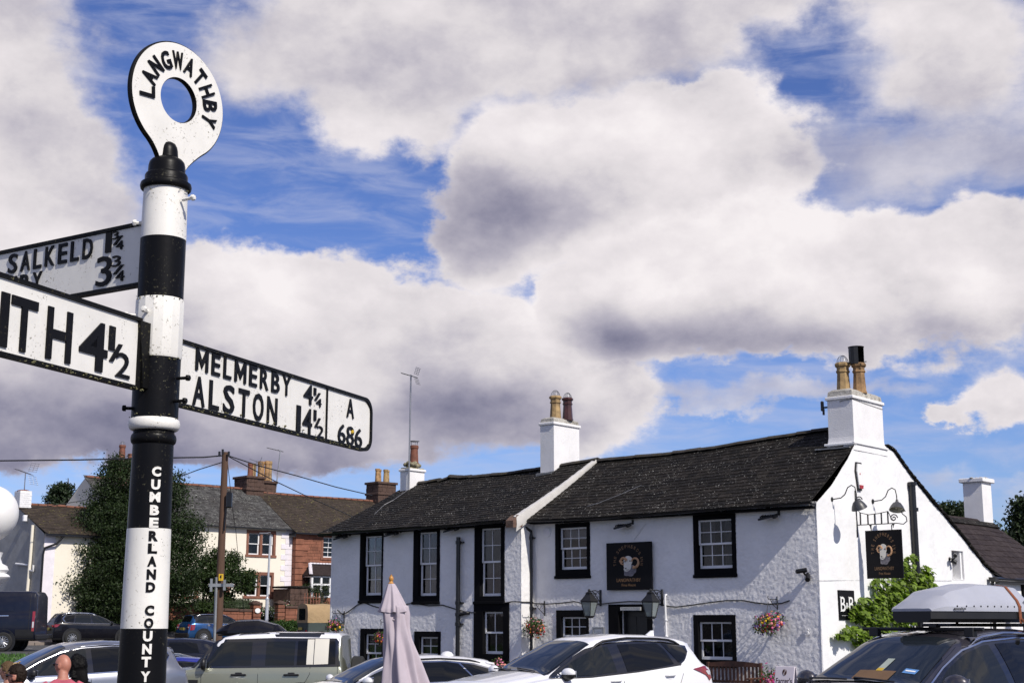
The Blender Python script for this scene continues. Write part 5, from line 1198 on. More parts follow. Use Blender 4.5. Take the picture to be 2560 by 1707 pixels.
gslates(RH, RH.t, x0 - .22, x1, RO - .25, zE2, 3.9, zR2, 'slate_brown', 33); ridge_row(RH, x0, x1 - 1, 3.9, zR2)
MB().bb(x0 - .2, x1, RO - .36, RO - .25, zE2 - .1, zE2 - .01).bb(x0 - .28, x0 - .2, RO - .3, 3.9, zE2 - .3, zE2 - .05).grid([[(x, 3.9, zR2), (x, 8.5, zE2)] for x in (x0, x1)]).build('gutter', M['black'], RH.t)
a = RH.f(K4(1236, 1120), RO - .9); b = RH.f(K4(1410, 1325), RO - .9); bx0, bx1, bz0, bz1 = a[0], a[0] + 2.3, b[2], a[2]
MB().bb(bx0, bx1, RO - .9, RO, bz0 - 1.2, bz0, ch=.02).build('bay_wall', M['redstone'], RH.t)
by = MB()
for k in range(4): x = bx0 + k * (bx1 - bx0 - .14) / 3; by.bb(x, x + .14, RO - .9, RO - .75, bz0, bz1)
by.bb(bx0, bx1, RO - .9, RO - .76, bz0, bz0 + .1).bb(bx0, bx1, RO - .9, RO - .76, bz1 - .12, bz1).bb(bx0, bx1, RO - .89, RO - .77, bz1 - .62, bz1 - .52); by.bb(bx0, bx0 + .12, RO - .75, RO, bz0, bz0 + .1).bb(bx0, bx0 + .12, RO - .75, RO, bz1 - .12, bz1)
bay = by.build('bay_window', M['white_wood'], RH.t)
for k in range(3):
    xa = bx0 + .14 + k * (bx1 - bx0 - .14) / 3; xb = xa + (bx1 - bx0 - .56) / 3
    for za, zb in ((bz0 + .1, bz1 - .62), (bz1 - .52, bz1 - .12)):
        o = bpy.data.objects.new('pane', UNIT); COL.objects.link(o); o.parent = bay; o.location = ((xa + xb) / 2, RO - .83, (za + zb) / 2); o.scale = (xb - xa, 1, zb - za)
MB().bb(bx0 + .1, bx1, RO - .4, RO - .38, bz0, bz1).build('dark_room', M['room'], bay); MB().bb(bx0 + .16, bx0 + .5, RO - .7, RO - .66, bz0 + .1, bz1 - .6).build('curtain', M['curtain'], bay)
mb = MB().add([(bx0 - .15, RO - 1.05, bz1), (bx1 + .15, RO - 1.05, bz1), (bx1 - .3, RO, bz1 + .75), (bx0 + .5, RO, bz1 + .75), (bx0 - .15, RO, bz1)], [(0, 1, 2, 3), (0, 3, 4)]); mb.bb(bx0 - .12, bx1 + .12, RO - 1.02, RO, bz1 - .04, bz1 + .0); bro = mb.build('bay_roof', M['slate_plum'], RH.t)
mb = MB()
for i in range(7): t = i / 7; mb.box((bx0 - .15 + .65 * (t + .07), RO - 1.05 + 1.05 * (t + .07), bz1 + .75 * (t + .07) + .05), (.2, .2, .12), rz=.6, ch=.03)
for i in range(8): mb.box((bx0 + .55 + i * .25, RO - .06, bz1 + .78), (.23, .12, .1), ch=.03)
mb.build('hip_tiles', M['cream_trim'], bro)
p = RH.f(K4(1165, 1135), RO); MB().bb(p[0] - .03, p[0] + .03, RO - .3, RO, p[2] - .25, p[2] + .12).build('lamp_bracket', M['black_metal'], RH.t)
a = RH.f((930, 1250), 3.9); b = RH.f((975, 1208), 3.9); cf = stack(RH, a[0], b[0], 3.2, 4.6, zR2 - .5, b[2], 'redstone_dark')
for k in range(4): pot(cf, a[0] + .3 + k * (b[0] - a[0] - .5) / 3, 3.7 + .3 * (k % 2), b[2], .95, .19, 'buffpot' if k in (2, 3) else 'soot_pot', 'plain')
aerial_p = CH.f(K4(722, 330), yc + .2); w_ = CH.P + HX * aerial_p[0] + HY * (yc + .2) + EZ * (zR - .3); aerial('small television aerial on the left side of the sooty house chimney', w_, .3, CH.f(K4(722, 78), yc + .2)[2] - zR + .3, .8)
pa = CH.f(K4(908, 340), yc + .4); w_ = CH.P + HX * pa[0] + HY * (yc + .4) + EZ * (zR - .2); t = thing('tv_aerial', 'tall thin aerial pole on the right side of the sooty house chimney', 'aerial', w_, .4, 'rooftop television aerials')
hz = CH.f(K4(930, -20), yc + .4)[2] - zR + .2; MB().tube([(0, 0, 0), (.25, 0, hz)], .045, 5).tube([(.45, 0, hz - .1), (-.7, 0, hz + .12)], .03, 4).build('mast', M['alu'], t); MB().tube([(.1, -.1, hz), (.1, .1, hz)], .02, 4).tube([(-.3, -.12, hz + .05), (-.3, .12, hz + .05)], .02, 4).build('antenna', M['alu'], t)
# dark stone outhouse between them
a = RH.f(K4(1042, 1235), -2.2); b = RH.f(K4(1200, 1400), -2.2); t = thing('stone_outhouse', 'low dark rubble stone outhouse between the cream and red houses', 'outhouse', b_, HA)
mb = MB(); rubble(mb, b[0] - a[0], a[2] - b[2] + .6, .3, .5, .3, 12, lambda x, o, z: A3((a[0] + x, -2.2 + o, b[2] - .6 + z))); mb.bb(a[0], b[0], -1.95, -.4, b[2] - .6, a[2] - .05); mb.build('stonework', M['redstone_dark'], t, kind='stuff'); MB().bb(a[0] - .1, b[0] + .1, -2.3, -.35, a[2], a[2] + .12, ch=.03).build('roof', M['slate'], t)
# the left house: grey gable, cream front
b2 = at_y(101, 1500, 75.0); b2[2] = 1.6
LH = House('grey_gabled_house', 'house at far left with weathered grey gable, white chimney and brown roof', 'house', b2)
e_ = LH.f(K1(535, 800)); zE3 = e_[2]; DL = 7.4; ap = LH.g(K1(362, 470)); zR3 = LH.f(K1(700, 448), DL / 2)[2] 
rough_wall('front_wall', (0, 0, 0), EX, -EY, 0, 6.2, -1, lambda x: zE3, [], .3, ((2, .01),), 23, M['cream'], LH.t)
GPL = [(0, zE3), (DL / 2, zR3), (DL, zE3 - .3)]
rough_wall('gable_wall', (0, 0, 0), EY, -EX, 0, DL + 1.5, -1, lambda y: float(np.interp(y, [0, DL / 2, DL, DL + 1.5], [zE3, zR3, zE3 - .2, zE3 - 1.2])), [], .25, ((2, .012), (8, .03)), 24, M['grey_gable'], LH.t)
gslates(LH, LH.t, -.06, 6.3, -.3, zE3, DL / 2, zR3, 'slate_brown', 35); ridge_row(LH, .7, 6.2, DL / 2, zR3)
MB().grid([[(x, DL / 2, zR3), (x, DL + .3, zE3 - .3)] for x in (0.02, 6.2)]).bb(-.1, 6.3, -.42, -.3, zE3 - .12, zE3 - .01).build('gutter', M['black'], LH.t)
MB().tube([(.9, -.36, zE3 - .1), (.6, -.25, zE3 - .5), (-.0, -.1, zE3 - .75), (-.06, -.08, zE3 - 1.1), (-.06, -.08, -1)], .06, 8).build('downpipe', M['black'], LH.t, 50)
MB().prism([(0, -1), (DL, -1), (DL, zE3 - .2), (DL / 2, zR3), (0, zE3)], (6.0, 0, 0), EY, EZ, EX, .2).bb(0, 6.2, DL - .2, DL, -1, zE3 - .3).build('back_wall', M['cream'], LH.t); MB().bb(0.02, .62, -.025, .1, -1, zE3 - .1).build('painted_margin', M['cream_trim'], LH.t)
c = LH.g(K1(385, 470)); ct = LH.g(K1(385, 220)); y_ = DL / 2
cw_, cd_ = .66, .5
mb = MB().bb(0.01, cw_, y_ - cd_, y_ + .2, zR3 - 1.0, ct[2]); co = mb.build('chimney', M['white_smooth'], LH.t); bk = MB()
for k in range(14):
    z = zR3 - .9 + k * (ct[2] - zR3 + .85) / 14; o_ = .11 if k % 2 else 0
    for j in range(3): bk.bb(.0 + max(0, j * .23 - o_), min(j * .23 - o_ + .215, cw_ + .01), y_ - cd_ - .012, y_ - cd_ + .05, z + .006, z + .098 * (ct[2] - zR3 + .85) / 1.45)
    for j in range(3): bk.bb(-.005, .05, y_ - cd_ + .02 + j * .23, y_ - cd_ + j * .23 + .235, z + .006, z + .098 * (ct[2] - zR3 + .85) / 1.45)
bk.build('brickwork', M['white_wood'], co, kind='stuff'); MB().ell((cw_ / 2, y_ - .15, ct[2]), (cw_ * .52, .36, .09), nu=16, nv=6).build('flaunching', M['redpot'], co)
def gpipe(uvs, r, m, name):
    pts = [LH.g(K1(*p), -.12) for p in uvs]; MB().tube(pts, r, 8).build(name, M[m], LH.t, 50)
gpipe([(428, 690), (395, 1130), (352, 1600)], .085, 'cream', 'soil_pipe'); gpipe([(205, 1195), (365, 1212)], .06, 'white_wood', 'waste_pipe'); gpipe([(372, 1280), (432, 1285), (436, 1212)], .05, 'white_wood', 'waste_pipe'); p = LH.g(K1(355, 605)); MB().box((-.12, p[1], p[2]), (.25, .22, .35), ch=.04).build('alarm_box', M['white_wood'], LH.t)
w_ = LH.P + HX * .45 + HY * y_ + EZ * ct[2]; aerial('television aerial on the white chimney of the far left house', w_, math.radians(-20), LH.f(K1(485, 10), y_)[2] - ct[2], 1.3)
# garden wall of red sandstone with its gate pillars
def rp(v, u, z=0): p = rk(v, u); return A3((p[0], p[1], gz(p[0], p[1]) + z))
def on_v(uv, v):   # along-road coordinate and height where a sight line meets the upright plane at road distance v
    n = A3((-.6, .8, 0)); r = ray(*uv); t = (v - _C @ n) / (r @ n); q_ = _C + r * t; return .8 * q_[0] + .6 * q_[1], q_[2]
RA = math.atan2(.6, .8)
WV = 76.2
def wall_run(name, label, uvl, uvr, ztop, zbot, seed, m='redstone', th=.42, cope='redstone_dark', cat='garden wall', v=WV):
    s0 = on_v(uvl, v)[0]; s1 = on_v(uvr, v)[0]; p = rk(v, s0); t = thing(name, label, cat, (p[0], p[1], zbot), RA, 'stretches of red sandstone garden wall')
    mb = MB(); rubble(mb, s1 - s0, ztop - zbot, th * .4, .62, .27, seed, lambda a, o, z: A3((a, o, z))); mb.build('stonework', M[m], t, kind='stuff'); MB().bb(0, s1 - s0, .05, th, -.6, ztop - zbot).build('core', M['redstone_dark'], t)
    cm = MB().box((0, 0, 0), (1, th + .12, .16), ch=.03).mesh('coping_stone', M[cope]); n = max(1, int((s1 - s0) / .9))
    for i in range(n): o = bpy.data.objects.new('coping_stone', cm); COL.objects.link(o); o.parent = t; o.location = ((i + .5) * (s1 - s0) / n, th / 2, ztop - zbot + .07 + rnd.uniform(-.02, .02)); o.scale = ((s1 - s0) / n - .02, 1, 1); o.rotation_euler = (0, rnd.uniform(-.02, .02), 0)
    return t
zt1 = on_v(G2(200, 150), WV)[1]; zt2 = on_v(G2(700, 222), WV)[1]
wall_run('garden_wall', 'taller red sandstone garden wall under the big dark tree', (215, 1560), G2(395, 300), zt1, 1.5, 41)
wall_run('garden_wall', 'lower red sandstone garden wall behind the blue car', G2(397, 300), G2(1092, 300), zt2, 1.6, 42)
wall_run('garden_wall', 'short red sandstone garden wall right of the gate pillars, above a green hedge', G2(1472, 300), G2(1990, 300), on_v(G2(1530, 190), WV)[1], 1.7, 43)
def pillar(label, uv0, uv1, ztop):
    s0 = on_v(uv0, WV - .2)[0]; s1 = on_v(uv1, WV - .2)[0]; w_ = s1 - s0; p = rk(WV - .2, s0); t = thing('gate_pillar', label, 'gate pillar', (p[0], p[1], 1.6), RA, 'red sandstone gate pillars'); h = ztop - 1.6 - w_ * .45
    pm = MB(); 
    for k in range(6): 
        o = MB().bb(rnd.uniform(0, .02), w_ - rnd.uniform(0, .02), rnd.uniform(0, .02), w_, h * k / 6 + .01 - (.5 if k == 0 else 0), h * (k + 1) / 6 - .01, ch=.025).build('stone', M['redstone'], t)
    MB().bb(-.06, w_ + .06, -.06, w_ + .06, h, h + .14, ch=.03).lathe([(w_ * .5, .14), (w_ * .47, .2), (w_ * .4, w_ * .34), (w_ * .2, w_ * .46), (0, w_ * .5)], (w_ / 2, w_ / 2, h), 16).build('domed_cap', M['redstone_dark'], t, 40); return t, w_, h
pt_, w_, h = pillar('red stone gate pillar with a small white oval name plate', G2(1095, 300), G2(1188, 300), on_v(G2(1135, 100), WV)[1])
sg = thing('house_name_plate', 'white oval house name plate fixed to the left gate pillar', 'name plate', tuple(A3(pt_.location) + A3((.8, .6, 0)) * (w_ / 2) + A3((.6, -.8, 0)) * .03 + EZ * (on_v(G2(1147, 215), WV)[1] - 1.6)), RA)
MB().prism([(.17 * math.cos(a), .14 * math.sin(a)) for a in np.linspace(0, 6.283, 25)[:-1]], (0, 0, 0), EX, EZ, -EY, .03).build('plate', M['paint_white'], sg)
pillar('red stone gate pillar on the right side of the gate gap', G2(1385, 300), G2(1470, 300), on_v(G2(1425, 98), WV)[1])
# ------------------------------------------------------------------ trees, hedges, shrubs
M['leaf_dark'] = leaf_mat('dark_birch_leaf', (.021, .037, .010), .38, .2); M['leaf_mid'] = leaf_mat('acer_leaf', (.032, .055, .014), .5, .25); M['leaf_pine'] = leaf_mat('pine_needles', (.018, .032, .012), .4, .05)
M['leaf_hedge'] = leaf_mat('hedge_leaf', (.035, .075, .014), .5, .2); M['leaf_yew'] = leaf_mat('yew_leaf', (.018, .032, .008), .4, .1); M['leaf_far'] = leaf_mat('far_tree_leaf', (.022, .036, .012), .5, .15)
M['bark'] = mat('dark_bark', (.06, .045, .035), .95, .4, vs=6, bump=.6)
M['fl_cream'] = mat('cream_petals', (.6, .6, .45), .7)
def leaf_cloud(E_, n, size, rng, out=.35, shell=.55, squash=1.0, clump=0, csz=.5):
    """E_: list of ellipsoids (x,y,z,rx,ry,rz); small leaf blades spread through and over them, gathered in sprays"""
    E_ = np.array(E_, float); w = E_[:, 3] * E_[:, 4] + E_[:, 3] * E_[:, 5]; w /= w.sum(); m = clump or n
    k = rng.choice(len(E_), m, p=w); d = rng.normal(size=(m, 3)); d /= np.linalg.norm(d, axis=1)[:, None]; r = shell + (1.08 - shell) * rng.random(m) ** .7
    C = E_[k, :3] + d * r[:, None] * E_[k, 3:]; Nn = d.copy()
    if clump:
        j = rng.integers(0, m, n); C = C[j] + rng.normal(size=(n, 3)) * csz * np.array([1, 1, .55]); Nn = d[j]
    nrm = Nn * out + rng.normal(size=(n, 3)) * .6 + np.array([0, 0, .25]); nrm /= np.linalg.norm(nrm, axis=1)[:, None]
    a = np.cross(nrm, rng.normal(size=(n, 3))); a /= np.linalg.norm(a, axis=1)[:, None]; b = np.cross(nrm, a); s = size * rng.uniform(.6, 1.3, n)[:, None]
    V = np.stack([C - a * s * .9, C - b * s * .45, C + a * s * .9, C + b * s * .45 + nrm * s * .15], 1).reshape(-1, 3); return V, np.arange(4 * n).reshape(n, 4)
def limbs(mb, base, top, r0, n, rng, spread, tips):
    pts = [A3(base) + (A3(top) - A3(base)) * t + A3((rng.normal(0, .08), rng.normal(0, .08), 0)) * (t > 0) for t in np.linspace(0, 1, 7)]; mb.tube(pts, [r0 * (1 - .82 * t) for t in np.linspace(0, 1, 7)], 8)
    for e in tips:
        s = pts[rng.integers(2, 6)]; e = A3(e); mid = (s + e) / 2 + A3((0, 0, .25)); mb.tube([s, mid, e], [r0 * .35, r0 * .22, r0 * .06], 5)
def tree(name, label, cat, base, E_, n, size, m, seed, h_tr, r0, clump=900, csz=.32, shell=.45, group=None, out=.35):
    rng = np.random.default_rng(seed); t = thing(name, label, cat, base, 0, group); V, Q = leaf_cloud(E_, n, size, rng, out=out, shell=shell, clump=clump, csz=csz)
    np_mesh('crown', V, Q, M[m], t, sm=False); mb = MB(); E2 = np.array(E_); tips = [tuple(e[:3]) for e in E2]; limbs(mb, (0, 0, -.3), (E2[:, 0].mean() * .3, E2[:, 1].mean() * .3, h_tr), r0, len(tips), rng, 1, tips); mb.build('trunk', M['bark'], t, 60); return t
def sight(uvs, Y, base):   # crown lobes given by where they are seen: (x, y on the print, radius) -> metres about the tree's base
    out = []
    for x, y, rx, ry, dy in uvs:
        p = at_y(x * DS, y * DS, Y + dy); k = (Y + dy) / 3267; out.append((p[0] - base[0], p[1] - base[1], p[2] - base[2], rx * k, rx * k * .8, ry * k))
    return out
Yb = 78.; bb_ = at_y(330, 1560, Yb); bb_[2] = gz(bb_[0], bb_[1])
BT = [(290, 1120, 55, 60, 0), (250, 1150, 55, 50, .5), (340, 1110, 45, 50, 0), (388, 1140, 40, 48, -.5), (405, 1100, 14, 25, 0), (230, 1210, 65, 55, 0), (300, 1210, 80, 70, -1), (380, 1210, 70, 70, -.5), (430, 1230, 36, 60, 0), (200, 1270, 70, 50, -.5), (280, 1300, 90, 70, -1), (370, 1310, 80, 70, -1), (430, 1300, 34, 55, 0),
      (165, 1325, 50, 35, -.5), (210, 1350, 80, 45, -1), (300, 1370, 90, 40, -1), (400, 1370, 55, 40, -.5), (130, 1330, 20, 14, -.5), (250, 1090, 22, 28, 0), (275, 1070, 30, 25, 0)]
tree('birch_tree', 'big dense dark green tree behind the signpost, in front of the cream house', 'tree', bb_, sight(BT, Yb, bb_), 95000, .080, 'leaf_dark', 61, 7.5, .3, clump=3200, csz=.26, shell=.3)
HB = [(110, 1390, 34, 36, -2), (150, 1385, 50, 45, -1.5), (220, 1400, 70, 40, -1.5), (290, 1410, 60, 30, -1.5)]
bh = at_y(160, 1560, 78.5); bh[2] = gz(bh[0], bh[1])
tree('garden_shrub', 'dark overgrown shrubs at the foot of the big tree beside the van', 'shrub', bh, sight(HB, 78.5, bh), 14000, .09, 'leaf_yew', 62, 1.5, .1, clump=700, csz=.2, shell=.3)
ba = at_y(497, 1560, 80.); ba[2] = gz(ba[0], ba[1]); AT = [(485, 1290, 35, 14, 0), (530, 1285, 30, 16, 0), (465, 1320, 40, 18, .3), (515, 1318, 50, 24, -.3), (560, 1330, 28, 18, 0), (490, 1350, 34, 20, 0), (560, 1350, 26, 12, 0), (450, 1345, 22, 14, 0), (515, 1370, 25, 12, 0), (500, 1268, 24, 9, 0), (475, 1395, 25, 10, -.5), (575, 1318, 10, 8, 0)]
tree('acer_tree', 'small layered garden tree partly behind the telegraph pole, before the cream house', 'tree', ba, sight(AT, 80., ba), 15000, .085, 'leaf_mid', 63, 3.6, .14, clump=800, csz=.16, shell=.2)
bp = at_y(160, 1500, 130.); bp[2] = 4.; PT = [(140, 1120, 10, 9, 0), (130, 1130, 14, 8, 0), (152, 1132, 14, 8, 0), (122, 1145, 14, 7, 0), (148, 1148, 20, 9, 0), (166, 1150, 10, 7, 0), (140, 1158, 26, 8, 0), (145, 1170, 26, 10, 0), (160, 1118, 7, 5, 0)]
tree('pine_tree', 'distant Scots pine rising over the roof of the far left house', 'tree', bp, sight(PT, 130., bp), 9000, .16, 'leaf_pine', 64, 11.0, .25, clump=420, csz=.3, shell=.1)
b9 = at_y(50, 1500, 100.); b9[2] = 3.; tree('garden_tree', 'dark tree mostly hidden behind the far left gabled house', 'tree', b9, sight([(40, 1180, 16, 14, 0), (25, 1200, 22, 22, 0), (10, 1225, 30, 40, 0), (0, 1290, 30, 60, 0)], 100., b9), 9000, .15, 'leaf_far', 65, 7, .2, clump=500, csz=.35)
br_ = at_y(2390, 1560, 78.); br_[2] = 0.; tree('far_tree', 'broad dark tree showing between the gable and the rear wing chimney', 'tree', br_, sight([(2180, 1180, 24, 16, 0), (2200, 1175, 26, 16, 0), (2155, 1175, 18, 14, 0), (2215, 1195, 20, 14, 0), (2140, 1190, 24, 14, 0), (2190, 1230, 60, 40, 0), (2250, 1230, 40, 30, 0)], 78., br_), 12000, .14, 'leaf_far', 66, 7.5, .3, clump=700, csz=.3, group='trees behind the inn')
br_ = at_y(2590, 1560, 66.); br_[2] = 0.; tree('far_tree', 'dark tree at the right edge behind the plum slate roof', 'tree', br_, sight([(2352, 1200, 22, 18, 0), (2345, 1230, 22, 16, 0), (2365, 1170, 30, 24, 0), (2385, 1220, 45, 45, 0), (2340, 1262, 30, 14, 0)], 66., br_), 12000, .13, 'leaf_far', 67, 6.5, .3, clump=700, csz=.28, group='trees behind the inn')
def hedge(label, uvl, uvr, v, h, d, m, seed, n, name='hedge', cat='hedge'):
    s0 = on_v(uvl, v)[0]; s1 = on_v(uvr, v)[0]; p = rk(v, s0); z = gz(p[0], p[1]); t = thing(name, label, cat, (p[0], p[1], z), RA); rng = np.random.default_rng(seed); k = max(2, int((s1 - s0) / (h * 1.2)))
    E_ = [((i + .5) * (s1 - s0) / k, d / 2, h * .5, (s1 - s0) / k * .8, d * .6, h * .55 * rng.uniform(.9, 1.1)) for i in range(k)]; V, Q = leaf_cloud(E_, n, .06, rng, shell=.6, clump=n // 18, csz=.1); np_mesh('foliage', V, Q, M[m], t, sm=False)
    MB().bb(.2, s1 - s0 - .2, d * .3, d * .7, 0, h * .7).build('stem', M['bark'], t); return t
hedge('bright green low hedge below the garden wall right of the gate', G2(1385, 400), G2(1640, 400), 75.0, .6, .6, 'leaf_hedge', 71, 7000)
hedge('low green bank of plants at the foot of the taller garden wall', G2(-120, 400), G2(330, 400), 75.2, .62, .6, 'leaf_hedge', 72, 9000)
hedge('low green planting behind the garden wall left of the gate pillars', G2(940, 200), G2(1070, 200), 77.6, .75, .8, 'leaf_hedge', 73, 2500); hedge('low green hedge behind the garden wall right of the gate pillars', G2(1480, 190), G2(1640, 190), 77.6, .85, .8, 'leaf_hedge', 74, 3000)
hedge('green shrubs filling the gap between the two gate pillars', G2(1195, 250), G2(1345, 250), 77.5, .8, .7, 'leaf_yew', 75, 3500); hedge('dark shrub under the white bay window of the red house', G2(1745, 130), G2(1990, 130), 80.5, 1.7, 1.2, 'leaf_yew', 76, 4500, 'garden_shrub', 'shrub')
def topiary(label, uv, w, v, seed):
    s0, z = on_v(uv, v); p = rk(v, s0); zb = gz(p[0], p[1]); t = thing('topiary_bush', label, 'topiary', (p[0], p[1], zb), 0, 'clipped domes in the cream house garden'); rng = np.random.default_rng(seed); h = z - zb
    V, Q = leaf_cloud([(0, 0, h * .45, w * .5, w * .5, h * .55)], 4500, .05, rng, shell=.9, out=1.2); np_mesh('foliage', V, Q, M['leaf_yew'], t, sm=False); MB().ell((0, 0, h * .45), (w * .44, w * .44, h * .5), nu=14, nv=9).build('stem', M['leaf_yew'], t, 180)
topiary('clipped dark dome bush beside the cream house door, partly behind the telegraph pole', G2(585, 75), 2.4, 79.5, 81); topiary('clipped green dome bush behind the lower garden wall, left of the gate pillar', G2(900, 72), 3.0, 79.0, 82)
for lab, uv, v, cols, sd in (('white flowering plant behind the lamp post between the gate pillars', G2(1290, 120), 77.2, ['cream', 'white', 'cream'], 1), ('pink and white flowers just left of the lamp post', G2(1205, 130), 77.3, ['pink', 'white', 'cream'], 2), ('pink rose bush beside the right gate pillar', G2(1490, 110), 78.0, ['pink', 'salmon'], 3), ('white climbing flowers by the right quoins of the cream house', G2(1455, 60), 79.5, ['white', 'cream'], 4)):
    s0, z = on_v(uv, v); p = rk(v, s0); zb = gz(p[0], p[1]); t = thing('flowering_plant', lab, 'flowering plant', (p[0], p[1], zb), 0); h = z - zb
    tt = bpy.data.objects.new('plant', None); COL.objects.link(tt); tt.parent = t; tt.location = (0, 0, h * .55); tt.scale = (1.15, 1.15, 1.15); flowers(tt, 160, 36, np.array([.33, .33, h * .30]), cols, 90 + sd)
t = thing('iron_railing', 'short run of rusty iron railings beside the dark stone outhouse', 'railing', rp(78.6, on_v(G2(1700, 120), 78.6)[0]), RA); mb = MB()
for k in range(6): MB().tube([(k * .2, 0, 0), (k * .2, 0, 1.5)], .03, 5).build('bar', M['redtrim'], t)
MB().tube([(-.1, 0, 1.2), (1.1, 0, 1.2)], .03, 5).build('rail', M['redtrim'], t)
# telegraph pole, its cables, and the slim lamp post
Yp = 56.; pb = at_y(544, 1610, Yp); ptp = at_y(563, 1130, Yp); pb[2] = gz(pb[0], pb[1]); tp = thing('telegraph_pole', 'weathered brown wooden telegraph pole with a grey steel prop at its foot', 'telegraph pole', pb); d_ = ptp - pb
MB().tube([d_ * t for t in np.linspace(-.02, 1, 9)], [.17 - .045 * t for t in np.linspace(0, 1, 9)], 12).build('pole', M['timber_pole'], tp, 60)
S_ = lambda uv, dy=-.2: at_y(*uv, Yp + dy) - pb
a = S_((541, 1442)); b = S_((536, 1600)); MB().tube([a, A3((b[0], b[1], 0))], .055, 4).build('steel_prop', M['grey_metal'], tp); c = S_((553, 1462)); MB().box(c, (.95, .1, .12)).box(c + A3((-.38, 0, .0)), (.08, .12, .5)).box(c + A3((.15, -.12, 0)), (.08, .12, .4)).build('clamp', M['grey_metal'], tp)
c = S_(K4(462, 435)); MB().box(c + A3((.1, 0, 0)), (.22, .2, .62), ch=.04).tube([c + A3((0, 0, -.3)), c + A3((-.05, 0, -1.2))], .03, 5).build('junction_box', M['black'], tp)
yl = mat('yellow_warning_plate', (.62, .40, .02), .5); c = S_(K4(410, 1140), -.28); mb = MB().box(c, (.18, .03, .26), ch=.005).prism([(-.03, .08), (.05, .08), (.0, .01), (.04, .01), (-.03, -.10), (-.005, -.02), (-.05, -.02)][::-1], c + A3((0, -.018, 0)), EX, EZ, -EY, .004, 1); mb.build('warning_plate', [yl, M['black']], tp)
for k, uv in enumerate((K4(395, 40), K4(480, 40), K4(425, 20))): MB().tube([S_(uv), S_(uv) + A3((0, 0, .2))], .05, 6).build('insulator', M['black'], tp)
def wire(label, pts, r=.03, name='overhead_cable'):
    P_ = [A3(p) for p in pts]; Q_ = []
    for i in range(len(P_) - 1):
        for t in np.linspace(0, 1, 10, endpoint=False): Q_.append(P_[i] + (P_[i + 1] - P_[i]) * t - EZ * 0)
    Q_.append(P_[-1]); o = MB().tube([p - P_[0] for p in Q_], r, 5).build(name, M['cable'], None, 60); o.location = P_[0]; return tag(o, label, 'cable', 'overhead cables on the telegraph pole')
top = lambda uv: at_y(*uv, Yp)
wire('thick black cable running level from the telegraph pole to the left', [top(K4(430, 30)), top(K4(250, 46)), top(K4(0, 50)), at_y(200, 1149, Yp + 1), at_y(-60, 1152, Yp + 2)], .03)
for k in range(18): pass
wire('black cable dropping from the telegraph pole to the far chimney on the right', [top(K4(470, 30)), at_y(*K4(760, 125), 57), at_y(*K4(1100, 215), 60), at_y(*K4(1459, 318), 64), at_y(930, 1238, 68)], .024)
wire('lower black cable from the telegraph pole sloping behind the inn roof', [top(K4(480, 40)), at_y(*K4(900, 262), 60), at_y(*K4(1200, 405), 64), at_y(*K4(1459, 520), 68), at_y(900, 1300, 74)], .022)
wire('thin black cable from the telegraph pole down to the big dark tree', [top(K4(425, 90)), at_y(*K4(200, 160), 60), at_y(*K4(30, 225), 66)], .022); wire('thin guy wire hanging from the telegraph pole to the garden wall', [top(K4(472, 110)), at_y(*K4(510, 480), 60), at_y(*K4(545, 720), 66), at_y(*K4(590, 1200), 73), at_y(*K4(625, 1490), 79)], .014)
wire('thin cable crossing low in front of the far left gable', [at_y(40, 1273, 74), at_y(100, 1268, 74), at_y(200, 1252, 75), at_y(250, 1240, 76)], .02)
lp = at_y(666, 1560, 72.); lp[2] = gz(lp[0], lp[1]); zl = at_y(671, 1338, 72.)[2] - lp[2]; t = thing('street_lamp', 'slim pale grey street lamp post in front of the cream house', 'street lamp', lp)
MB().tube([(0, 0, 0), (0, 0, zl * .42)], .085, 12).tube([(0, 0, zl * .42), (.05, 0, zl)], .052, 12).lathe([(.085, -.05), (.10, 0), (.05, .1)], (0, 0, zl * .42), 12).build('post', mat('pale_galvanised_post', (.50, .52, .55), .35, .1, metal=.3), t, 50); MB().tube([(.05, 0, zl - .1), (.05, -.1, zl + .15), (-.12, -.2, zl + .1)], .03, 6).box((-.25, -.22, zl + .08), (.46, .22, .09), ch=.04).build('lamp_head', M['alu'], t)
# ------------------------------------------------------------------ vehicles
def paint(name, col, metal=.0, rough=.28, dirt=.12, coat=1.):
    q = NT(name); p = q.pos(); f = q.noise(p, 3., 6, .65); c = q.mix(q.rng(f, .45, .8, 0, dirt), col, (.22, .2, .18)); q.set(Base_Color=c, Metallic=metal, Roughness=q.rng(f, .3, .7, rough, rough + .08))
    q.b.inputs['Coat Weight'].default_value = coat; q.b.inputs['Specular IOR Level'].default_value = .5 * coat; q.b.inputs['Coat Roughness'].default_value = .04; q.bump(q.noise(p, 2.5, 2, .5), .03, .02); return q.m
def carglass(name, col=(.006, .0065, .007), spec=.35):
    q = NT(name); p = q.pos(); q.set(Base_Color=col, Roughness=.03); q.b.inputs['Specular IOR Level'].default_value = spec; q.bump(q.noise(p, 1.6, 2, .5), .05, .03); return q.m
M['cglass'] = carglass('tinted_car_glass'); M['cglass2'] = carglass('clear_car_glass', (.012, .014, .015), .4); M['wglass'] = carglass('windscreen_glass', (.014, .018, .023), .5)
M['ctrim'] = mat('black_car_trim', (.010, .010, .011), .45, .2); M['cgloss'] = mat('gloss_black_trim', (.008, .008, .009), .12, 0, coat=1.); M['chrome'] = mat('bright_trim', (.62, .63, .65), .18, .05, metal=1.)
M['tyre'] = mat('tyre_rubber', (.014, .014, .014), .85, .3); M['alloy'] = mat('alloy_wheel', (.45, .46, .48), .3, .1, metal=.8); M['taillight'] = mat('red_lamp_lens', (.22, .010, .012), .12, .2, coat=1.); M['lampclear'] = mat('clear_lamp_lens', (.5, .5, .52), .1, .1, coat=1.)
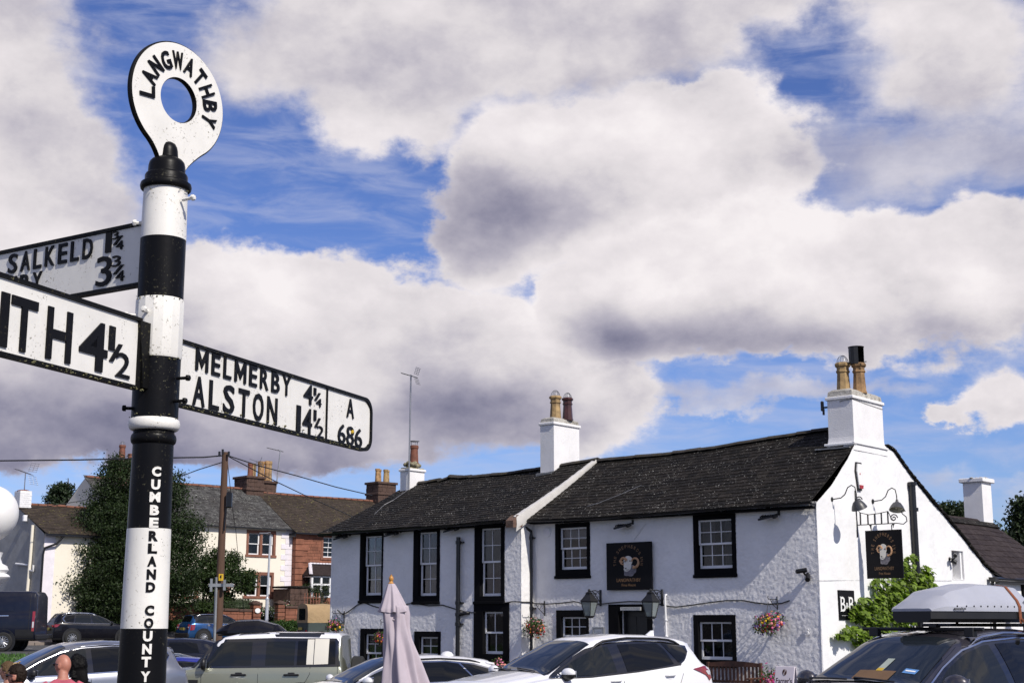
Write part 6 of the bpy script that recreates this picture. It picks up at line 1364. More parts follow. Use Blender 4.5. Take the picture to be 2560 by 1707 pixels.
M['orange'] = mat('orange_lens', (.55, .14, .01), .2)
class Car:
    """a car body lofted from its side profile; x forward, y to its left, z up"""
    def __init__(s, name, label, cat, loc, rz, L, W, top, belt, paintm, roofw, group='vehicles parked on and around the green', roofm=None, tumble=.03, sill=.26, crown=.05, topw=None, box=0., plan=.86):
        s.t = thing(name, label, cat, loc, rz, group); s.L, s.W = L, W; s.sgn = 1
        top = sorted(top); belt = sorted(belt); s.tx = [p[0] for p in top]; s.tz = [p[1] for p in top]; s.bx = [p[0] for p in belt]; s.bz = [p[1] for p in belt]; s.roofw = roofw; s.sill = sill; s.crown = crown; s.tumble = tumble; s.topw = sorted(topw) if topw else None; s.box = box; s.plan = plan
        xs = sorted(set([round(x, 3) for x in np.linspace(-L / 2, L / 2, 44)] + [round(x, 3) for x in s.tx] + [round(s.tx[0] + .02 * k, 3) for k in range(1, 6)] + [round(s.tx[-1] - .02 * k, 3) for k in range(1, 6)]))
        s.xs = [x for x in xs if s.tx[0] <= x <= s.tx[-1]]; R = []
        for x in s.xs: h = s.ring(x); R.append([(x, -y, z) for y, z in h[::-1][:-1]] + [(x, 0, h[0][1])] * 0 + [(x, y, z) for y, z in h[::-1][-1:]] if False else [(x, y, z) for y, z in h] + [(x, -y, z) for y, z in h[::-1][1:]])
        s.paint = paintm; mb = MB(); n = len(R[0]); half = len(s.ring(0)); mb.grid(R, flip=True); 
        k = 0
        for i in range(len(R) - 1):
            for j in range(n - 1):
                jj = min(j, n - 2 - j); zt = s.top(s.xs[i]); isroof = jj >= 7 and roofm is not None and zt > max(s.tz) - .16
                mb.m[k] = 1 if jj < 1 else (2 if isroof else 0); k += 1
        o = len(mb.v) - len(R) * n
        mb.f.append(tuple(range(n))); mb.m.append(0); mb.f.append(tuple(range((len(R) - 1) * n, len(R) * n))[::-1]); mb.m.append(0)
        s.body = mb.build('body', [M[paintm], M['ctrim'], M[roofm or paintm]], s.t, 42)
    def top(s, x): return float(np.interp(x, s.tx, s.tz))
    def belt(s, x): return min(float(np.interp(x, s.bx, s.bz)), s.top(x) - .02)
    def half(s, x):
        a = abs(x) / (s.L / 2); return s.W / 2 * (1 - (1 - s.plan) * max(0, (a - .55) / .45) ** 2.2)
    def ring(s, x):
        w = s.half(x); zt = s.top(x); zb = s.belt(x); k = w / (s.W / 2); wt = (float(np.interp(x, [p[0] for p in s.topw], [p[1] for p in s.topw])) if s.topw else s.roofw) * k
        sl = s.sill; g = zt - zb; wb = w - .045 - s.tumble * .3
        if g < .10: wt = wt + (wb - .04 - wt) * (1 - g / .10)
        m = sl + (zb - sl) * .45; c = min(s.crown, g * .5 + .004); e = .028 + .05 * (1 - s.box); e = min(e, g * .4)
        P = [(w - .09, sl), (w - .02, sl + .10 * min(1, (zb - sl) / .4)), (w + .006, m), (w - .012, zb - min(.14, (zb - sl) * .25)), (w - .022, zb - min(.05, (zb - sl) * .1)), (wb, zb)]
        for t in (.33, .68): P.append((wb + (wt + .01 - wb) * t + .018 * math.sin(3.14 * t), zb + (zt - c - e - zb) * t))
        P += [(wt + .008, zt - c - e), (wt - .035, zt - c - e * .25), (wt - .13, zt - c * .62), (wt * .5, zt - c * .12), (0, zt)]; return P
    def side(s, x, z, off=.006):
        P = s.ring(x)[:10]; return float(np.interp(z, [p[1] for p in P], [p[0] for p in P])) + off
    def roofz(s, x, y):
        P = s.ring(x)[7:][::-1]; return float(np.interp(abs(y), [p[0] for p in P], [p[1] for p in P]))
    def panel(s, name, poly, m, off=.006, parent=None, sides=(1, -1), nx=26, nz=5, th=.0, sm=None):
        """a panel on the body side, given by its outline in side view"""
        poly = np.array(poly, float); x0, x1 = poly[:, 0].min(), poly[:, 0].max(); o = None; n = len(poly)
        xs = np.linspace(x0 + 1e-4, x1 - 1e-4, nx)
        for sd in sides:
            G = []
            for x in xs:
                zz = []
                for i in range(n):
                    a, b = poly[i], poly[(i + 1) % n]
                    if (a[0] - x) * (b[0] - x) <= 0 and abs(a[0] - b[0]) > 1e-9: zz.append(a[1] + (b[1] - a[1]) * (x - a[0]) / (b[0] - a[0]))
                if len(zz) < 2: continue
                G.append([(x, sd * s.side(x, z, off), z) for z in np.linspace(min(zz), max(zz), nz)])
            mb = MB().grid(G, flip=(sd == 1)); 
            o = mb.build(name, M[m], parent or s.t, 60)
            if sd == sides[0]: first = o
        return first
    def outline(s, name, poly, r, m, off=.008, sides=(1, -1), closed=True, parent=None):
        for sd in sides:
            pts = []
            for i in range(len(poly) - (0 if closed else 1)):
                a, b = poly[i], poly[(i + 1) % len(poly)]; k = max(1, int(math.hypot(b[0] - a[0], b[1] - a[1]) / .12))
                for t in range(k): x = a[0] + (b[0] - a[0]) * t / k; z = a[1] + (b[1] - a[1]) * t / k; pts.append((x, sd * s.side(x, z, off), z))
            e = poly[0] if closed else poly[-1]; pts.append((e[0], sd * s.side(e[0], e[1], off), e[1])); MB().tube(pts, r, 5).build(name, M[m], parent or s.t, 60)
    def screen(s, name, x0, x1, y0, y1, m, off=.010, nx=10, ny=14, edge=None):
        """a pane lying on the top surface between x0 (foot, half width y0) and x1 (head, half width y1)"""
        def G_(o, e): 
            G = []
            for i in range(nx + 1):
                t = i / nx; x = x0 + (x1 - x0) * t; w = y0 + (y1 - y0) * t - e; G.append([(x, w * u, s.roofz(x, w * u) + o) for u in np.linspace(-1, 1, ny)])
            return G
        fl = x1 > x0
        if edge: MB().grid(G_(off * .5, 0), flip=fl).build(name + '_seal', M[edge], s.t, 60)
        o = MB().grid(G_(off, .035 if edge else 0), flip=fl).build(name, M[m], s.t, 60); return o
    def wheels(s, xf, xr, r=.35, arch=True, rim='alloy', wd=.22, spokes=10, archm='ctrim'):
        for x in (xf, xr):
            for sd in (1, -1):
                y = sd * (s.side(x, .6, 0) - wd / 2 + .075); wt = MB().lathe([(r * .62, -wd / 2), (r * .92, -wd / 2), (r, -wd * .36), (r, wd * .36), (r * .92, wd / 2), (r * .62, wd / 2), (r * .62, -wd / 2)], (x, y, r), 28, axis=(0, sd, 0), cap=False).build('wheel', M['tyre'], s.t, 40)
                mb = MB().lathe([(r * .64, wd * .2), (r * .64, wd * .46), (r * .58, wd * .46), (r * .56, wd * .25)], (x, y, r), 28, axis=(0, sd, 0), cap=False).lathe([(.0, wd * .44), (r * .16, wd * .42), (r * .16, wd * .3)][::-1], (x, y, r), 14, axis=(0, sd, 0))
                for k in range(spokes):
                    a = 2 * math.pi * k / spokes; c = A3((x, y + sd * wd * .36, r)); d = A3((math.cos(a), 0, math.sin(a))); mb.tube([c + d * r * .1, c + d * r * .6], [.028, .02], 5)
                mb.build('rim', M[rim], wt, 40); MB().lathe([(0, wd * .12), (r * .63, wd * .12)], (x, y, r), 24, axis=(0, sd, 0)).build('brake', M['ctrim'], wt)
                if arch:
                    R_ = r + .075; MB().lathe([(0, .0), (R_, .0), (R_, .012), (R_ + .035, .012), (R_ + .035, -.02)], (x, sd * (s.side(x, .62, .0) + .004), r + .02), 36, axis=(0, sd, 0)).build('wheel_arch', M[archm], s.t, 40)
    def mirror(s, x, z, m, sz=(.075, .125, .078), arm='ctrim', out=.11):
        for sd in (1, -1):
            y = s.side(x, z, 0); c = A3((x, sd * (y + out), z + .03)); mb = MB(); R_ = np.array(Matrix.Rotation(sd * .15, 3, 'Z'))
            mb.ell(c + A3((0, 0, .012)), sz, 0, 16, 10, R_); mb.ell(c - A3((0, 0, .012)), (sz[0] * .99, sz[1] * 1.0, sz[2] * .9), 1, 16, 10, R_)
            mb.tube([(x + .03, sd * (y - .02), z - .05), c - A3((0, 0, .06))], [.05, .035], 6, 1); o = mb.build('wing_mirror', [M[m], M[arm]], s.t, 60)
            MB().box(c - A3((sz[0] * .86, 0, 0)), (.012, sz[1] * 1.5, sz[2] * 1.3), R=R_, ch=.004).build('mirror_glass', M['chrome'], o)
    def handle(s, x, z, m, L=.19, sides=(1, -1), parent=None):
        for sd in sides:
            y = s.side(x, z, 0); MB().lathe([(0, -.001), (.055, .003), (.06, .006)][::-1], (x, sd * y, z), 14, axis=(0, sd, 0)).tube([(x - L / 2, sd * y, z + .005), (x - L * .4, sd * (y + .035), z + .01), (x + L * .4, sd * (y + .035), z + .006), (x + L / 2, sd * y, z)], .014, 6).build('door_handle', M[m], s.t, 60)
    def seam(s, pts, r=.005): s.outline('door_seam', pts, r, 'ctrim', .0005, closed=False)
    def rail(s, x0, x1, inset, m, h=.06, r=.018, gap=True):
        for sd in (1, -1):
            pts = []; 
            for t in np.linspace(0, 1, 16): x = x0 + (x1 - x0) * t; y = s.ring(x)[8][0] - inset; pts.append((x, sd * y, s.roofz(x, y) + h * min(1, math.sin(math.pi * t) * 3.2) + .002))
            MB().tube(pts, [r * (.6 + .4 * min(1, math.sin(math.pi * t) * 4)) for t in np.linspace(0, 1, 16)], 6).build('roof_rail', M[m], s.t, 60)
    def lamp(s, name, poly, m, off=.012, sides=(1, -1)): return s.panel(name, poly, m, off, sides=sides, nx=10)
    def fin(s, x, m): z = s.roofz(x, 0); MB().prism([(-.10, -.01), (.10, -.01), (-.06, .09), (-.09, .09)], (x, -.02, z), EX, EZ, EY, .04).build('antenna_fin', M[m], s.t, 30)
    def wiper(s, x0, x1, w, y=.0):
        for yy in (-.1, .5): z0 = s.roofz(x0, yy); MB().tube([(x0, yy, z0 + .03), (x0 - .06, yy - .3, s.roofz(x0 - .06, yy - .3) + .025), (x0 - .12, yy - .6, s.roofz(x0 - .12, min(.6, abs(yy - .6))) + .025)], .010, 4).build('wiper', M['ctrim'], s.t)
def place(px, Y, yaw_deg, local=(0, 0, 0), zg=None):
    """ground point for a car whose local point shows at print position px (x, y) at depth Y"""
    p = at_y(px[0], px[1], Y); a = math.radians(yaw_deg); l = A3(local); w = A3((l[0] * math.cos(a) - l[1] * math.sin(a), l[0] * math.sin(a) + l[1] * math.cos(a), 0)); q = p - w; q[2] = p[2] - l[2]; return q, a
# --- white compact suv in front of the inn
M['p_white'] = paint('white_car_paint', (.78, .78, .80), 0, .3, .05); M['p_white2'] = paint('pearl_white_car_paint', (.72, .72, .73), .05, .3, .06); M['p_dark'] = paint('dark_violet_grey_paint', (.032, .030, .040), .35, .3); M['p_silver'] = paint('silver_grey_paint', (.27, .28, .31), .75, .30); M['p_black'] = paint('black_car_paint', (.004, .004, .007), .0, .25, .02, .35)
M['p_blue'] = paint('metallic_blue_paint', (.012, .075, .22), .5, .25); M['p_navy'] = paint('navy_van_paint', (.005, .007, .018), .0, .3, .03, .4); M['p_teal'] = paint('grey_teal_paint', (.07, .095, .10), .6, .3); M['p_royal'] = paint('royal_blue_paint', (.014, .025, .30), .4, .25); M['p_pang'] = paint('pale_sage_paint', (.30, .31, .235), .55, .30); M['p_green'] = mat('faded_army_green', (.035, .05, .045), .6, .15)
def suv_a():
    q_, a = place((1722, 1592), 23.0, 180 + 36, (-1.9, .62, 1.60)); top = [(2.26, .62), (2.2, .86), (1.95, .98), (1.15, 1.10), (.95, 1.13), (.55, 1.34), (.15, 1.53), (-.1, 1.605), (-.6, 1.655), (-1.2, 1.645), (-1.75, 1.60), (-1.95, 1.565), (-2.06, 1.40), (-2.16, 1.16), (-2.25, .9), (-2.27, .6)]
    c = Car('parked_car', 'white five door crossover with black roof rails parked in front of the inn door', 'car', q_, a, 4.54, 1.86, top, [(2.2, .80), (1.3, .98), (.8, 1.03), (-.6, 1.10), (-1.9, 1.20), (-2.3, 1.10)], 'p_white', .60, crown=.04, topw=[(-2.3, .60), (-1.9, .59), (0, .61), (.2, .61), (1.0, .74), (2.2, .78)])
    DLO = [(1.02, 1.03), (.60, 1.27), (.20, 1.44), (-.2, 1.525), (-.8, 1.555), (-1.4, 1.535), (-1.86, 1.47), (-1.83, 1.40), (-1.62, 1.25), (-1.50, 1.195), (-.6, 1.105), (.3, 1.045)]
    c.panel('window_surround', DLO, 'cgloss', .004, nx=60)
    c.panel('front_side_window', [(.80, 1.065), (.52, 1.25), (.16, 1.40), (-.12, 1.47), (-.20, 1.475), (-.20, 1.105), (.3, 1.065)], 'cglass2', .009)
    c.panel('rear_side_window', [(-.40, 1.50), (-1.20, 1.515), (-1.30, 1.42), (-1.36, 1.205), (-.9, 1.145), (-.40, 1.105)], 'cglass', .009); c.panel('quarter_window', [(-1.30, 1.51), (-1.78, 1.445), (-1.80, 1.40), (-1.62, 1.275), (-1.47, 1.22)], 'cglass', .009)
    c.outline('window_trim', [(1.0, 1.03), (.3, 1.04), (-.6, 1.10), (-1.5, 1.19)], .009, 'ctrim', closed=False)
    c.screen('windscreen', 1.04, .08, .70, .56, 'wglass', edge='cgloss'); c.screen('rear_window', -2.14, -1.98, .60, .54, 'cglass'); c.wheels(1.42, -1.27, .35); c.mirror(.78, 1.06, 'p_white')
    c.seam([(.86, .4), (.88, .85), (.92, 1.02)]); c.seam([(-.30, .4), (-.30, 1.09)]); c.seam([(-1.15, .62), (-1.40, .85), (-1.50, 1.05), (-1.48, 1.19)]); c.handle(-.14, .97, 'p_white'); c.handle(-1.22, 1.03, 'p_white'); c.rail(.10, -1.72, .0, 'ctrim', .055, .02)
    c.lamp('tail_light', [(-1.80, 1.10), (-1.72, 1.125), (-2.0, 1.165), (-2.12, 1.155), (-2.17, .98), (-2.15, .90), (-2.05, 1.02)], 'taillight', .014); c.lamp('tail_light_clear', [(-2.02, 1.09), (-2.10, 1.10), (-2.13, 1.03), (-2.08, 1.03)], 'lampclear', .02); c.wiper(1.06, .1, .7)
    c.lamp('headlight', [(2.12, .80), (1.75, .93), (1.55, .93), (1.8, .80)], 'lampclear'); c.panel('side_cladding', [(1.0, .32), (-.85, .34), (-.85, .46), (1.0, .44)], 'ctrim', .012); c.outline('sill_crease', [(1.0, .62), (-.9, .72)], .006, 'p_white', .0, closed=False)
    c.fin(-1.6, 'p_white'); return c
suv_a()
# --- white estate behind the parasol
q_, a = place((1226, 1646), 27.0, 180 + 30, (-1.95, .55, 1.37)); top = [(2.31, .55), (2.25, .72), (2.0, .84), (1.05, .99), (.85, 1.02), (.45, 1.22), (.05, 1.385), (-.3, 1.44), (-.9, 1.455), (-1.5, 1.42), (-1.98, 1.365), (-2.08, 1.27), (-2.2, 1.02), (-2.29, .82), (-2.31, .5)]
c = Car('parked_car', 'white estate car with black roof rails parked just behind the closed parasol', 'car', q_, a, 4.63, 1.82, top, [(2.2, .70), (1.2, .88), (.6, .93), (-.9, .98), (-2.0, 1.04), (-2.3, .95)], 'p_white2', .56, crown=.04, topw=[(-2.3, .55), (-1.9, .54), (0, .57), (.2, .58), (1.0, .72), (2.2, .76)])
c.panel('window_surround', [(.92, .93), (.5, 1.15), (.1, 1.295), (-.4, 1.35), (-1.0, 1.355), (-1.6, 1.30), (-1.98, 1.20), (-2.06, 1.12), (-2.0, 1.04), (-1.7, 1.015), (-.9, .98), (.3, .94)], 'chrome', .003, nx=60)
c.panel('front_side_window', [(.82, .955), (.46, 1.13), (.08, 1.27), (-.28, 1.32), (-.36, 1.32), (-.36, .985), (.3, .965)], 'cglass2', .009); c.panel('rear_side_window', [(-.46, 1.325), (-1.02, 1.33), (-1.26, 1.30), (-1.46, 1.02), (-.9, 1.0), (-.46, .99)], 'cglass', .009); c.panel('quarter_window', [(-1.31, 1.305), (-1.58, 1.275), (-1.93, 1.185), (-2.0, 1.12), (-1.95, 1.065), (-1.7, 1.04), (-1.5, 1.03)], 'cglass', .009)
c.screen('windscreen', .95, .02, .68, .53, 'wglass', edge='cgloss'); c.screen('rear_window', -2.17, -2.03, .54, .48, 'cglass'); c.wheels(1.40, -1.41, .33); c.mirror(.66, .98, 'p_white2'); c.rail(.0, -1.75, .02, 'ctrim', .025, .016)
z_ = c.roofz(-1.35, 0); MB().lathe([(.13, -.02), (.12, .02), (.085, .06), (.03, .08), (0, .082)], (-1.28, .1, z_), 16).build('roof_dome', M['p_white2'], c.t, 60); c.seam([(-.41, .4), (-.41, .98)]); c.seam([(.78, .4), (.82, .92)]); c.seam([(-1.2, .6), (-1.45, .85), (-1.5, 1.02)]); c.handle(-.25, .87, 'p_white2'); c.handle(-1.3, .91, 'p_white2')
c.lamp('tail_light', [(-1.95, .93), (-2.22, .96), (-2.24, .82), (-2.0, .84)], 'taillight'); c.panel('roof_spoiler', [(-1.86, 1.33), (-2.06, 1.30), (-2.08, 1.26), (-1.9, 1.29)], 'p_white2', .02); c.lamp('headlight', [(2.2, .66), (1.8, .78), (1.6, .78), (1.85, .66)], 'lampclear')
# --- dark suv with the roof box
q_, a = place((2414, 1588), 15.2, 180 + 38, (.10, .66, 1.60)); top = [(2.36, .65), (2.3, .90), (2.05, 1.02), (1.2, 1.12), (1.0, 1.15), (.6, 1.36), (.2, 1.56), (-.05, 1.625), (-.6, 1.68), (-1.3, 1.67), (-1.9, 1.61), (-2.08, 1.56), (-2.22, 1.30), (-2.33, 1.0), (-2.38, .6)]
c = Car('parked_car', 'dark grey family estate car carrying a silver roof box beside the inn gable', 'car', q_, a, 4.76, 1.89, top, [(2.25, .84), (1.3, 1.0), (.7, 1.05), (-.8, 1.10), (-2.0, 1.16), (-2.4, 1.1)], 'p_dark', .63, crown=.04, topw=[(-2.3, .62), (-1.9, .62), (0, .64), (.25, .64), (1.05, .78), (2.2, .80)])
DLO = [(1.00, 1.055), (.58, 1.28), (.18, 1.45), (-.2, 1.535), (-.8, 1.57), (-1.5, 1.55), (-1.95, 1.45), (-2.0, 1.38), (-1.85, 1.16), (-.8, 1.10), (.3, 1.07)]
c.panel('window_surround', DLO, 'cgloss', .004, nx=60); c.outline('chrome_window_trim', DLO, .014, 'chrome', .010)
c.panel('front_side_window', [(.84, 1.085), (.54, 1.26), (.16, 1.42), (-.18, 1.50), (-.28, 1.505), (-.28, 1.11), (.3, 1.09)], 'cglass2', .009); c.panel('rear_side_window', [(-.40, 1.515), (-1.05, 1.535), (-1.22, 1.50), (-1.32, 1.15), (-.8, 1.125), (-.40, 1.115)], 'cglass', .009); c.panel('quarter_window', [(-1.32, 1.53), (-1.85, 1.42), (-1.90, 1.37), (-1.80, 1.19), (-1.42, 1.16)], 'cglass', .009)
# the windscreen shows part of the cabin: real glass over a dark tub with a dash, a parcel and a hanging tag
c.screen('windscreen', 1.10, .12, .74, .60, 'wglass', edge='cgloss'); c.screen('rear_window', -2.30, -2.12, .62, .56, 'cglass'); c.wheels(1.45, -1.35, .36); c.mirror(.74, 1.09, 'p_dark', (.085, .135, .095)); c.rail(.05, -1.85, .0, 'chrome', .06, .020); c.wiper(1.12, .1, .7)
c.seam([(.88, .42), (.90, .85), (.96, 1.04)]); c.seam([(-.34, .42), (-.34, 1.09)]); c.seam([(-1.15, .62), (-1.36, .85), (-1.40, 1.14)]); c.handle(-.18, .98, 'p_dark'); c.handle(-1.2, 1.02, 'p_dark'); c.lamp('headlight', [(2.22, .84), (1.85, .96), (1.6, .96), (1.85, .82)], 'lampclear'); c.lamp('tail_light', [(-2.0, 1.12), (-2.26, 1.12), (-2.3, .92), (-2.1, .92)], 'taillight')
st = mat('blue_sticker', (.10, .24, .50), .4); c.screen('window_sticker', .80, .70, .0, .0, 'ctrim') if False else None
def on_screen(car, x0, x1, y0, y1, m, name, off=.016):
    MB().grid([[(x, y, car.roofz(x, y) + off) for y in np.linspace(y0, y1, 4)] for x in np.linspace(x0, x1, 4)], flip=(x1 > x0) == (y1 > y0)).build(name, m, car.t, 60)
on_screen(c, .86, .78, .40, .56, st, 'window_sticker'); on_screen(c, .83, .81, .42, .54, M['paint_white'], 'window_sticker', .019); on_screen(c, 1.0, .84, -.14, .32, mat('cardboard_parcel', (.14, .08, .04), .8), 'dashboard_parcel'); on_screen(c, .84, .62, .06, .15, mat('pale_hanging_tag', (.30, .34, .30), .7), 'hanging_tag'); on_screen(c, .85, .80, .065, .145, mat('yellow_tag_badge', (.5, .33, .03), .7), 'hanging_tag', .019)
for x in (-.05, -1.15): 
    z = c.roofz(x, .55) + .06; MB().tube([(x, -.78, z + .02), (x, .78, z + .02)], .022, 6).bb(x - .04, x + .04, .56, .68, z - .06, z + .04, ch=.01).bb(x - .04, x + .04, -.68, -.56, z - .06, z + .04, ch=.01).build('roof_bar', M['ctrim'], c.t)
# the box itself rests on the bars: a thing of its own
zb = c.roofz(-.5, 0) + .085; rb = thing('roof_box', 'silver grey roof box strapped with an orange webbing strap on the dark car', 'roof box', tuple(A3(q_) + EZ * zb + A3((math.cos(a), math.sin(a), 0)) * -.42), a)
M['boxgrey'] = mat('silver_grey_plastic', (.36, .37, .42), .38, .06, coat=.2); M['strap'] = mat('orange_brown_webbing', (.20, .062, .026), .85, .3, vs=40)
def boxsec(x, lid):
    t = (x + 1.35) / 1.85; w = .40 * float(np.interp(t, [0, .12, .75, .93, 1], [.86, 1, 1, .82, .62])); h = float(np.interp(t, [0, .05, .14, .52, .80, .95, 1], [.09, .20, .29, .31, .23, .10, .03])); y0 = -.02
    if lid: return [(y0 + w + .012, .10), (y0 + w + .012, .10 + min(.05, h * .4)), (y0 + w - .02, .10 + h * .34 + .02), (y0 + w * .62, .10 + h * .93), (y0 + w * .3, .10 + h), (y0 - w * .3, .10 + h), (y0 - w * .62, .10 + h * .93), (y0 - w + .02, .10 + h * .34 + .02), (y0 - w - .012, .10 + min(.05, h * .4)), (y0 - w - .012, .10)]
    return [(y0 - w * .8, -.02), (y0 - w, .02), (y0 - w, .10), (y0 + w, .10), (y0 + w, .02), (y0 + w * .8, -.02)]
for lid, nm, mm in ((True, 'lid', 'boxgrey'), (False, 'base', 'ctrim')):
    xs_ = np.linspace(-1.35, .50, 40); R = [[(x, y, z) for y, z in boxsec(x, lid)] for x in xs_]; mb = MB().grid(R, flip=False); n = len(R[0]); mb.f.append(tuple(range(n))[::-1]); mb.m.append(0); mb.f.append(tuple(range(39 * n, 40 * n))); mb.m.append(0); mb.build(nm, M[mm], rb, 28)
sx = -.92; P = boxsec(sx, True); B = boxsec(sx, False); loop = [(y * 1.012, z + .006) for y, z in P]; loop = [(loop[0][0] + .004, -.06)] + loop + [(loop[-1][0] - .004, -.06)]
mb = MB(); mb.grid([[(sx + d, y, z) for y, z in loop] for d in (-.028, .028)]); mb.grid([[(sx + d * .9, y * 1.006, z + .004) for y, z in loop] for d in (-.022, .022)]); mb.tube([(sx, loop[0][0] + .006, .02), (sx - .06, loop[0][0] + .02, -.04), (sx - .05, loop[0][0] + .03, -.10)], .015, 5); mb.build('strap', M['strap'], rb)
mb = MB(); w_ = .415; text(mb, 'exodus', (-.90 - .12, w_ - .028, .195), -EX, unit((0, -.25, 1)), unit((0, 1, .25)), .20, .042, 0, .012, .004); text(mb, 'exodus', (.26, w_ - .06, .115), unit((-1, .28, 0)), EZ, unit((.28, 1, 0)), .16, .03, 0, .012, .004); mb.build('lettering', M['ctrim'], rb, kind='stuff')
mb = MB()
for x in np.linspace(-1.2, .2, 12): mb.ell((x, boxsec(x, True)[1][0] + .003, .155), (.010, .006, .010), nu=8, nv=5)
mb.build('rivet', M['ctrim'], rb)
# --- pale sage four wheel drive with a white roof
q_, a = place((850, 1585), 30.5, 180 - 1.5, (-2.18, .74, 1.90)); top = [(2.36, .55), (2.34, 1.02), (2.25, 1.12), (1.0, 1.235), (.86, 1.26), (.62, 1.52), (.36, 1.80), (.26, 1.86), (0, 1.915), (-.8, 1.955), (-1.6, 1.95), (-2.14, 1.93), (-2.20, 1.88), (-2.25, 1.30), (-2.28, 1.05), (-2.29, .55)]
c = Car('parked_car', 'pale sage green boxy four wheel drive with white roof and spare wheel, beside the inn', 'car', q_, a, 4.76, 2.0, top, [(2.3, 1.05), (1.0, 1.17), (.8, 1.20), (-2.2, 1.24), (-2.3, 1.2)], 'p_pang', .77, roofm='p_white', tumble=.0, sill=.45, crown=.03, box=.8, topw=[(-2.3, .76), (0, .78), (.3, .78), (.95, .84), (2.3, .84)], plan=.93)
DLO = [(.92, 1.215), (.66, 1.50), (.42, 1.77), (.30, 1.80), (-.8, 1.83), (-2.16, 1.82), (-2.22, 1.245), (.2, 1.215)]
c.panel('window_surround', DLO, 'cgloss', .004, nx=60)
c.panel('front_side_window', [(.62, 1.26), (.50, 1.40), (.30, 1.72), (.22, 1.745), (-.36, 1.75), (-.36, 1.27)], 'cglass2', .009); c.panel('rear_side_window', [(-.66, 1.755), (-1.26, 1.765), (-1.26, 1.275), (-.66, 1.27)], 'cglass2', .009); c.panel('rear_side_window', [(-1.32, 1.765), (-1.52, 1.765), (-1.52, 1.28), (-1.32, 1.278)], 'cglass', .009); c.panel('quarter_window', [(-1.90, 1.76), (-2.10, 1.76), (-2.12, 1.30), (-1.90, 1.29)], 'cglass', .009)
ivory = mat('ivory_panel', (.66, .63, .55), .35, .04, coat=.6); M['ivory'] = ivory; c.panel('signature_panel', [(-1.52, 1.80), (-1.66, 1.80), (-1.66, 1.29), (-1.52, 1.29)], 'ivory', .012); c.panel('signature_panel', [(-1.675, 1.81), (-1.97, 1.81), (-1.97, 1.30), (-1.675, 1.29)], 'ivory', .012); 
c.screen('windscreen', .92, .30, .80, .74, 'wglass', edge='cgloss'); c.wheels(1.45, -1.42, .40, rim='alloy', archm='ctrim'); c.mirror(.60, 1.27, 'ctrim', (.07, .11, .12), out=.15)
c.seam([(.66, .55), (.66, 1.2)]); c.seam([(-.52, .5), (-.52, 1.21)]); c.seam([(-1.30, .75), (-1.52, .95), (-1.60, 1.1), (-1.62, 1.82)]); c.seam([(-2.17, .8), (-2.17, 1.82)])
for x in (-.12, -1.22):
    for sd in (1, -1): y = c.side(x, 1.08, 0); MB().bb(x - .16, x + .16, sd * y - .005, sd * (y + .045), 1.06, 1.10, ch=.012).bb(x - .07, x + .07, sd * y - .005, sd * (y + .03), 1.085, 1.13, ch=.01).build('door_handle', M['ctrim'], c.t)
c.panel('side_vent', [(.72, .98), (.94, .98), (.92, .70), (.72, .68)], 'ctrim', .014); c.panel('cant_window', [(-.9, 1.935), (-1.85, 1.935), (-1.85, 1.90), (-.9, 1.90)], 'cgloss', .004); mb = MB()
for sd in (1, -1):
    x0_, x1_ = -.82, -1.80; mb.add([(x0_, sd * .66, c.roofz(x0_, .66) + .008), (x1_, sd * .66, c.roofz(x1_, .66) + .008), (x1_, sd * .785, c.roofz(x1_, .785) + .004), (x0_, sd * .785, c.roofz(x0_, .785) + .004)], [(0, 1, 2, 3) if sd > 0 else (3, 2, 1, 0)])
    mb.add([(x0_, sd * .792, 1.905), (x1_, sd * .792, 1.905), (x1_ + .03, sd * .80, 1.855), (x0_ - .03, sd * .80, 1.855)], [(0, 1, 2, 3) if sd < 0 else (3, 2, 1, 0)])
mb.build('alpine_window', M['cgloss'], c.t); sw = MB().lathe([(.20, -.12), (.36, -.12), (.39, -.09), (.39, .09), (.36, .12), (.20, .12)], (-2.46, -.12, 1.05), 30, axis=(-1, 0, 0)).build('spare_wheel', M['tyre'], c.t, 40); MB().lathe([(0, .10), (.2, .10), (.25, .02)][::-1], (-2.46, -.12, 1.05), 24, axis=(-1, 0, 0)).build('rim', M['alloy'], sw, 40)
c.rail(-.05, -.7, .05, 'ctrim', .02, .012); c.wiper(.94, .3, .7)
# --- silver suv at left, grey teal car and royal blue car hidden behind the post
q_, a = place((172, 1610), 26.5, 180 + 34, (.02, .60, 1.58)); top = [(2.25, .6), (2.2, .84), (1.9, .97), (1.12, 1.08), (.95, 1.11), (.5, 1.36), (.1, 1.55), (-.15, 1.61), (-.7, 1.65), (-1.3, 1.63), (-1.8, 1.57), (-2.0, 1.52), (-2.12, 1.25), (-2.22, .95), (-2.25, .6)]
c = Car('parked_car', 'silver grey crossover with tinted rear windows at lower left behind the standing people', 'car', q_, a, 4.5, 1.85, top, [(2.2, .80), (1.2, .97), (.7, 1.02), (-.8, 1.08), (-1.9, 1.16), (-2.2, 1.1)], 'p_silver', .59, crown=.04, topw=[(-2.3, .58), (0, .60), (.2, .60), (1.0, .74), (2.2, .78)])
DLO = [(1.0, 1.02), (.55, 1.27), (.15, 1.44), (-.2, 1.51), (-.8, 1.545), (-1.4, 1.52), (-1.85, 1.42), (-1.88, 1.36), (-1.65, 1.14), (-.6, 1.08), (.3, 1.035)]
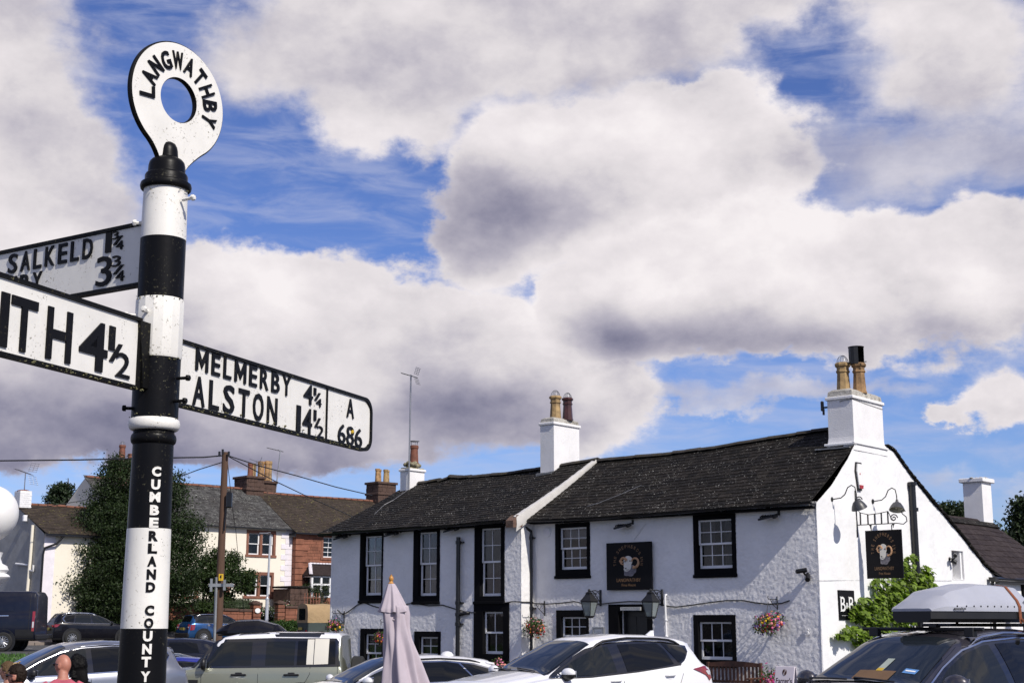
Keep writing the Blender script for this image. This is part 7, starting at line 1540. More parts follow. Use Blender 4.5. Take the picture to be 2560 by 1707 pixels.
c.panel('window_surround', DLO, 'cgloss', .004, nx=60); c.outline('chrome_window_trim', DLO, .010, 'chrome', .008); c.panel('front_side_window', [(.82, 1.05), (.50, 1.25), (.12, 1.41), (-.2, 1.48), (-.28, 1.48), (-.28, 1.09), (.3, 1.06)], 'cglass2', .009); c.panel('rear_side_window', [(-.38, 1.49), (-1.1, 1.51), (-1.25, 1.48), (-1.38, 1.14), (-.8, 1.10), (-.38, 1.09)], 'cglass', .009); c.panel('quarter_window', [(-1.32, 1.50), (-1.78, 1.40), (-1.80, 1.36), (-1.62, 1.17), (-1.48, 1.15)], 'cglass', .009)
c.screen('windscreen', 1.05, .06, .70, .55, 'wglass', edge='cgloss'); c.wheels(1.40, -1.27, .35); c.mirror(.74, 1.06, 'ctrim'); c.rail(.05, -1.7, .0, 'chrome', .04, .017); c.fin(-1.5, 'p_silver'); c.seam([(-.33, .42), (-.33, 1.08)]); c.seam([(.86, .42), (.9, 1.0)]); c.handle(-.18, .96, 'chrome'); c.handle(-1.2, 1.0, 'chrome'); c.screen('rear_window', -2.1, -1.96, .6, .54, 'cglass'); c.lamp('headlight', [(2.12, .78), (1.75, .92), (1.5, .92), (1.8, .78)], 'lampclear')
def saloon(label, px, Y, yaw, loc, pm, sc=1.0, railm=None, tops=1.46, roofm=None, glass='cglass'):
    q_, a = place(px, Y, yaw, loc); k = tops / 1.46; top = [(2.15, .55), (2.1, .74), (1.85, .86), (1.0, 1.0 * k), (.85, 1.03 * k), (.4, 1.24 * k), (0, 1.40 * k), (-.3, 1.445 * k), (-.8, 1.46 * k), (-1.4, 1.42 * k), (-1.8, 1.33 * k), (-2.0, 1.08 * k), (-2.12, .8), (-2.15, .5)]
    c = Car('parked_car', label, 'car', q_, a, 4.3, 1.8, top, [(2.1, .70), (1.1, .9 * k), (.6, .94 * k), (-.8, .98 * k), (-1.9, 1.04 * k), (-2.2, 1.0 * k)], pm, .56, crown=.04, topw=[(-2.3, .54), (0, .57), (.2, .58), (1.0, .71), (2.2, .75)], roofm=roofm)
    D_ = [(.92, .945 * k), (.45, 1.17 * k), (.05, 1.31 * k), (-.3, 1.355 * k), (-.8, 1.37 * k), (-1.4, 1.32 * k), (-1.72, 1.22 * k), (-1.75, 1.10 * k), (-1.6, 1.03 * k), (-.8, .985 * k)]
    c.panel('window_surround', D_, 'cgloss', .004, nx=50); c.panel('front_side_window', [(.78, .97 * k), (.40, 1.15 * k), (.02, 1.28 * k), (-.25, 1.32 * k), (-.32, 1.32 * k), (-.32, 1.0 * k)], 'cglass2', .009); c.panel('rear_side_window', [(-.42, 1.33 * k), (-1.0, 1.335 * k), (-1.25, 1.30 * k), (-1.35, 1.04 * k), (-.42, 1.0 * k)], glass, .009)
    c.screen('windscreen', .96, .02, .68, .53, 'wglass', edge='cgloss'); c.screen('rear_window', -1.98, -1.82, .58, .52, 'cglass'); c.wheels(1.3, -1.25, .32); c.mirror(.66, .99 * k, pm); c.seam([(-.37, .4), (-.37, .98 * k)]); c.handle(-.22, .88 * k, pm); c.lamp('tail_light', [(-1.8, .95 * k), (-2.05, .95 * k), (-2.08, .78 * k), (-1.85, .8 * k)], 'taillight'); c.lamp('headlight', [(2.02, .68), (1.65, .82), (1.45, .82), (1.7, .68)], 'lampclear')
    if railm: c.rail(.0, -1.55, .02, railm, .035, .015)
    return c
saloon('grey teal car half hidden behind the signpost, windscreen sloping up beside the people', (292, 1640), 36.0, 180 + 12, (.10, .56, 1.45), 'p_teal', tops=1.56, railm='chrome')
saloon('royal blue car mostly hidden behind the signpost and the sage four wheel drive', (420, 1643), 32.5, 180 + 8, (-.5, .5, 1.44), 'p_royal')
saloon('dark blue car behind the signpost, its roof catching the sky', (440, 1594), 44.0, 180 + 5, (-.6, .5, 1.46), 'p_navy')
c9 = saloon('low dark car carrying the black roof box behind the sage four wheel drive', (650, 1593), 44., 180 + 4, (-.3, .5, 1.45), 'p_black', tops=1.46); zb = 1.46 + .1; loc = c9.t.location
t = thing('roof_box', 'glossy black roof box seen beyond the white roof of the sage vehicle', 'roof box', (loc[0], loc[1], loc[2] + zb), c9.t.rotation_euler[2]); q0 = at_y(594, 1580, 44.)
pts = []
def bsec(x): 
    u = (x + 1.05) / 2.1; h = .44 * float(np.interp(u, [0, .06, .3, .6, .9, 1], [.25, .5, .95, 1, .62, .22])); w = .40 * float(np.interp(u, [0, .1, .9, 1], [.7, 1, 1, .75])); return [(-w, 0), (-w - .01, h * .35), (-w * .7, h * .9), (0, h), (w * .7, h * .9), (w + .01, h * .35), (w, 0)]
R = [[(-x, y, z) for y, z in bsec(x)] for x in np.linspace(-1.05, 1.05, 26)]; mb = MB().grid(R, flip=True); mb.f.append(tuple(range(7))); mb.m.append(0); mb.f.append(tuple(range(25 * 7, 26 * 7))[::-1]); mb.m.append(0); mb.build('lid', M['p_black'], t, 40); MB().bb(-1.0, 1.0, -.38, .38, -.06, 0, ch=.03).build('base', M['ctrim'], t); MB().tube([(.5, -.5, -.07), (.5, .5, -.07)], .025).tube([(-.5, -.5, -.07), (-.5, .5, -.07)], .025).build('roof_bar', M['ctrim'], t)
# --- vehicles on the far road, seen from behind
def far_suv():
    q_, a = place((133, 1606), 71.5, 33, (-2.15, -.85, .30)); q_[2] = gz(q_[0], q_[1]); top = [(2.2, .6), (2.1, .9), (1.2, 1.07), (.95, 1.1), (.45, 1.36), (.1, 1.52), (-.3, 1.60), (-.9, 1.62), (-1.5, 1.60), (-1.8, 1.56), (-2.0, 1.32), (-2.12, 1.08), (-2.18, .8), (-2.2, .5)]
    c = Car('parked_car', 'black estate style suv with bright roof rails on the far road, seen from behind', 'car', q_, a, 4.4, 1.84, top, [(2.1, .85), (.9, 1.03), (-.8, 1.06), (-1.9, 1.12), (-2.2, 1.05)], 'p_black', .62, crown=.04, topw=[(-2.3, .66), (-1.8, .61), (0, .62), (.2, .62), (1.0, .75), (2.2, .78)])
    DLO = [(.95, 1.035), (.48, 1.29), (.1, 1.44), (-.4, 1.50), (-1.2, 1.50), (-1.6, 1.44), (-1.72, 1.30), (-1.62, 1.12), (-1.3, 1.08), (0, 1.045)]; c.panel('window_surround', DLO, 'cgloss', .004, nx=50); c.outline('chrome_window_trim', DLO, .022, 'chrome', .008); c.panel('front_side_window', [(.8, 1.06), (.42, 1.27), (.06, 1.41), (-.25, 1.46), (-.25, 1.07)], 'cglass2', .009); c.panel('rear_side_window', [(-.35, 1.47), (-1.05, 1.475), (-1.15, 1.09), (-.35, 1.075)], 'cglass2', .009); c.panel('quarter_window', [(-1.12, 1.47), (-1.55, 1.42), (-1.65, 1.30), (-1.57, 1.14), (-1.22, 1.10)], 'cglass', .009)
    c.screen('rear_window', -2.06, -1.84, .64, .56, 'cglass', edge='cgloss'); c.wheels(1.35, -1.28, .36); c.rail(.0, -1.7, .02, 'chrome', .05, .028); c.mirror(.7, 1.07, 'p_black'); c.lamp('tail_light', [(-1.86, 1.03), (-2.13, 1.02), (-2.16, .88), (-2.0, .90)], 'taillight', .02)
    for sd in (1, -1): MB().box((-2.19, sd * .58, .94), (.06, .34, .11), ch=.02).build('tail_light', M['taillight'], c.t)
    MB().box((-2.235, 0, .80), (.02, .54, .13), ch=.004).build('number_plate', M['yplate'], c.t); MB().box((-2.2, 0, .45), (.12, 1.6, .22), ch=.05).build('rear_bumper', M['ctrim'], c.t); return c
M['yplate'] = mat('yellow_number_plate', (.45, .35, .06), .5); far_suv()
q_, a = place((475, 1606), 75.0, 37, (-1.95, -.85, .30)); q_[2] = gz(q_[0], q_[1]); top = [(2.05, .6), (1.98, .92), (1.75, 1.0), (1.05, 1.08), (.9, 1.11), (.5, 1.38), (.25, 1.50), (-.2, 1.55), (-.9, 1.56), (-1.5, 1.54), (-1.7, 1.50), (-1.88, 1.12), (-1.98, .95), (-2.04, .7), (-2.05, .5)]
c = Car('parked_car', 'metallic blue compact car with black roof on the far road beside the telegraph pole', 'car', q_, a, 4.1, 1.82, top, [(1.95, .86), (.9, 1.04), (-.8, 1.06), (-1.7, 1.10), (-2.0, 1.05)], 'p_blue', .64, crown=.04, roofm='p_black', topw=[(-2.1, .68), (-1.7, .63), (0, .64), (.3, .64), (1.0, .75), (2.0, .78)])
c.panel('window_surround', [(.95, 1.05), (.6, 1.28), (.34, 1.42), (-.2, 1.47), (-1.0, 1.47), (-1.55, 1.44), (-1.68, 1.30), (-1.70, 1.10), (-.5, 1.06)], 'cgloss', .004, nx=50); c.panel('front_side_window', [(.75, 1.08), (.5, 1.27), (.28, 1.39), (-.1, 1.43), (-.1, 1.09)], 'cglass2', .009); c.panel('rear_side_window', [(-.2, 1.43), (-.95, 1.43), (-.95, 1.10), (-.2, 1.09)], 'cglass2', .009); c.panel('quarter_window', [(-1.02, 1.43), (-1.45, 1.41), (-1.55, 1.14), (-1.02, 1.11)], 'cglass2', .009); c.outline('chrome_belt_trim', [(.95, 1.05), (-.5, 1.065), (-1.72, 1.10)], .016, 'chrome', closed=False)
c.screen('rear_window', -1.86, -1.72, .62, .56, 'cglass', edge='cgloss'); c.wheels(1.28, -1.25, .35, spokes=12); c.rail(.2, -1.5, .03, 'chrome', .05, .028); c.mirror(.66, 1.1, 'p_black'); c.handle(-.08, .96, 'chrome', .25); c.handle(-.95, .98, 'chrome', .25); c.seam([(-.15, .45), (-.15, 1.06)], .012); c.seam([(-1.0, .7), (-1.1, 1.07)], .012)
c.lamp('tail_light', [(-1.70, 1.02), (-1.93, 1.0), (-1.96, .72), (-1.74, .74)], 'taillight', .02)
for sd in (1, -1): MB().box((-1.975, sd * .66, .88), (.09, .20, .30), ch=.04).build('tail_light', M['taillight'], c.t); MB().box((-2.02, sd * .66, .88), (.02, .14, .05)).build('tail_light_clear', M['lampclear'], c.t)
MB().box((-2.06, 0, .80), (.02, .54, .13)).build('number_plate', M['yplate'], c.t); MB().box((-2.03, 0, .47), (.14, 1.6, .24), ch=.05).build('rear_bumper', M['ctrim'], c.t)
# --- dark panel van at the left edge
q_, a = place((88, 1545), 57.5, 184, (-2.72, .9, 1.1)); q_[2] = gz(q_[0], q_[1]); q_[2] = max(q_[2], .75); top = [(2.75, .6), (2.7, 1.0), (2.3, 1.25), (1.9, 1.35), (1.2, 2.0), (.9, 2.28), (.5, 2.36), (-2.4, 2.36), (-2.65, 2.33), (-2.74, 2.2), (-2.76, .55)]; a += 0
c = Car('panel_van', 'dark navy panel van at the left edge beyond the green, its rear end showing', 'van', q_, a, 5.52, 2.04, top, [(2.6, 1.1), (1.9, 1.25), (.9, 1.35), (-2.7, 1.38), (-2.76, 1.3)], 'p_navy', .86, tumble=0, sill=.40, crown=.03, box=.6, topw=[(-2.76, .86), (.9, .86), (1.9, .9), (2.7, .9)], plan=.95)
c.wheels(1.75, -1.55, .37, rim='alloy', spokes=12); c.lamp('tail_light', [(-2.62, 1.55), (-2.72, 1.55), (-2.72, .78), (-2.62, .78)], 'taillight', .02); c.lamp('reversing_light', [(-2.64, 1.15), (-2.70, 1.15), (-2.70, .92), (-2.64, .92)], 'lampclear', .03); c.panel('side_strip', [(1.0, 1.33), (-1.7, 1.36), (-1.7, 1.40), (1.0, 1.37)], 'chrome', .012); c.seam([(-2.5, .6), (-2.5, 2.3)], .01); c.seam([(.3, .6), (.3, 2.25)], .012); c.panel('pressed_panel', [(.1, 2.05), (-1.9, 2.05), (-1.9, 1.55), (.1, 1.55)], 'p_navy', -.012 + .02); c.panel('side_window', [(1.55, 1.45), (1.2, 1.85), (.95, 2.0), (.5, 2.0), (.5, 1.45)], 'cglass', .01); c.screen('windscreen', 1.9, 1.0, .86, .80, 'wglass'); c.mirror(1.4, 1.45, 'ctrim', (.1, .14, .2)); MB().box((-2.78, 0, .55), (.1, 1.9, .2), ch=.04).build('rear_bumper', M['ctrim'], c.t); c.panel('lower_cladding', [(1.2, .45), (-1.1, .45), (-1.1, .62), (1.2, .62)], 'ctrim', .012); c.panel('lower_cladding', [(-2.0, .45), (-2.7, .45), (-2.7, .85), (-2.0, .85)], 'ctrim', .010)
# --- old green utility with a tan canvas tilt
q_, a = place((770, 1556), 68., 28, (-1.75, -.72, 1.12)); t = thing('canvas_backed_truck', 'old green utility vehicle with a tan canvas back parked behind the inn corner', 'vehicle', q_, a, 'vehicles parked on and around the green'); M['canvas'] = mat('tan_canvas', (.34, .235, .125), .9, .12, vs=2, bump=.5, bs=7, bd=.06)
mb = MB().bb(-1.75, .3, -.72, .72, .55, 1.15, ch=.03).bb(.3, 1.85, -.74, .74, .50, 1.05, ch=.05).bb(.25, .7, -.72, .72, 1.0, 1.75, ch=.05); mb.build('body', M['p_green'], t)
G = []
for x in np.linspace(-1.78, .28, 12): s_ = .02 * math.sin(x * 6); G.append([(x, -.73 - s_, 1.12), (x, -.74 - s_ * 1.5, 1.45), (x, -.70, 1.82), (x, -.60, 1.93), (x, -.3, 1.98 + s_), (x, 0, 2.0 + s_), (x, .3, 1.98 + s_), (x, .60, 1.93), (x, .70, 1.82), (x, .74, 1.45), (x, .73, 1.12)])
mb = MB().grid(G, flip=False); mb.f.append(tuple(range(11))[::-1]); mb.m.append(0); mb.build('canvas_tilt', M['canvas'], t, 50); MB().prism([(-.42, 1.25), (.42, 1.25), (.42, 1.78), (-.42, 1.78)][::-1], (-1.79, 0, 0), EY, EZ, -EX, .012).build('rear_window', M['cglass2'], t); MB().bb(-.9, -.6, -.735, -.72, .80, .98).build('filler_flap', M['ctrim'], t)
for x in (-1.1, 1.25):
    for sd in (1, -1): w = MB().lathe([(.2, -.1), (.36, -.1), (.38, 0), (.36, .1), (.2, .1)], (x, sd * .62, .38), 22, axis=(0, sd, 0)).build('wheel', M['tyre'], t, 40); MB().lathe([(0, .06), (.2, .07), (.22, .02)][::-1], (x, sd * .62, .38), 16, axis=(0, sd, 0)).build('rim', M['p_green'], w, 40)
MB().box((-1.79, -.55, .72), (.03, .12, .12)).box((-1.79, .55, .72), (.03, .12, .12)).build('tail_light', M['taillight'], t); MB().box((-1.80, .2, .85), (.02, .5, .12)).build('number_plate', M['yplate'], t)
# ------------------------------------------------------------------ people standing at lower left
def skin_mat(name, c): 
    q = NT(name); f = q.noise(q.pos(), 14., 4, .6); q.set(Base_Color=q.mix(f, tuple(x * .85 for x in c), tuple(min(1, x * 1.1) for x in c)), Roughness=.5); q.b.inputs['Subsurface Weight'].default_value = .08; q.b.inputs['Subsurface Radius'].default_value = (.02, .008, .004); return q.m
M['skin'] = skin_mat('sunlit_skin', (.42, .20, .135)); M['skin_pink'] = skin_mat('ruddy_skin', (.42, .175, .12))
def cloth(name, c, rough=.9): return mat(name, c, rough, .12, vs=6, bump=.35, bs=14, bd=.02, spec=.2)
def head_geo(mb, c, yaw, tilt=0., k=1.0, female=False):
    """head with brow, eye sockets, nose, lips, chin and ears, facing local -y before the turn"""
    R = np.array(Matrix.Rotation(yaw, 3, 'Z') @ Matrix.Rotation(tilt, 3, 'X')); nu, nv = 40, 34; P = []
    for i in range(nv + 1):
        ph = math.pi * i / nv; row = []
        for j in range(nu):
            a = 2 * math.pi * j / nu; x, y, z = math.sin(ph) * math.sin(a), -math.sin(ph) * math.cos(a), math.cos(ph)
            fr = max(0, -y); w = .074; d = .098; h = .118
            jaw = max(0, -z) ; wx = w * (1 - .30 * jaw ** 1.4); dy = d * (1 - (.22 * jaw if y > 0 else .02 * jaw)); X, Y, Z = x * wx, y * dy + (.012 * jaw if y > 0 else 0), z * h
            if fr > .25:
                g = lambda cx, cz, sx, sz: math.exp(-((X - cx) / sx) ** 2 - ((Z - cz) / sz) ** 2)
                Y -= .024 * g(0, -.018, .011, .020) + .012 * g(0, .004, .008, .022) + .007 * g(0, .030, .045, .010) - .009 * (g(.030, .010, .014, .011) + g(-.030, .010, .014, .011)) + .006 * g(0, -.058, .022, .007) + .007 * g(0, -.088, .018, .014) - .004 * g(0, -.066, .02, .004) + .004 * (g(.034, -.02, .018, .018) + g(-.034, -.02, .018, .018))
            row.append(c + (R @ A3((X, Y, Z))) * k)
        row.append(row[0]); P.append(row)
    mb.grid(P)
    for s_ in (-1, 1):
        mb.ell(c + R @ A3((s_ * .076, .012, -.008)) * k, A3((.010, .022, .033)) * k, 0, 12, 9, R @ np.array(Matrix.Rotation(s_ * .35, 3, 'Z') @ Matrix.Rotation(-.15, 3, 'X'))); mb.ell(c + R @ A3((s_ * .030, -.078, .010)) * k, A3((.012, .010, .009)) * k, 0, 10, 7, R)
    return R
def loft(mb, secs, n=24):
    G = []
    for c, rx, ry in secs: G.append([A3(c) + A3((rx * math.copysign(abs(math.cos(a)) ** .85, math.cos(a)), ry * math.copysign(abs(math.sin(a)) ** .85, math.sin(a)), 0)) for a in np.linspace(0, 2 * math.pi, n + 1)])
    mb.grid(G, flip=True); o = len(mb.v); mb.f.append(tuple(o - (n + 1) + j for j in range(n))); mb.m.append(0); mb.f.append(tuple(o - (n + 1) * len(G) + j for j in range(n))[::-1]); mb.m.append(0)
def hand(mb, w, d, side, k=1.0):
    """palm, four unequal bent fingers and a thumb from the palm's side; d points from the wrist along the hand"""
    d = unit(d); s = unit(np.cross(d, [0, 0, 1.]) if abs(d[2]) < .9 else np.cross(d, [0, 1., 0])); n = np.cross(s, d)
    mb.ell(w + d * .045 * k, A3((.045, .040, .016)) * k, 0, 12, 8, np.stack([d, s, n], 1))
    for i, L in enumerate((.068, .078, .072, .056)):
        b = w + d * .08 * k + s * (.030 - .020 * i) * k; mb.tube([b - d * .02 * k, b + d * L * .4 * k, b + d * L * .75 * k - n * .018 * k, b + d * L * .85 * k - n * .045 * k], [.0095 * k, .009 * k, .0082 * k, .0068 * k], 7)
    b = w + d * .03 * k + s * .034 * k; mb.tube([b, b + (d * .5 + s) * .03 * k - n * .01 * k, b + (d + s * .7) * .045 * k - n * .02 * k], [.0115 * k, .010 * k, .008 * k], 7)
def person(label, px, Y, height, face, turn, skin, shirt, trousers, hair, look=0., tilt=0., armR=0.25, armL=.2, female=False, hairstyle='short', hat=None, shades=False, wide=1.0, group='people standing by the parked cars'):
    """px = print position of the crown of the head; face = heading the body looks along (degrees, 0 = +x)"""
    p = at_y(px[0], px[1], Y); gzp = p[2] - height; rz = math.radians(face + 90); t = thing('person', label, 'person', (p[0], p[1], gzp), rz, group); H = height / 1.75; mb = MB(); S = lambda x, y, z: A3((x * H * 1, y * H, z * H))
    sw = (.205 if not female else .172) * wide; hw = .165 if not female else .172; ch = .118 * (wide if not female else .95)
    loft(mb, [(S(0, .005, .84), hw * .75 * H, .09 * H), (S(0, .005, .90), hw * H, .112 * H), (S(0, .0, .98), hw * .98 * H, .115 * H), (S(0, -.01, 1.08), hw * .92 * H, ch * .95 * H), (S(0, -.012, 1.20), sw * .86 * H, ch * H), (S(0, -.005, 1.32), sw * .94 * H, ch * .98 * H), (S(0, .012, 1.40), sw * .88 * H, .09 * H), (S(0, .02, 1.45), sw * .55 * H, .07 * H), (S(0, .022, 1.49), .062 * H, .062 * H), (S(0, .012, 1.55), .054 * H, .058 * H), (S(0, .0, 1.60), .052 * H, .058 * H)])
    for s_ in (-1, 1):
        ar = armR if s_ > 0 else armL; sh = S(s_ * (sw - .012), .01, 1.385); el = sh + S(s_ * .05, .02 - .06 * ar, -.29); fwd = unit((-s_ * .25 * ar, -1.1 * ar, -1 + 1.15 * ar)); wr = el + fwd * .26 * H
        mb.tube([sh - S(s_ * .05, 0, -.01), sh, sh * .5 + el * .5, el], [.062 * H * wide, .058 * H * wide, .046 * H, .038 * H], 14); mb.tube([el, el * .45 + wr * .55, wr], [.040 * H, .035 * H, .025 * H], 14)
        hp = S(s_ * .088, 0, .90); kn = S(s_ * .095, -.015, .48); an = S(s_ * .10, .015, .085); mb.tube([hp, hp * .5 + kn * .5, kn], [.088 * H, .076 * H, .056 * H], 14); mb.tube([kn, kn * .6 + an * .4, an], [.056 * H, .054 * H, .036 * H], 14); mb.ell(an + S(0, -.06, -.045), A3((.045, .125, .042)) * H, 0, 14, 9)
    hc = S(0, -.012, 1.635); yw = math.radians(look); mb.tube([S(0, .02, 1.50), hc + A3((0, .012, -.05))], [.058 * H, .056 * H], 14); hk = 1.0 * H; R = head_geo(mb, hc, yw, tilt, hk, female)
    tmp = mb.build('t', M['skin']); mo = tmp.modifiers.new('r', 'REMESH'); mo.mode = 'VOXEL'; mo.voxel_size = .0085; sm = tmp.modifiers.new('s', 'SMOOTH'); sm.iterations = 2; sm.factor = .5
    dg = bpy.context.evaluated_depsgraph_get(); me = bpy.data.meshes.new_from_object(tmp.evaluated_get(dg)); bpy.data.objects.remove(tmp)
    n = len(me.vertices); V = np.empty(n * 3, np.float32); me.vertices.foreach_get('co', V); V = V.reshape(-1, 3).astype(float); Nn = np.empty(n * 3, np.float32); me.vertices.foreach_get('normal', Nn); Nn = Nn.reshape(-1, 3)
    F = np.array([tuple(f.vertices) + ((f.vertices[2],) if len(f.vertices) == 3 else ()) for f in me.polygons], int); bpy.data.meshes.remove(me)
    hb = MB(); 
    for s_ in (-1, 1):
        ar = armR if s_ > 0 else armL; sh = S(s_ * (sw - .012), .01, 1.385); el = sh + S(s_ * .05, .02 - .06 * ar, -.29); fwd = unit((-s_ * .25 * ar, -1.1 * ar, -1 + 1.15 * ar)); hand(hb, el + fwd * .25 * H, fwd, s_, H)
    nb = len(V); hv = np.array(hb.v); body = MB(); body.v = [tuple(x) for x in np.concatenate([V, hv])]; body.f = [tuple(dict.fromkeys(f)) for f in F.tolist()] + [tuple(i + nb for i in f) for f in hb.f]; body.m = [0] * len(body.f); body.build('body', M[skin], t, 180)
    cz = V[F].mean(1); zl = cz[:, 2] / H; r_ = np.hypot(cz[:, 0], cz[:, 1]) / H; loc = (cz - hc) @ R / hk
    def shell(name, mask, off, m, jig=0.):
        f = F[mask]; u, inv = np.unique(f, return_inverse=True); o = off if np.isscalar(off) else off[u][:, None]; P = V[u] + Nn[u] * o
        if jig: P = P + np.random.default_rng(3).normal(0, jig, P.shape)
        q = MB(); q.v = [tuple(x) for x in P]; q.f = [tuple(dict.fromkeys(g)) for g in inv.reshape(f.shape).tolist()]; q.m = [0] * len(q.f); ob = q.build(name, M[m], t, 180); so = ob.modifiers.new('s', 'SOLIDIFY'); so.thickness = .006; so.offset = -1; return ob
    arm = np.abs(cz[:, 0]) / H > sw + .0; low = 1.16 if not female else 1.22
    fold = .010 + .005 * np.sin(V[:, 2] * 38 + V[:, 0] * 25) * (np.abs(V[:, 2] / H - 1.15) < .25)
    shell('shirt', (zl > .94) & (zl < 1.475 + .03 * (r_ > .09)) & ~(arm & (zl < low)) & ~((np.abs(cz[:, 0]) / H > sw + .06) & (zl < low)), fold, shirt); shell('trousers', (zl < .96) & (zl > .10), .011, trousers); shell('shoes', zl < .11, .008, 'ctrim')
    face_ = (loc[:, 1] < -.045) & (loc[:, 2] < .058); up = loc[:, 2]; hx = loc
    hv_ = (V - hc) @ R / hk
    if hairstyle == 'short':
        msk = (zl > 1.5) & (up > -.045) & ~face_ & ~((loc[:, 1] < -.02) & (up < .03)) & (np.abs(loc[:, 0]) < .084) & ~((np.abs(loc[:, 0]) > .068) & (up < .03) & (np.abs(loc[:, 1] - .012) < .028)); off = .006 + .016 * np.clip(hv_[:, 2] / .1, 0, 1); shell('hair', msk, off, hair, .0025)
    elif hairstyle == 'long':
        msk = (zl > 1.47) & (up > -.14) & ~((loc[:, 1] < -.03) & (up < .062)) & ~((loc[:, 1] < .0) & (up < -.03)); shell('hair', msk, .028 + .008 * np.sin(V[:, 0] * 60), hair, .003)
        h2 = MB(); q = lambda x, y, z: hc + R @ A3((x, y, z)) * hk
        loft(h2, [(q(0, .035, .02), .085, .07), (q(0, .055, -.06), .092, .065), (q(0, .07, -.15), .10, .055), (q(0, .075, -.25), .095, .045), (q(0, .07, -.33), .07, .03)]); h2.build('hair_length', M[hair], t, 180)
    elif hairstyle == 'bun':
        msk = (zl > 1.5) & (up > -.09) & ~((loc[:, 1] < -.035) & (up < .06)) & ~((loc[:, 1] < .015) & (up < .01)); shell('hair', msk, .014, hair, .0025); c_ = hc + R @ A3((.0, .105, .065)) * hk; h2 = MB().ell(c_, (.052, .052, .046), 0, 16, 10, R)
        for k in range(26): a = rnd.uniform(0, 6.28); h2.tube([c_ + R @ A3((.03 * math.cos(a), .02, .03 * math.sin(a))), c_ + R @ A3((.06 * math.cos(a), .045, .06 * math.sin(a)))], [.010, .003], 4)
        h2.build('hair_bun', M['hair_blonde'], t, 180)
    if shades:
        g = MB(); q = lambda x, y, z: hc + R @ A3((x, y, z)) * hk
        for s_ in (-1, 1): g.ell(q(s_ * .031, -.098, .012), A3((.026, .006, .019)) * hk, 0, 14, 8, R); g.tube([q(s_ * .057, -.092, .018), q(s_ * .078, -.03, .016), q(s_ * .080, .02, .004)], .0045, 5)
        g.tube([q(-.012, -.104, .018), q(.012, -.104, .018)], .004, 5); g.build('sunglasses', M['cgloss'], t, 60)
    return t
M['sh_pink'] = cloth('rose_pink_jersey', (.42, .095, .135)); M['sh_black'] = cloth('black_jersey', (.008, .008, .009)); M['sh_dark'] = cloth('dark_navy_jersey', (.012, .014, .022)); M['tr_dark'] = cloth('dark_denim', (.02, .024, .035))
q = NT('white_speckled_cotton'); p = q.pos(); q.set(Base_Color=q.mix(q.rng(q.vor(p, 55.), .22, .3), (.06, .08, .25), (.62, .62, .66)), Roughness=.9); M['sh_speck'] = q.m
def hairm(name, a, b):
    q = NT(name); f = q.noise(q.scale(q.obj(), (90, 90, 12)), 1.5, 4, .6); q.set(Base_Color=q.mix(f, a, b), Roughness=.6); q.b.inputs['Specular IOR Level'].default_value = .15; q.bump(f, .6, .008); return q.m
M['hair_black'] = hairm('black_hair', (.001, .001, .0015), (.004, .0035, .0035)); M['hair_brown'] = hairm('dark_brown_hair', (.007, .0045, .003), (.024, .014, .009)); M['hair_blonde'] = hairm('bleached_blonde_hair', (.25, .16, .07), (.55, .40, .2)); M['hair_mix'] = hairm('dark_blonde_hair', (.02, .012, .007), (.16, .10, .05)); M['stubble'] = mat('shaved_scalp', (.30, .15, .11), .5)
def C3(x, y): return .3871 * x, 1100 + .3871 * y
person('bald man in rose pink shirt and sunglasses, seen from behind turned left', C3(412, 1384), 16.5, 1.76, 118, 0, 'skin_pink', 'sh_pink', 'tr_dark', 'stubble', look=38, hairstyle='none', shades=True, wide=1.08)
person('woman with long black hair in black top beside the bald man', C3(502, 1394), 17.3, 1.70, 95, 0, 'skin', 'sh_black', 'tr_dark', 'hair_black', look=40, female=True, hairstyle='long')
person('man with short brown hair and sunglasses, head turned left at the very bottom', C3(120, 1455), 15.4, 1.72, 168, 0, 'skin_pink', 'sh_dark', 'tr_dark', 'hair_brown', look=0, hairstyle='short', shades=True, armR=.95, armL=.9)
person('woman with bleached blonde bun and speckled white top at the left edge', C3(58, 1432), 17.6, 1.66, 150, 0, 'skin', 'sh_speck', 'tr_dark', 'hair_mix', look=25, female=True, hairstyle='bun')
# ------------------------------------------------------------------ closed parasol
M['parasol'] = mat('pale_mauve_canvas', (.43, .375, .415), .85, .05, vs=8, bump=.25, bs=120, bd=.003, spec=.2); M['finial'] = mat('varnished_pine', (.42, .20, .045), .35, .3, vs=14)
def U5(x, y): return 820 + .2126 * x, 1420 + .2126 * y
YU = 17.; pu = at_y(*U5(742, 175), YU); gU = gz(pu[0], pu[1]); par = thing('parasol', 'closed pale mauve garden parasol with a wooden finial, tied round its middle', 'parasol', (pu[0], pu[1], gU)); KU = .2126 * YU / 3556; hU = pu[2] - gU
zz = lambda y: hU - (y - 175) * KU * 1.0; xx = lambda x: (x - 742) * KU
MB().lathe([(.034, -.02), (.036, .0), (.022, .012), (.018, .022), (.024, .032), (.028, .045), (.028, .065), (.018, .082), (.010, .088), (.012, .094), (.006, .100), (0, .102)], (0, 0, hU), 18).build('finial', M['finial'], par, 50); MB().tube([(0, 0, -.2), (0, 0, hU)], .024, 12).build('pole', M['finial'], par, 60); MB().lathe([(.30, 0), (.30, .06), (.06, .10), (.05, .35), (.035, .36)], n=24).build('base', M['ctrim'], par, 40)
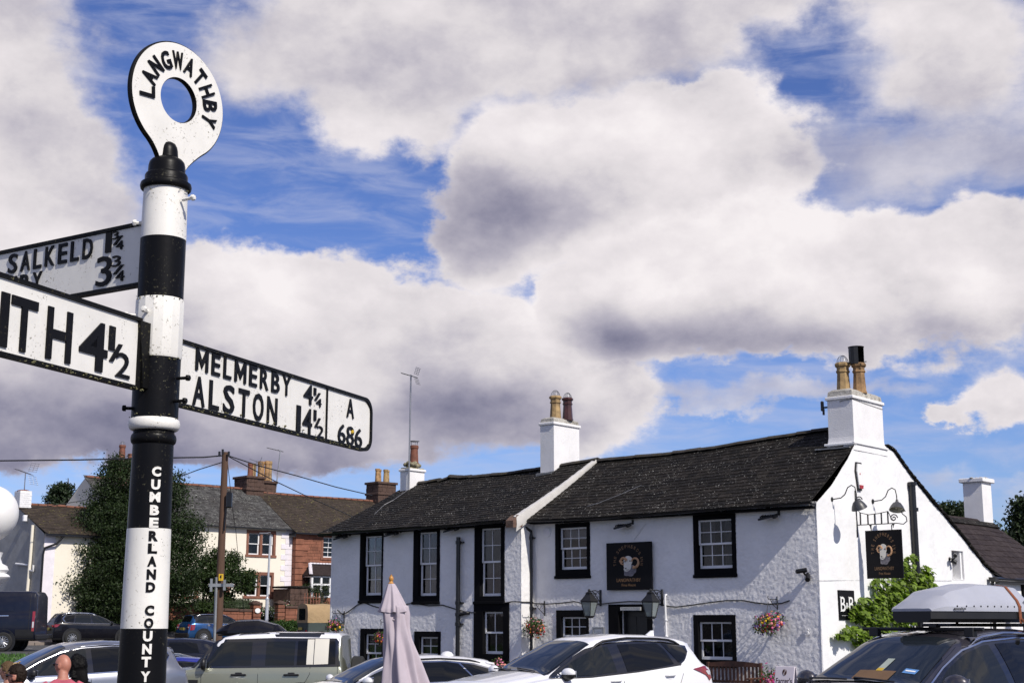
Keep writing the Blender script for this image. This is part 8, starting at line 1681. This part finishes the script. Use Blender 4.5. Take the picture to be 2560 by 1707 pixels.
def cloth_tube(rows, n, name, seed, open_bottom=True):
    """rows: (y on crop, left x, right x, fold depth, folds, twist)"""
    ys = [r[0] for r in rows]; Y_ = np.linspace(ys[0], ys[-1], 70); G = []
    for y in Y_:
        l, r, d, tw = (float(np.interp(y, ys, [q[k] for q in rows])) for k in (1, 2, 3, 4)); cx = xx((l + r) / 2); R_ = (r - l) / 2 * KU; row = []
        for a in np.linspace(0, 2 * math.pi, n + 1):
            f = math.sin(8 * a + tw + .9 * math.sin(2 * a + seed)) * .5 + .3 * math.sin(5 * a - tw * 1.4 + seed) + .2 * math.sin(13 * a + 2 * tw); f = f - .25; rr = R_ * (1 + d * f - d * .25)
            row.append((cx + rr * math.cos(a), rr * math.sin(a) * .9, zz(y) + (.012 * f * (R_ / .15) if y > ys[-1] - 30 else 0)))
        G.append(row)
    o = MB().grid(G, flip=True).build(name, M['parasol'], par, 180); so = o.modifiers.new('s', 'SOLIDIFY'); so.thickness = .004; return o
cloth_tube([(176, 720, 765, 0, 0), (182, 702, 786, .05, 0), (215, 688, 806, .10, .1), (300, 660, 850, .16, .3), (400, 625, 905, .22, .6), (470, 598, 945, .27, .8), (505, 592, 955, .30, .9)], 150, 'top_flap', .4)
cloth_tube([(430, 640, 930, .2, 0), (520, 640, 950, .24, .3), (585, 650, 955, .26, .7), (680, 662, 965, .24, 1.1), (800, 664, 1000, .24, 1.7), (950, 662, 1060, .25, 2.3), (1150, 660, 1135, .26, 2.9), (1345, 658, 1215, .26, 3.3), (1800, 655, 1330, .28, 3.8), (2100, 655, 1400, .30, 4.0)], 170, 'canopy', 1.3)
mb = MB(); cx = xx((648 + 955) / 2); mb.tube([(cx + 153 * KU * .72 * math.cos(a), 153 * KU * .66 * math.sin(a), zz(592) - .012 * math.cos(a)) for a in np.linspace(0, 2 * math.pi, 40)], .008, 6); mb.build('tie_cord', M['parasol'], par, 60)
# ------------------------------------------------------------------ white ball on its post at the left edge
M['ball_white'] = NT('flaking_white_gloss'); q = M['ball_white']; p = q.pos(); o_ = q.obj(); f = q.noise(p, 7., 6, .65); sx_ = q.n('ShaderNodeSeparateXYZ'); q.l(o_, sx_.inputs[0]); low = q.math('MULTIPLY', q.rng(sx_.outputs[2], 1.94, 1.80), q.rng(f, .32, .52)); c = q.mix(q.rng(f, .4, .8, 0, .25), (.80, .79, .77), (.55, .52, .48)); q.set(Base_Color=q.mix(low, c, (.035, .04, .02)), Roughness=.35); q.bump(q.noise(p, 5., 3, .5), .2, .02); M['ball_white'] = q.m
YB = 7.5; pbx = at_y(-28, 1283, YB); gB = gz(pbx[0], pbx[1]); fb = thing('ball_finial_post', 'white painted ball finial on a turned post, cut by the left edge', 'post', (pbx[0], pbx[1], gB)); hb_ = pbx[2] - gB; rb_ = 71 * YB / 3556; zq = lambda v: at_y(0, v, YB)[2] - gB
MB().ell((0, 0, hb_), (rb_, rb_, rb_), nu=40, nv=26).build('ball', M['ball_white'], fb, 180)
MB().lathe([(.085, zq(1380)), (.075, zq(1395)), (.085, zq(1408)), (.110, zq(1414)), (.118, zq(1424)), (.105, zq(1432)), (.12, zq(1436)), (.128, zq(1441)), (.122, zq(1447)), (.09, zq(1456)), (.075, zq(1470)), (.074, zq(1512)), (.078, .3), (.16, .25), (.18, 0)], n=32).build('turned_post', M['ball_white'], fb, 40)
# ------------------------------------------------------------------ the cast iron fingerpost in the foreground
def castpaint(name, c, specks, dirt, rough=.34, sc=1.0, moss=None):
    q = NT(name); p = q.pos(); f = q.noise(p, 9 * sc, 6, .65); g = q.noise(p, 150 * sc, 4, .7); v = q.vor(q.scale(p, (1, 1, 1)), 150 * sc)
    cc = q.mix(q.rng(f, .35, .75), c, tuple(x * .86 for x in c)); sp_ = q.math('MULTIPLY', q.rng(g, .60, .66), q.rng(q.noise(p, 13 * sc, 3, .6), .49, .61)); cc = q.mix(sp_, cc, specks)
    run = q.noise(q.scale(p, (60, 60, 3.5)), 1.0, 5, .6); cc = q.mix(q.rng(run, .62, .80, 0, dirt), cc, (.30, .27, .22) if c[0] > .3 else (.03, .03, .028))
    q.set(Base_Color=cc, Roughness=q.rng(f, .3, .7, rough, rough + .15)); q.b.inputs['Specular IOR Level'].default_value = .5 if c[0] > .3 else .12
    h = q.math('ADD', q.math('MULTIPLY', q.noise(p, 45, 4, .6), .7), q.math('MULTIPLY', sp_, -1.0)); q.bump(h, .35, .0016); return q.m
M['post_white'] = castpaint('old_white_gloss_paint', (.80, .78, .73), (.10, .085, .04), .32); M['post_black'] = castpaint('old_black_gloss_paint', (.0055, .0055, .0065), (.10, .095, .06), .25, .30)
M['edge_black'] = castpaint('mossy_black_gloss_paint', (.006, .006, .006), (.13, .12, .06), .5, .38, .8); M['letter_black'] = castpaint('raised_letter_black_paint', (.006, .006, .007), (.08, .07, .04), .2, .3)
M['lichen'] = mat('yellow_grey_lichen', (.13, .125, .06), .95, .5, vs=60, bump=1., bs=200)
PX, PY = -.862, 3.40; PG = gz(PX, PY); post = thing('fingerpost', 'old black and white banded cast iron fingerpost topped by a lettered ring', 'signpost', (PX, PY, PG)); PO = A3((PX, PY, PG))
Zp = lambda z: z - PG
def col(name, prof, m, ang=45): return MB().lathe([(r * (1.07 if name == 'finial_cap' else 1), Zp(z)) for r, z in prof], n=56).build(name, M[m], post, ang)
ZB = [2.967, 2.8302, 2.679, 2.5314, 2.386, 2.337, 2.1215, 1.8905]
rl = lambda z: .0475 + (2.36 - z) * .0135
col('white_band', [(.0525, 2.967), (.0535, 2.955), (.0555, 2.83)][::-1], 'post_white'); col('black_band', [(.0552, 2.679), (.0550, 2.83)], 'post_black')
mb = MB()   # the sleeve that takes the arms: faceted at the front
mb.lathe([(.0565, Zp(2.531)), (.0585, Zp(2.537)), (.0585, Zp(2.672)), (.0562, Zp(2.679))], n=16); mb.build('white_sleeve', M['post_white'], post, 20)
col('black_band', [(.0555, 2.386), (.0560, 2.531)], 'post_black'); col('collar_ring', [(.050, 2.356)] + [(.0525 + .0085 * math.sin(t), 2.371 - .0145 * math.cos(t)) for t in np.linspace(.2, 2.94, 9)] + [(.052, 2.387)], 'post_white', 60)
col('collar_bead', [(.047, 2.318)] + [(.0485 + .0055 * math.sin(t), 2.336 - .012 * math.cos(t)) for t in np.linspace(.1, 3.04, 9)] + [(.048, 2.357)], 'post_black', 60)
col('black_band', [(rl(2.1215), 2.1215), (rl(2.32), 2.326)], 'post_black'); col('white_band', [(rl(1.8905) + .0006, 1.8905), (rl(2.12) + .0006, 2.1215)], 'post_white'); col('black_band', [(rl(1.0), 1.0), (rl(1.89), 1.8905)], 'post_black')
col('white_band', [(rl(.5), .6), (rl(1.0) + .0006, 1.0)], 'post_white'); col('base', [(.13, PG - .05), (.13, PG + .12), (.10, PG + .16), (.085, PG + .30), (.075, .6)], 'post_black')
capz = [(.0545, 2.957), (.0575, 2.960), (.0590, 2.967), (.0575, 2.974), (.0500, 2.979), (.0492, 2.982), (.0490, 2.994), (.0470, 2.9985), (.0432, 3.001), (.0428, 3.004), (.0422, 3.020), (.0400, 3.030), (.0350, 3.0365), (.0275, 3.0405), (.0250, 3.043), (.0242, 3.050), (.0235, 3.060), (.0215, 3.070), (.0175, 3.078), (.0105, 3.083), (0, 3.085)]
col('finial_cap', capz, 'post_black', 35)
def at_post(uv, Y=3.4): return at_y(*uv, Y)
# the ring
RAz = math.radians(54.0); RU_ = A3((math.cos(RAz), math.sin(RAz), 0)); RN = A3((math.sin(RAz), -math.cos(RAz), 0)); RC = A3((.018 * RU_[0] + .002, .018 * RU_[1], Zp(3.199))); Rr, Rh, th_ = .1515, .0565, .017
na = 112; out, inn_ = [], []
for i in range(na):
    a = 2 * math.pi * i / na; d = abs((math.degrees(a) - 270 + 180) % 360 - 180); sx0 = -.020
    r = Rr; x, z = r * math.cos(a), r * math.sin(a) * 1.0
    if d < 36: f = 1 - d / 36; f = f * f * (3 - 2 * f); x = x * (1 - f) + (math.copysign(min(abs(x), .040), x) + sx0 * .7) * f if d > 0 else sx0 * .7; z = z * (1 - f) + (-.205) * f
    out.append((x, z)); inn_.append((Rh * math.cos(a), Rh * 1.0 * math.sin(a)))
mb = MB(); P = lambda q_, k: RC + RU_ * q_[0] + EZ * q_[1] + RN * k
bev = .004
def shr(q_, o): r = math.hypot(*q_); return (q_[0] * (r + o) / r, q_[1] * (r + o) / r)
fr = [P(shr(q_, -bev), th_ / 2) for q_ in out] + [P(shr(q_, bev * .6), th_ / 2) for q_ in inn_]; bk = [P(shr(q_, -bev), -th_ / 2) for q_ in out] + [P(shr(q_, bev * .6), -th_ / 2) for q_ in inn_]; eo = [P(q_, th_ / 2 - bev) for q_ in out] + [P(q_, -th_ / 2 + bev) for q_ in out]; ei = [P(q_, th_ / 2 - bev) for q_ in inn_] + [P(q_, -th_ / 2 + bev) for q_ in inn_]
mb.add(fr + bk + eo + ei, []); o1, o2, o3, o4 = 0, 2 * na, 4 * na, 6 * na
for i in range(na):
    j = (i + 1) % na; F = [((o1 + i, o1 + j, o1 + na + j, o1 + na + i), 0), ((o2 + j, o2 + i, o2 + na + i, o2 + na + j), 0), ((o1 + j, o1 + i, o3 + i, o3 + j), 1), ((o3 + j, o3 + i, o3 + na + i, o3 + na + j), 1), ((o3 + na + j, o3 + na + i, o2 + i, o2 + j), 1), ((o1 + na + i, o1 + na + j, o4 + j, o4 + i), 1), ((o4 + i, o4 + j, o4 + na + j, o4 + na + i), 1), ((o4 + na + i, o4 + na + j, o2 + na + j, o2 + na + i), 1)]
    for f, m in F: mb.f.append(f); mb.m.append(m)
ring = mb.build('ring', [M['post_white'], M['edge_black']], post, 40)
mb = MB(); s_ = 'LANGWATHBY'
for i, ch in enumerate(s_):
    a = math.radians(184 - i * (198 / 9.)); rad = RU_ * math.cos(a) + EZ * math.sin(a); tan = RU_ * math.sin(a) - EZ * math.cos(a); w_ = .029 if ch not in 'W' else .034; h_ = .047; r0 = .079
    O_ = RC + rad * r0 - tan * w_ / 2 + RN * (th_ / 2 - .0005); mb = MB(); text(mb, ch, O_, tan, rad, RN, w_, h_, 0, .022, .0045); mb.build('letter', M['letter_black'], ring, 30)
# the arms, lettered one narrow capital at a time
GM = [(0, 0), (.19, 0), (.19, .60), (.5, .12), (.81, .60), (.81, 0), (1, 0), (1, 1), (.80, 1), (.5, .47), (.20, 1), (0, 1)]
def word(parent, s, O, U, N, w, h, bold):
    wd = {'I': .30, '1': .34, 'M': 1.12, 'W': 1.2, 'E': .78, 'L': .74}; gap = .34 if s.isalpha() else .12; tot = sum(wd.get(c, .86) for c in s) + gap * (len(s) - 1); x = 0
    for c in s:
        k = wd.get(c, .86) * w / tot; o = O + U * x; mb = MB()
        if c == 'M': mb.prism([(a * k, b * h) for a, b in GM], o, U, EZ, N, .0045)
        else: text(mb, c, o, U, EZ, N, k if len(s) > 1 else w, h, 0, bold, .0045)
        x += k + gap * w / tot; mb.build('letter', M['letter_black'], parent, 30)
def arm(name_az, sgn, z0, z1, t0, L, words, round_end=False, div=None, off=0.):
    az_ = math.radians(name_az); D = A3((math.cos(az_), math.sin(az_), 0)); N_ = A3((D[1], -D[0], 0)); N_ = N_ if N_ @ A3((.25, -.97, 0)) > 0 else -N_; Rt = D if np.cross(D, EZ) @ N_ > 0 else -D   # Rt: reading direction seen from the front
    OO = A3((0, 0, 0)) + N_ * off; t = .020; h = z1 - z0; a0, a1 = t0, t0 + L; poly = []
    if round_end:
        r = .045; poly = [(a0, z0), (a1 - r, z0)] + [(a1 - r + r * math.sin(k), z0 + r - r * math.cos(k)) for k in np.linspace(.15, 1.5, 7)] + [(a1 - r + r * math.cos(k), z1 - r + r * math.sin(k)) for k in np.linspace(.05, 1.45, 7)] + [(a1 - r, z1), (a0, z1)]
    else: poly = [(a0, z0), (a1, z0), (a1, z1), (a0, z1)]
    W3 = lambda x, z, k: OO + D * x + EZ * Zp(z) + N_ * k
    mb = MB(); n = len(poly); cxp = sum(p[0] for p in poly) / n; czp = (z0 + z1) / 2
    ins = lambda p, o: (p[0] + (o if p[0] < a0 + 1e-6 else (-o if p[0] > a1 - .046 and round_end else (-o if p[0] > a1 - 1e-6 else 0))), p[1] + (o if p[1] < czp else -o) * (1 if not (round_end and a1 - .0449 < p[0] and z0 + .02 < p[1] < z1 - .02) else .35))
    lip = .0085; rings = [[W3(*p, -t / 2) for p in poly], [W3(*p, t / 2 + .002) for p in poly], [W3(*ins(p, lip), t / 2 + .002) for p in poly], [W3(*ins(p, lip + .0015), t / 2 - .0035) for p in poly]]
    mb.add([q_ for r_ in rings for q_ in r_], [])
    fl = np.cross(D, EZ) @ N_ > 0
    for k in range(3):
        for i in range(n): j = (i + 1) % n; f = (k * n + i, k * n + j, (k + 1) * n + j, (k + 1) * n + i); mb.f.append(f if fl else f[::-1]); mb.m.append(1)
    f = tuple(range(3 * n, 4 * n)); mb.f.append(f if fl else f[::-1]); mb.m.append(0); f = tuple(range(n)); mb.f.append(f[::-1] if fl else f); mb.m.append(0)
    a_ = mb.build('finger_arm', [M['post_white'], M['edge_black']], post, 30)
    if div: MB().prism([(0, 0), (.005, 0), (.005, h - .014), (0, h - .014)], W3(div, z0 + .007, t / 2 - .004), D if fl else D, EZ, N_, .0055).build('dividing_bar', M['edge_black'], a_)
    pl_ = PO + OO + N_ * (t / 2 - .0035)
    def hit(uv): r_ = ray(*uv); k = (pl_ - _C) @ N_ / (r_ @ N_); q_ = _C + r_ * k - PO; return q_ @ Rt, q_[2]
    for w in words:
        s, c0, c1, bold = w[:4]   # text, two opposite corners on the print (upper left, lower right)
        (x0, zt_), (x1, zb_) = hit(c0), hit(c1)
        if len(w) > 4: zt_ = hit(w[4])[1] if w[4] else zt_; zb_ = hit(w[5])[1] if w[5] else zb_
        O_ = OO + Rt * x0 + EZ * zb_ + N_ * (t / 2 - .004); word(a_, s, O_, Rt, N_, x1 - x0, zt_ - zb_, bold)
    return a_, W3, N_, D
def S2(x, y): return .4082 * x, 600 + .4082 * y
def S1(x, y): return .4082 * x, 50 + .4082 * y
AZ = 68.7
mz = lambda a, b: (a[0], a[1])
armR, WR3, NR, DR = arm(AZ, 1, 2.4285, 2.5965, .047, 1.085, [
    ('MELMERBY', S2(1198, 660), S2(1772, 968), .014, S2(1198, 662), S2(1195, 795)), ('ALSTON', S2(1182, 832), S2(1690, 1132), .014, S2(1200, 832), S2(1190, 1012)),
    ('4', S2(1858, 890), S2(1910, 1008), .004, S2(1890, 886), S2(1890, 1008)), ('I', S2(1919, 905), S2(1931, 950), .0, S2(1925, 905), S2(1925, 950)), ('/', S2(1924, 935), S2(1958, 985), .01, S2(1955, 938), S2(1926, 980)), ('4', S2(1933, 970), S2(1964, 1022), .0, S2(1950, 970), S2(1950, 1022)),
    ('I', S2(1814, 1015), S2(1834, 1175), .0, S2(1824, 1012), S2(1824, 1172)), ('4', S2(1852, 1035), S2(1904, 1190), .004, S2(1880, 1030), S2(1880, 1190)), ('I', S2(1919, 1040), S2(1932, 1085), .0, S2(1925, 1040), S2(1925, 1105)), ('/', S2(1924, 1095), S2(1958, 1145), .01, S2(1956, 1092), S2(1926, 1145)), ('2', S2(1938, 1140), S2(1976, 1205), .0, S2(1955, 1138), S2(1955, 1208)),
    ('A', S2(2122, 975), S2(2162, 1092), .004, S2(2142, 972), S2(2142, 1090)), ('686', S2(2067, 1130), S2(2212, 1268), .004, S2(2140, 1140), S2(2140, 1258))], True, .835)
armL, WL3, NL, DL_ = arm(AZ + 180, -1, 2.4435, 2.6155, .082, .93, [
    ('TH', S2(70, 346), S2(424, 745), .018, S2(160, 362), S2(150, 690)), ('4', S2(490, 508), S2(645, 808), .014, S2(605, 505), S2(605, 808)), ('I', S2(668, 530), S2(695, 675), .0, S2(682, 528), S2(682, 676)), ('/', S2(670, 642), S2(740, 742), .005, S2(736, 640), S2(674, 742)), ('2', S2(708, 692), S2(786, 848), .002, S2(748, 692), S2(748, 844)),
    ('PENRI', S2(-900, 140), S2(38, 600), .018, S2(160, 362), S2(150, 690))])
armB, WB3, NB, DB = arm(147.7, -1, 2.722, 2.887, .05, .95, [
    ('SALKELD', S1(58, 1455), S1(567, 1460), .014, S1(90, 1432), S1(90, 1550)), ('I', S1(655, 1303), S1(682, 1425), .0, S1(668, 1303), S1(668, 1425)), ('3', S1(695, 1293), S1(728, 1345), .0, S1(712, 1295), S1(712, 1343)), ('/', S1(700, 1320), S1(752, 1380), .005, S1(748, 1322), S1(702, 1380)), ('4', S1(716, 1352), S1(757, 1408), .0, S1(740, 1354), S1(740, 1406)),
    ('3', S2(600, 100), S2(682, 280), .004, S2(640, 102), S2(640, 282)), ('3', S2(692, 95), S2(740, 165), .0, S2(716, 97), S2(716, 163)), ('/', S2(700, 150), S2(758, 212), .005, S2(755, 152), S2(702, 212)), ('4', S2(714, 188), S2(762, 255), .0, S2(740, 190), S2(740, 252)),
    ('LITTLE', S1(-520, 1500), S1(-25, 1500), .014, S1(90, 1432), S1(90, 1550)), ('LAZONBY', S2(-230, 200), S2(262, 200), .014, S2(232, 196), S2(205, 322))])
for W3, nm in ((WR3, 1), (WL3, 1), (WB3, 1)): pass
mb = MB(); mb.prism([(0, 0), (.03, 0), (.03, .150), (0, .150)], WR3(.040, 2.434, -.012), DR, EZ, NR, .024).build('arm_socket', M['edge_black'], post); MB().prism([(0, 0), (.03, 0), (.05, .158), (0, .158)], WL3(.045, 2.450, .016), DL_, EZ, -NL, .032).build('arm_socket', M['edge_black'], post); MB().prism([(0, 0), (.03, 0), (.03, .148), (0, .148)], WB3(.037, 2.729, .012), DB, EZ, -NB, .024).build('arm_socket', M['edge_black'], post)
# bolts and a little moss
def bolt(uv, Y, m, ax, L=.016):
    p = at_y(*uv, Y) - PO; ax = unit(ax); mb = MB().lathe([(.0042, -.02), (.0042, L * .4), (.0078, L * .4), (.0078, L * .8), (.006, L * .95), (0, L)], p, 6, axis=ax); return mb.build('bolt', M[m], post, 30)
for uv, Y, m, ax in ((S1(1160, 1093), 3.36, 'post_white', (1, -.35, .1)), (S2(892, 430), 3.335, 'post_white', (-.2, -1, .1)), (S2(800, 460), 3.37, 'post_white', (-1, -.2, 0)), (S2(880, 545), 3.335, 'post_white', (-.3, -1, .05)), (S2(1128, 845), 3.37, 'post_black', (1, -.3, 0)), (S2(1108, 985), 3.37, 'post_black', (1, -.3, 0)), (S2(788, 1030), 3.37, 'post_black', (-1, -.2, 0)), (S1(850, 1244), 3.39, 'post_white', (-1, -.3, 0))): bolt(uv, Y, m, ax)
def moss(W3, x0, x1, z, k, n, seed, parent):
    r = random.Random(seed); m_ = MB()
    for _ in range(n): c = W3(r.uniform(x0, x1), z + r.uniform(-.003, .004), k + r.uniform(-.002, .003)); s = r.uniform(.0008, .0026); m_.ell(c, (s * 1.5, s * 1.5, s), nu=6, nv=4)
    m_.build('lichen', M['lichen'], parent, 60, kind='stuff')
moss(WR3, .08, 1.1, 2.4295, .0115, 70, 1, armR); moss(WL3, .06, .5, 2.4445, .0115, 60, 2, armL); moss(WR3, .09, .80, 2.442, .008, 18, 3, armR)
r_ = random.Random(4); mb = MB()
for _ in range(46): a = r_.uniform(3.4, 6.2); z = r_.choice((2.950, 2.679, 2.531, 2.388)) + r_.uniform(-.006, .004); rr_ = .0575 + r_.uniform(0, .002); s = r_.uniform(.0008, .002); mb.ell((rr_ * math.cos(a), rr_ * math.sin(a), Zp(z)), (s * 1.3, s * 1.3, s), nu=6, nv=4)
mb.build('lichen', M['lichen'], post, 60, kind='stuff'); c = WR3(1.0, 2.478, .0105); MB().ell(c, (.005, .003, .006), nu=8, nv=5).build('yellow_lichen', mat('yellow_lichen', (.55, .36, .02), .9), armR)
# vertical lettering wrapped round the shaft
LET = [('C', 1010, 200), ('U', 1005, 285), ('M', 1000, 366), ('B', 997, 450), ('E', 993, 532), ('R', 990, 617), ('L', 985, 698), ('A', 981, 781), ('N', 977, 865), ('D', 972, 948), ('C', 965, 1098), ('O', 960, 1180), ('U', 953, 1264), ('N', 948, 1347), ('T', 943, 1430), ('Y', 938, 1525)]
cam_a = math.atan2(-PY, -PX)
for ch, x, y in LET:
    uv = C3(x, y); p = at_y(*uv, 3.352); z = p[2] - PG; R_ = rl(p[2]); off = float((p - PO) @ unit((-PY, PX, 0)) ) * -1
    lat = (p[0] - PX) * math.sin(-cam_a) - 0; lat = (p - PO) @ A3((math.cos(cam_a + math.pi / 2), math.sin(cam_a + math.pi / 2), 0)); th0 = cam_a + math.asin(max(-.95, min(.95, lat / R_)))
    w_ = .0205 if ch not in 'M' else .024; h_ = .0235; white = y < 560 or y > 1220; pro = .0035
    def wrap(X, Y_, Z, w_=w_, h_=h_, th0=th0, z=z, R_=R_): a = th0 + (X - w_ / 2) / R_; r2 = R_ - .0008 + Z; return np.stack([r2 * np.cos(a), r2 * np.sin(a), z - h_ / 2 + Y_], -1)
    mb = MB(); text(mb, ch, (0, 0, 0), EX, EZ, -EY, w_, h_, 0, .05, pro, fn=wrap); mb.build('letter', M['post_white' if white else 'letter_black'], post, 30)
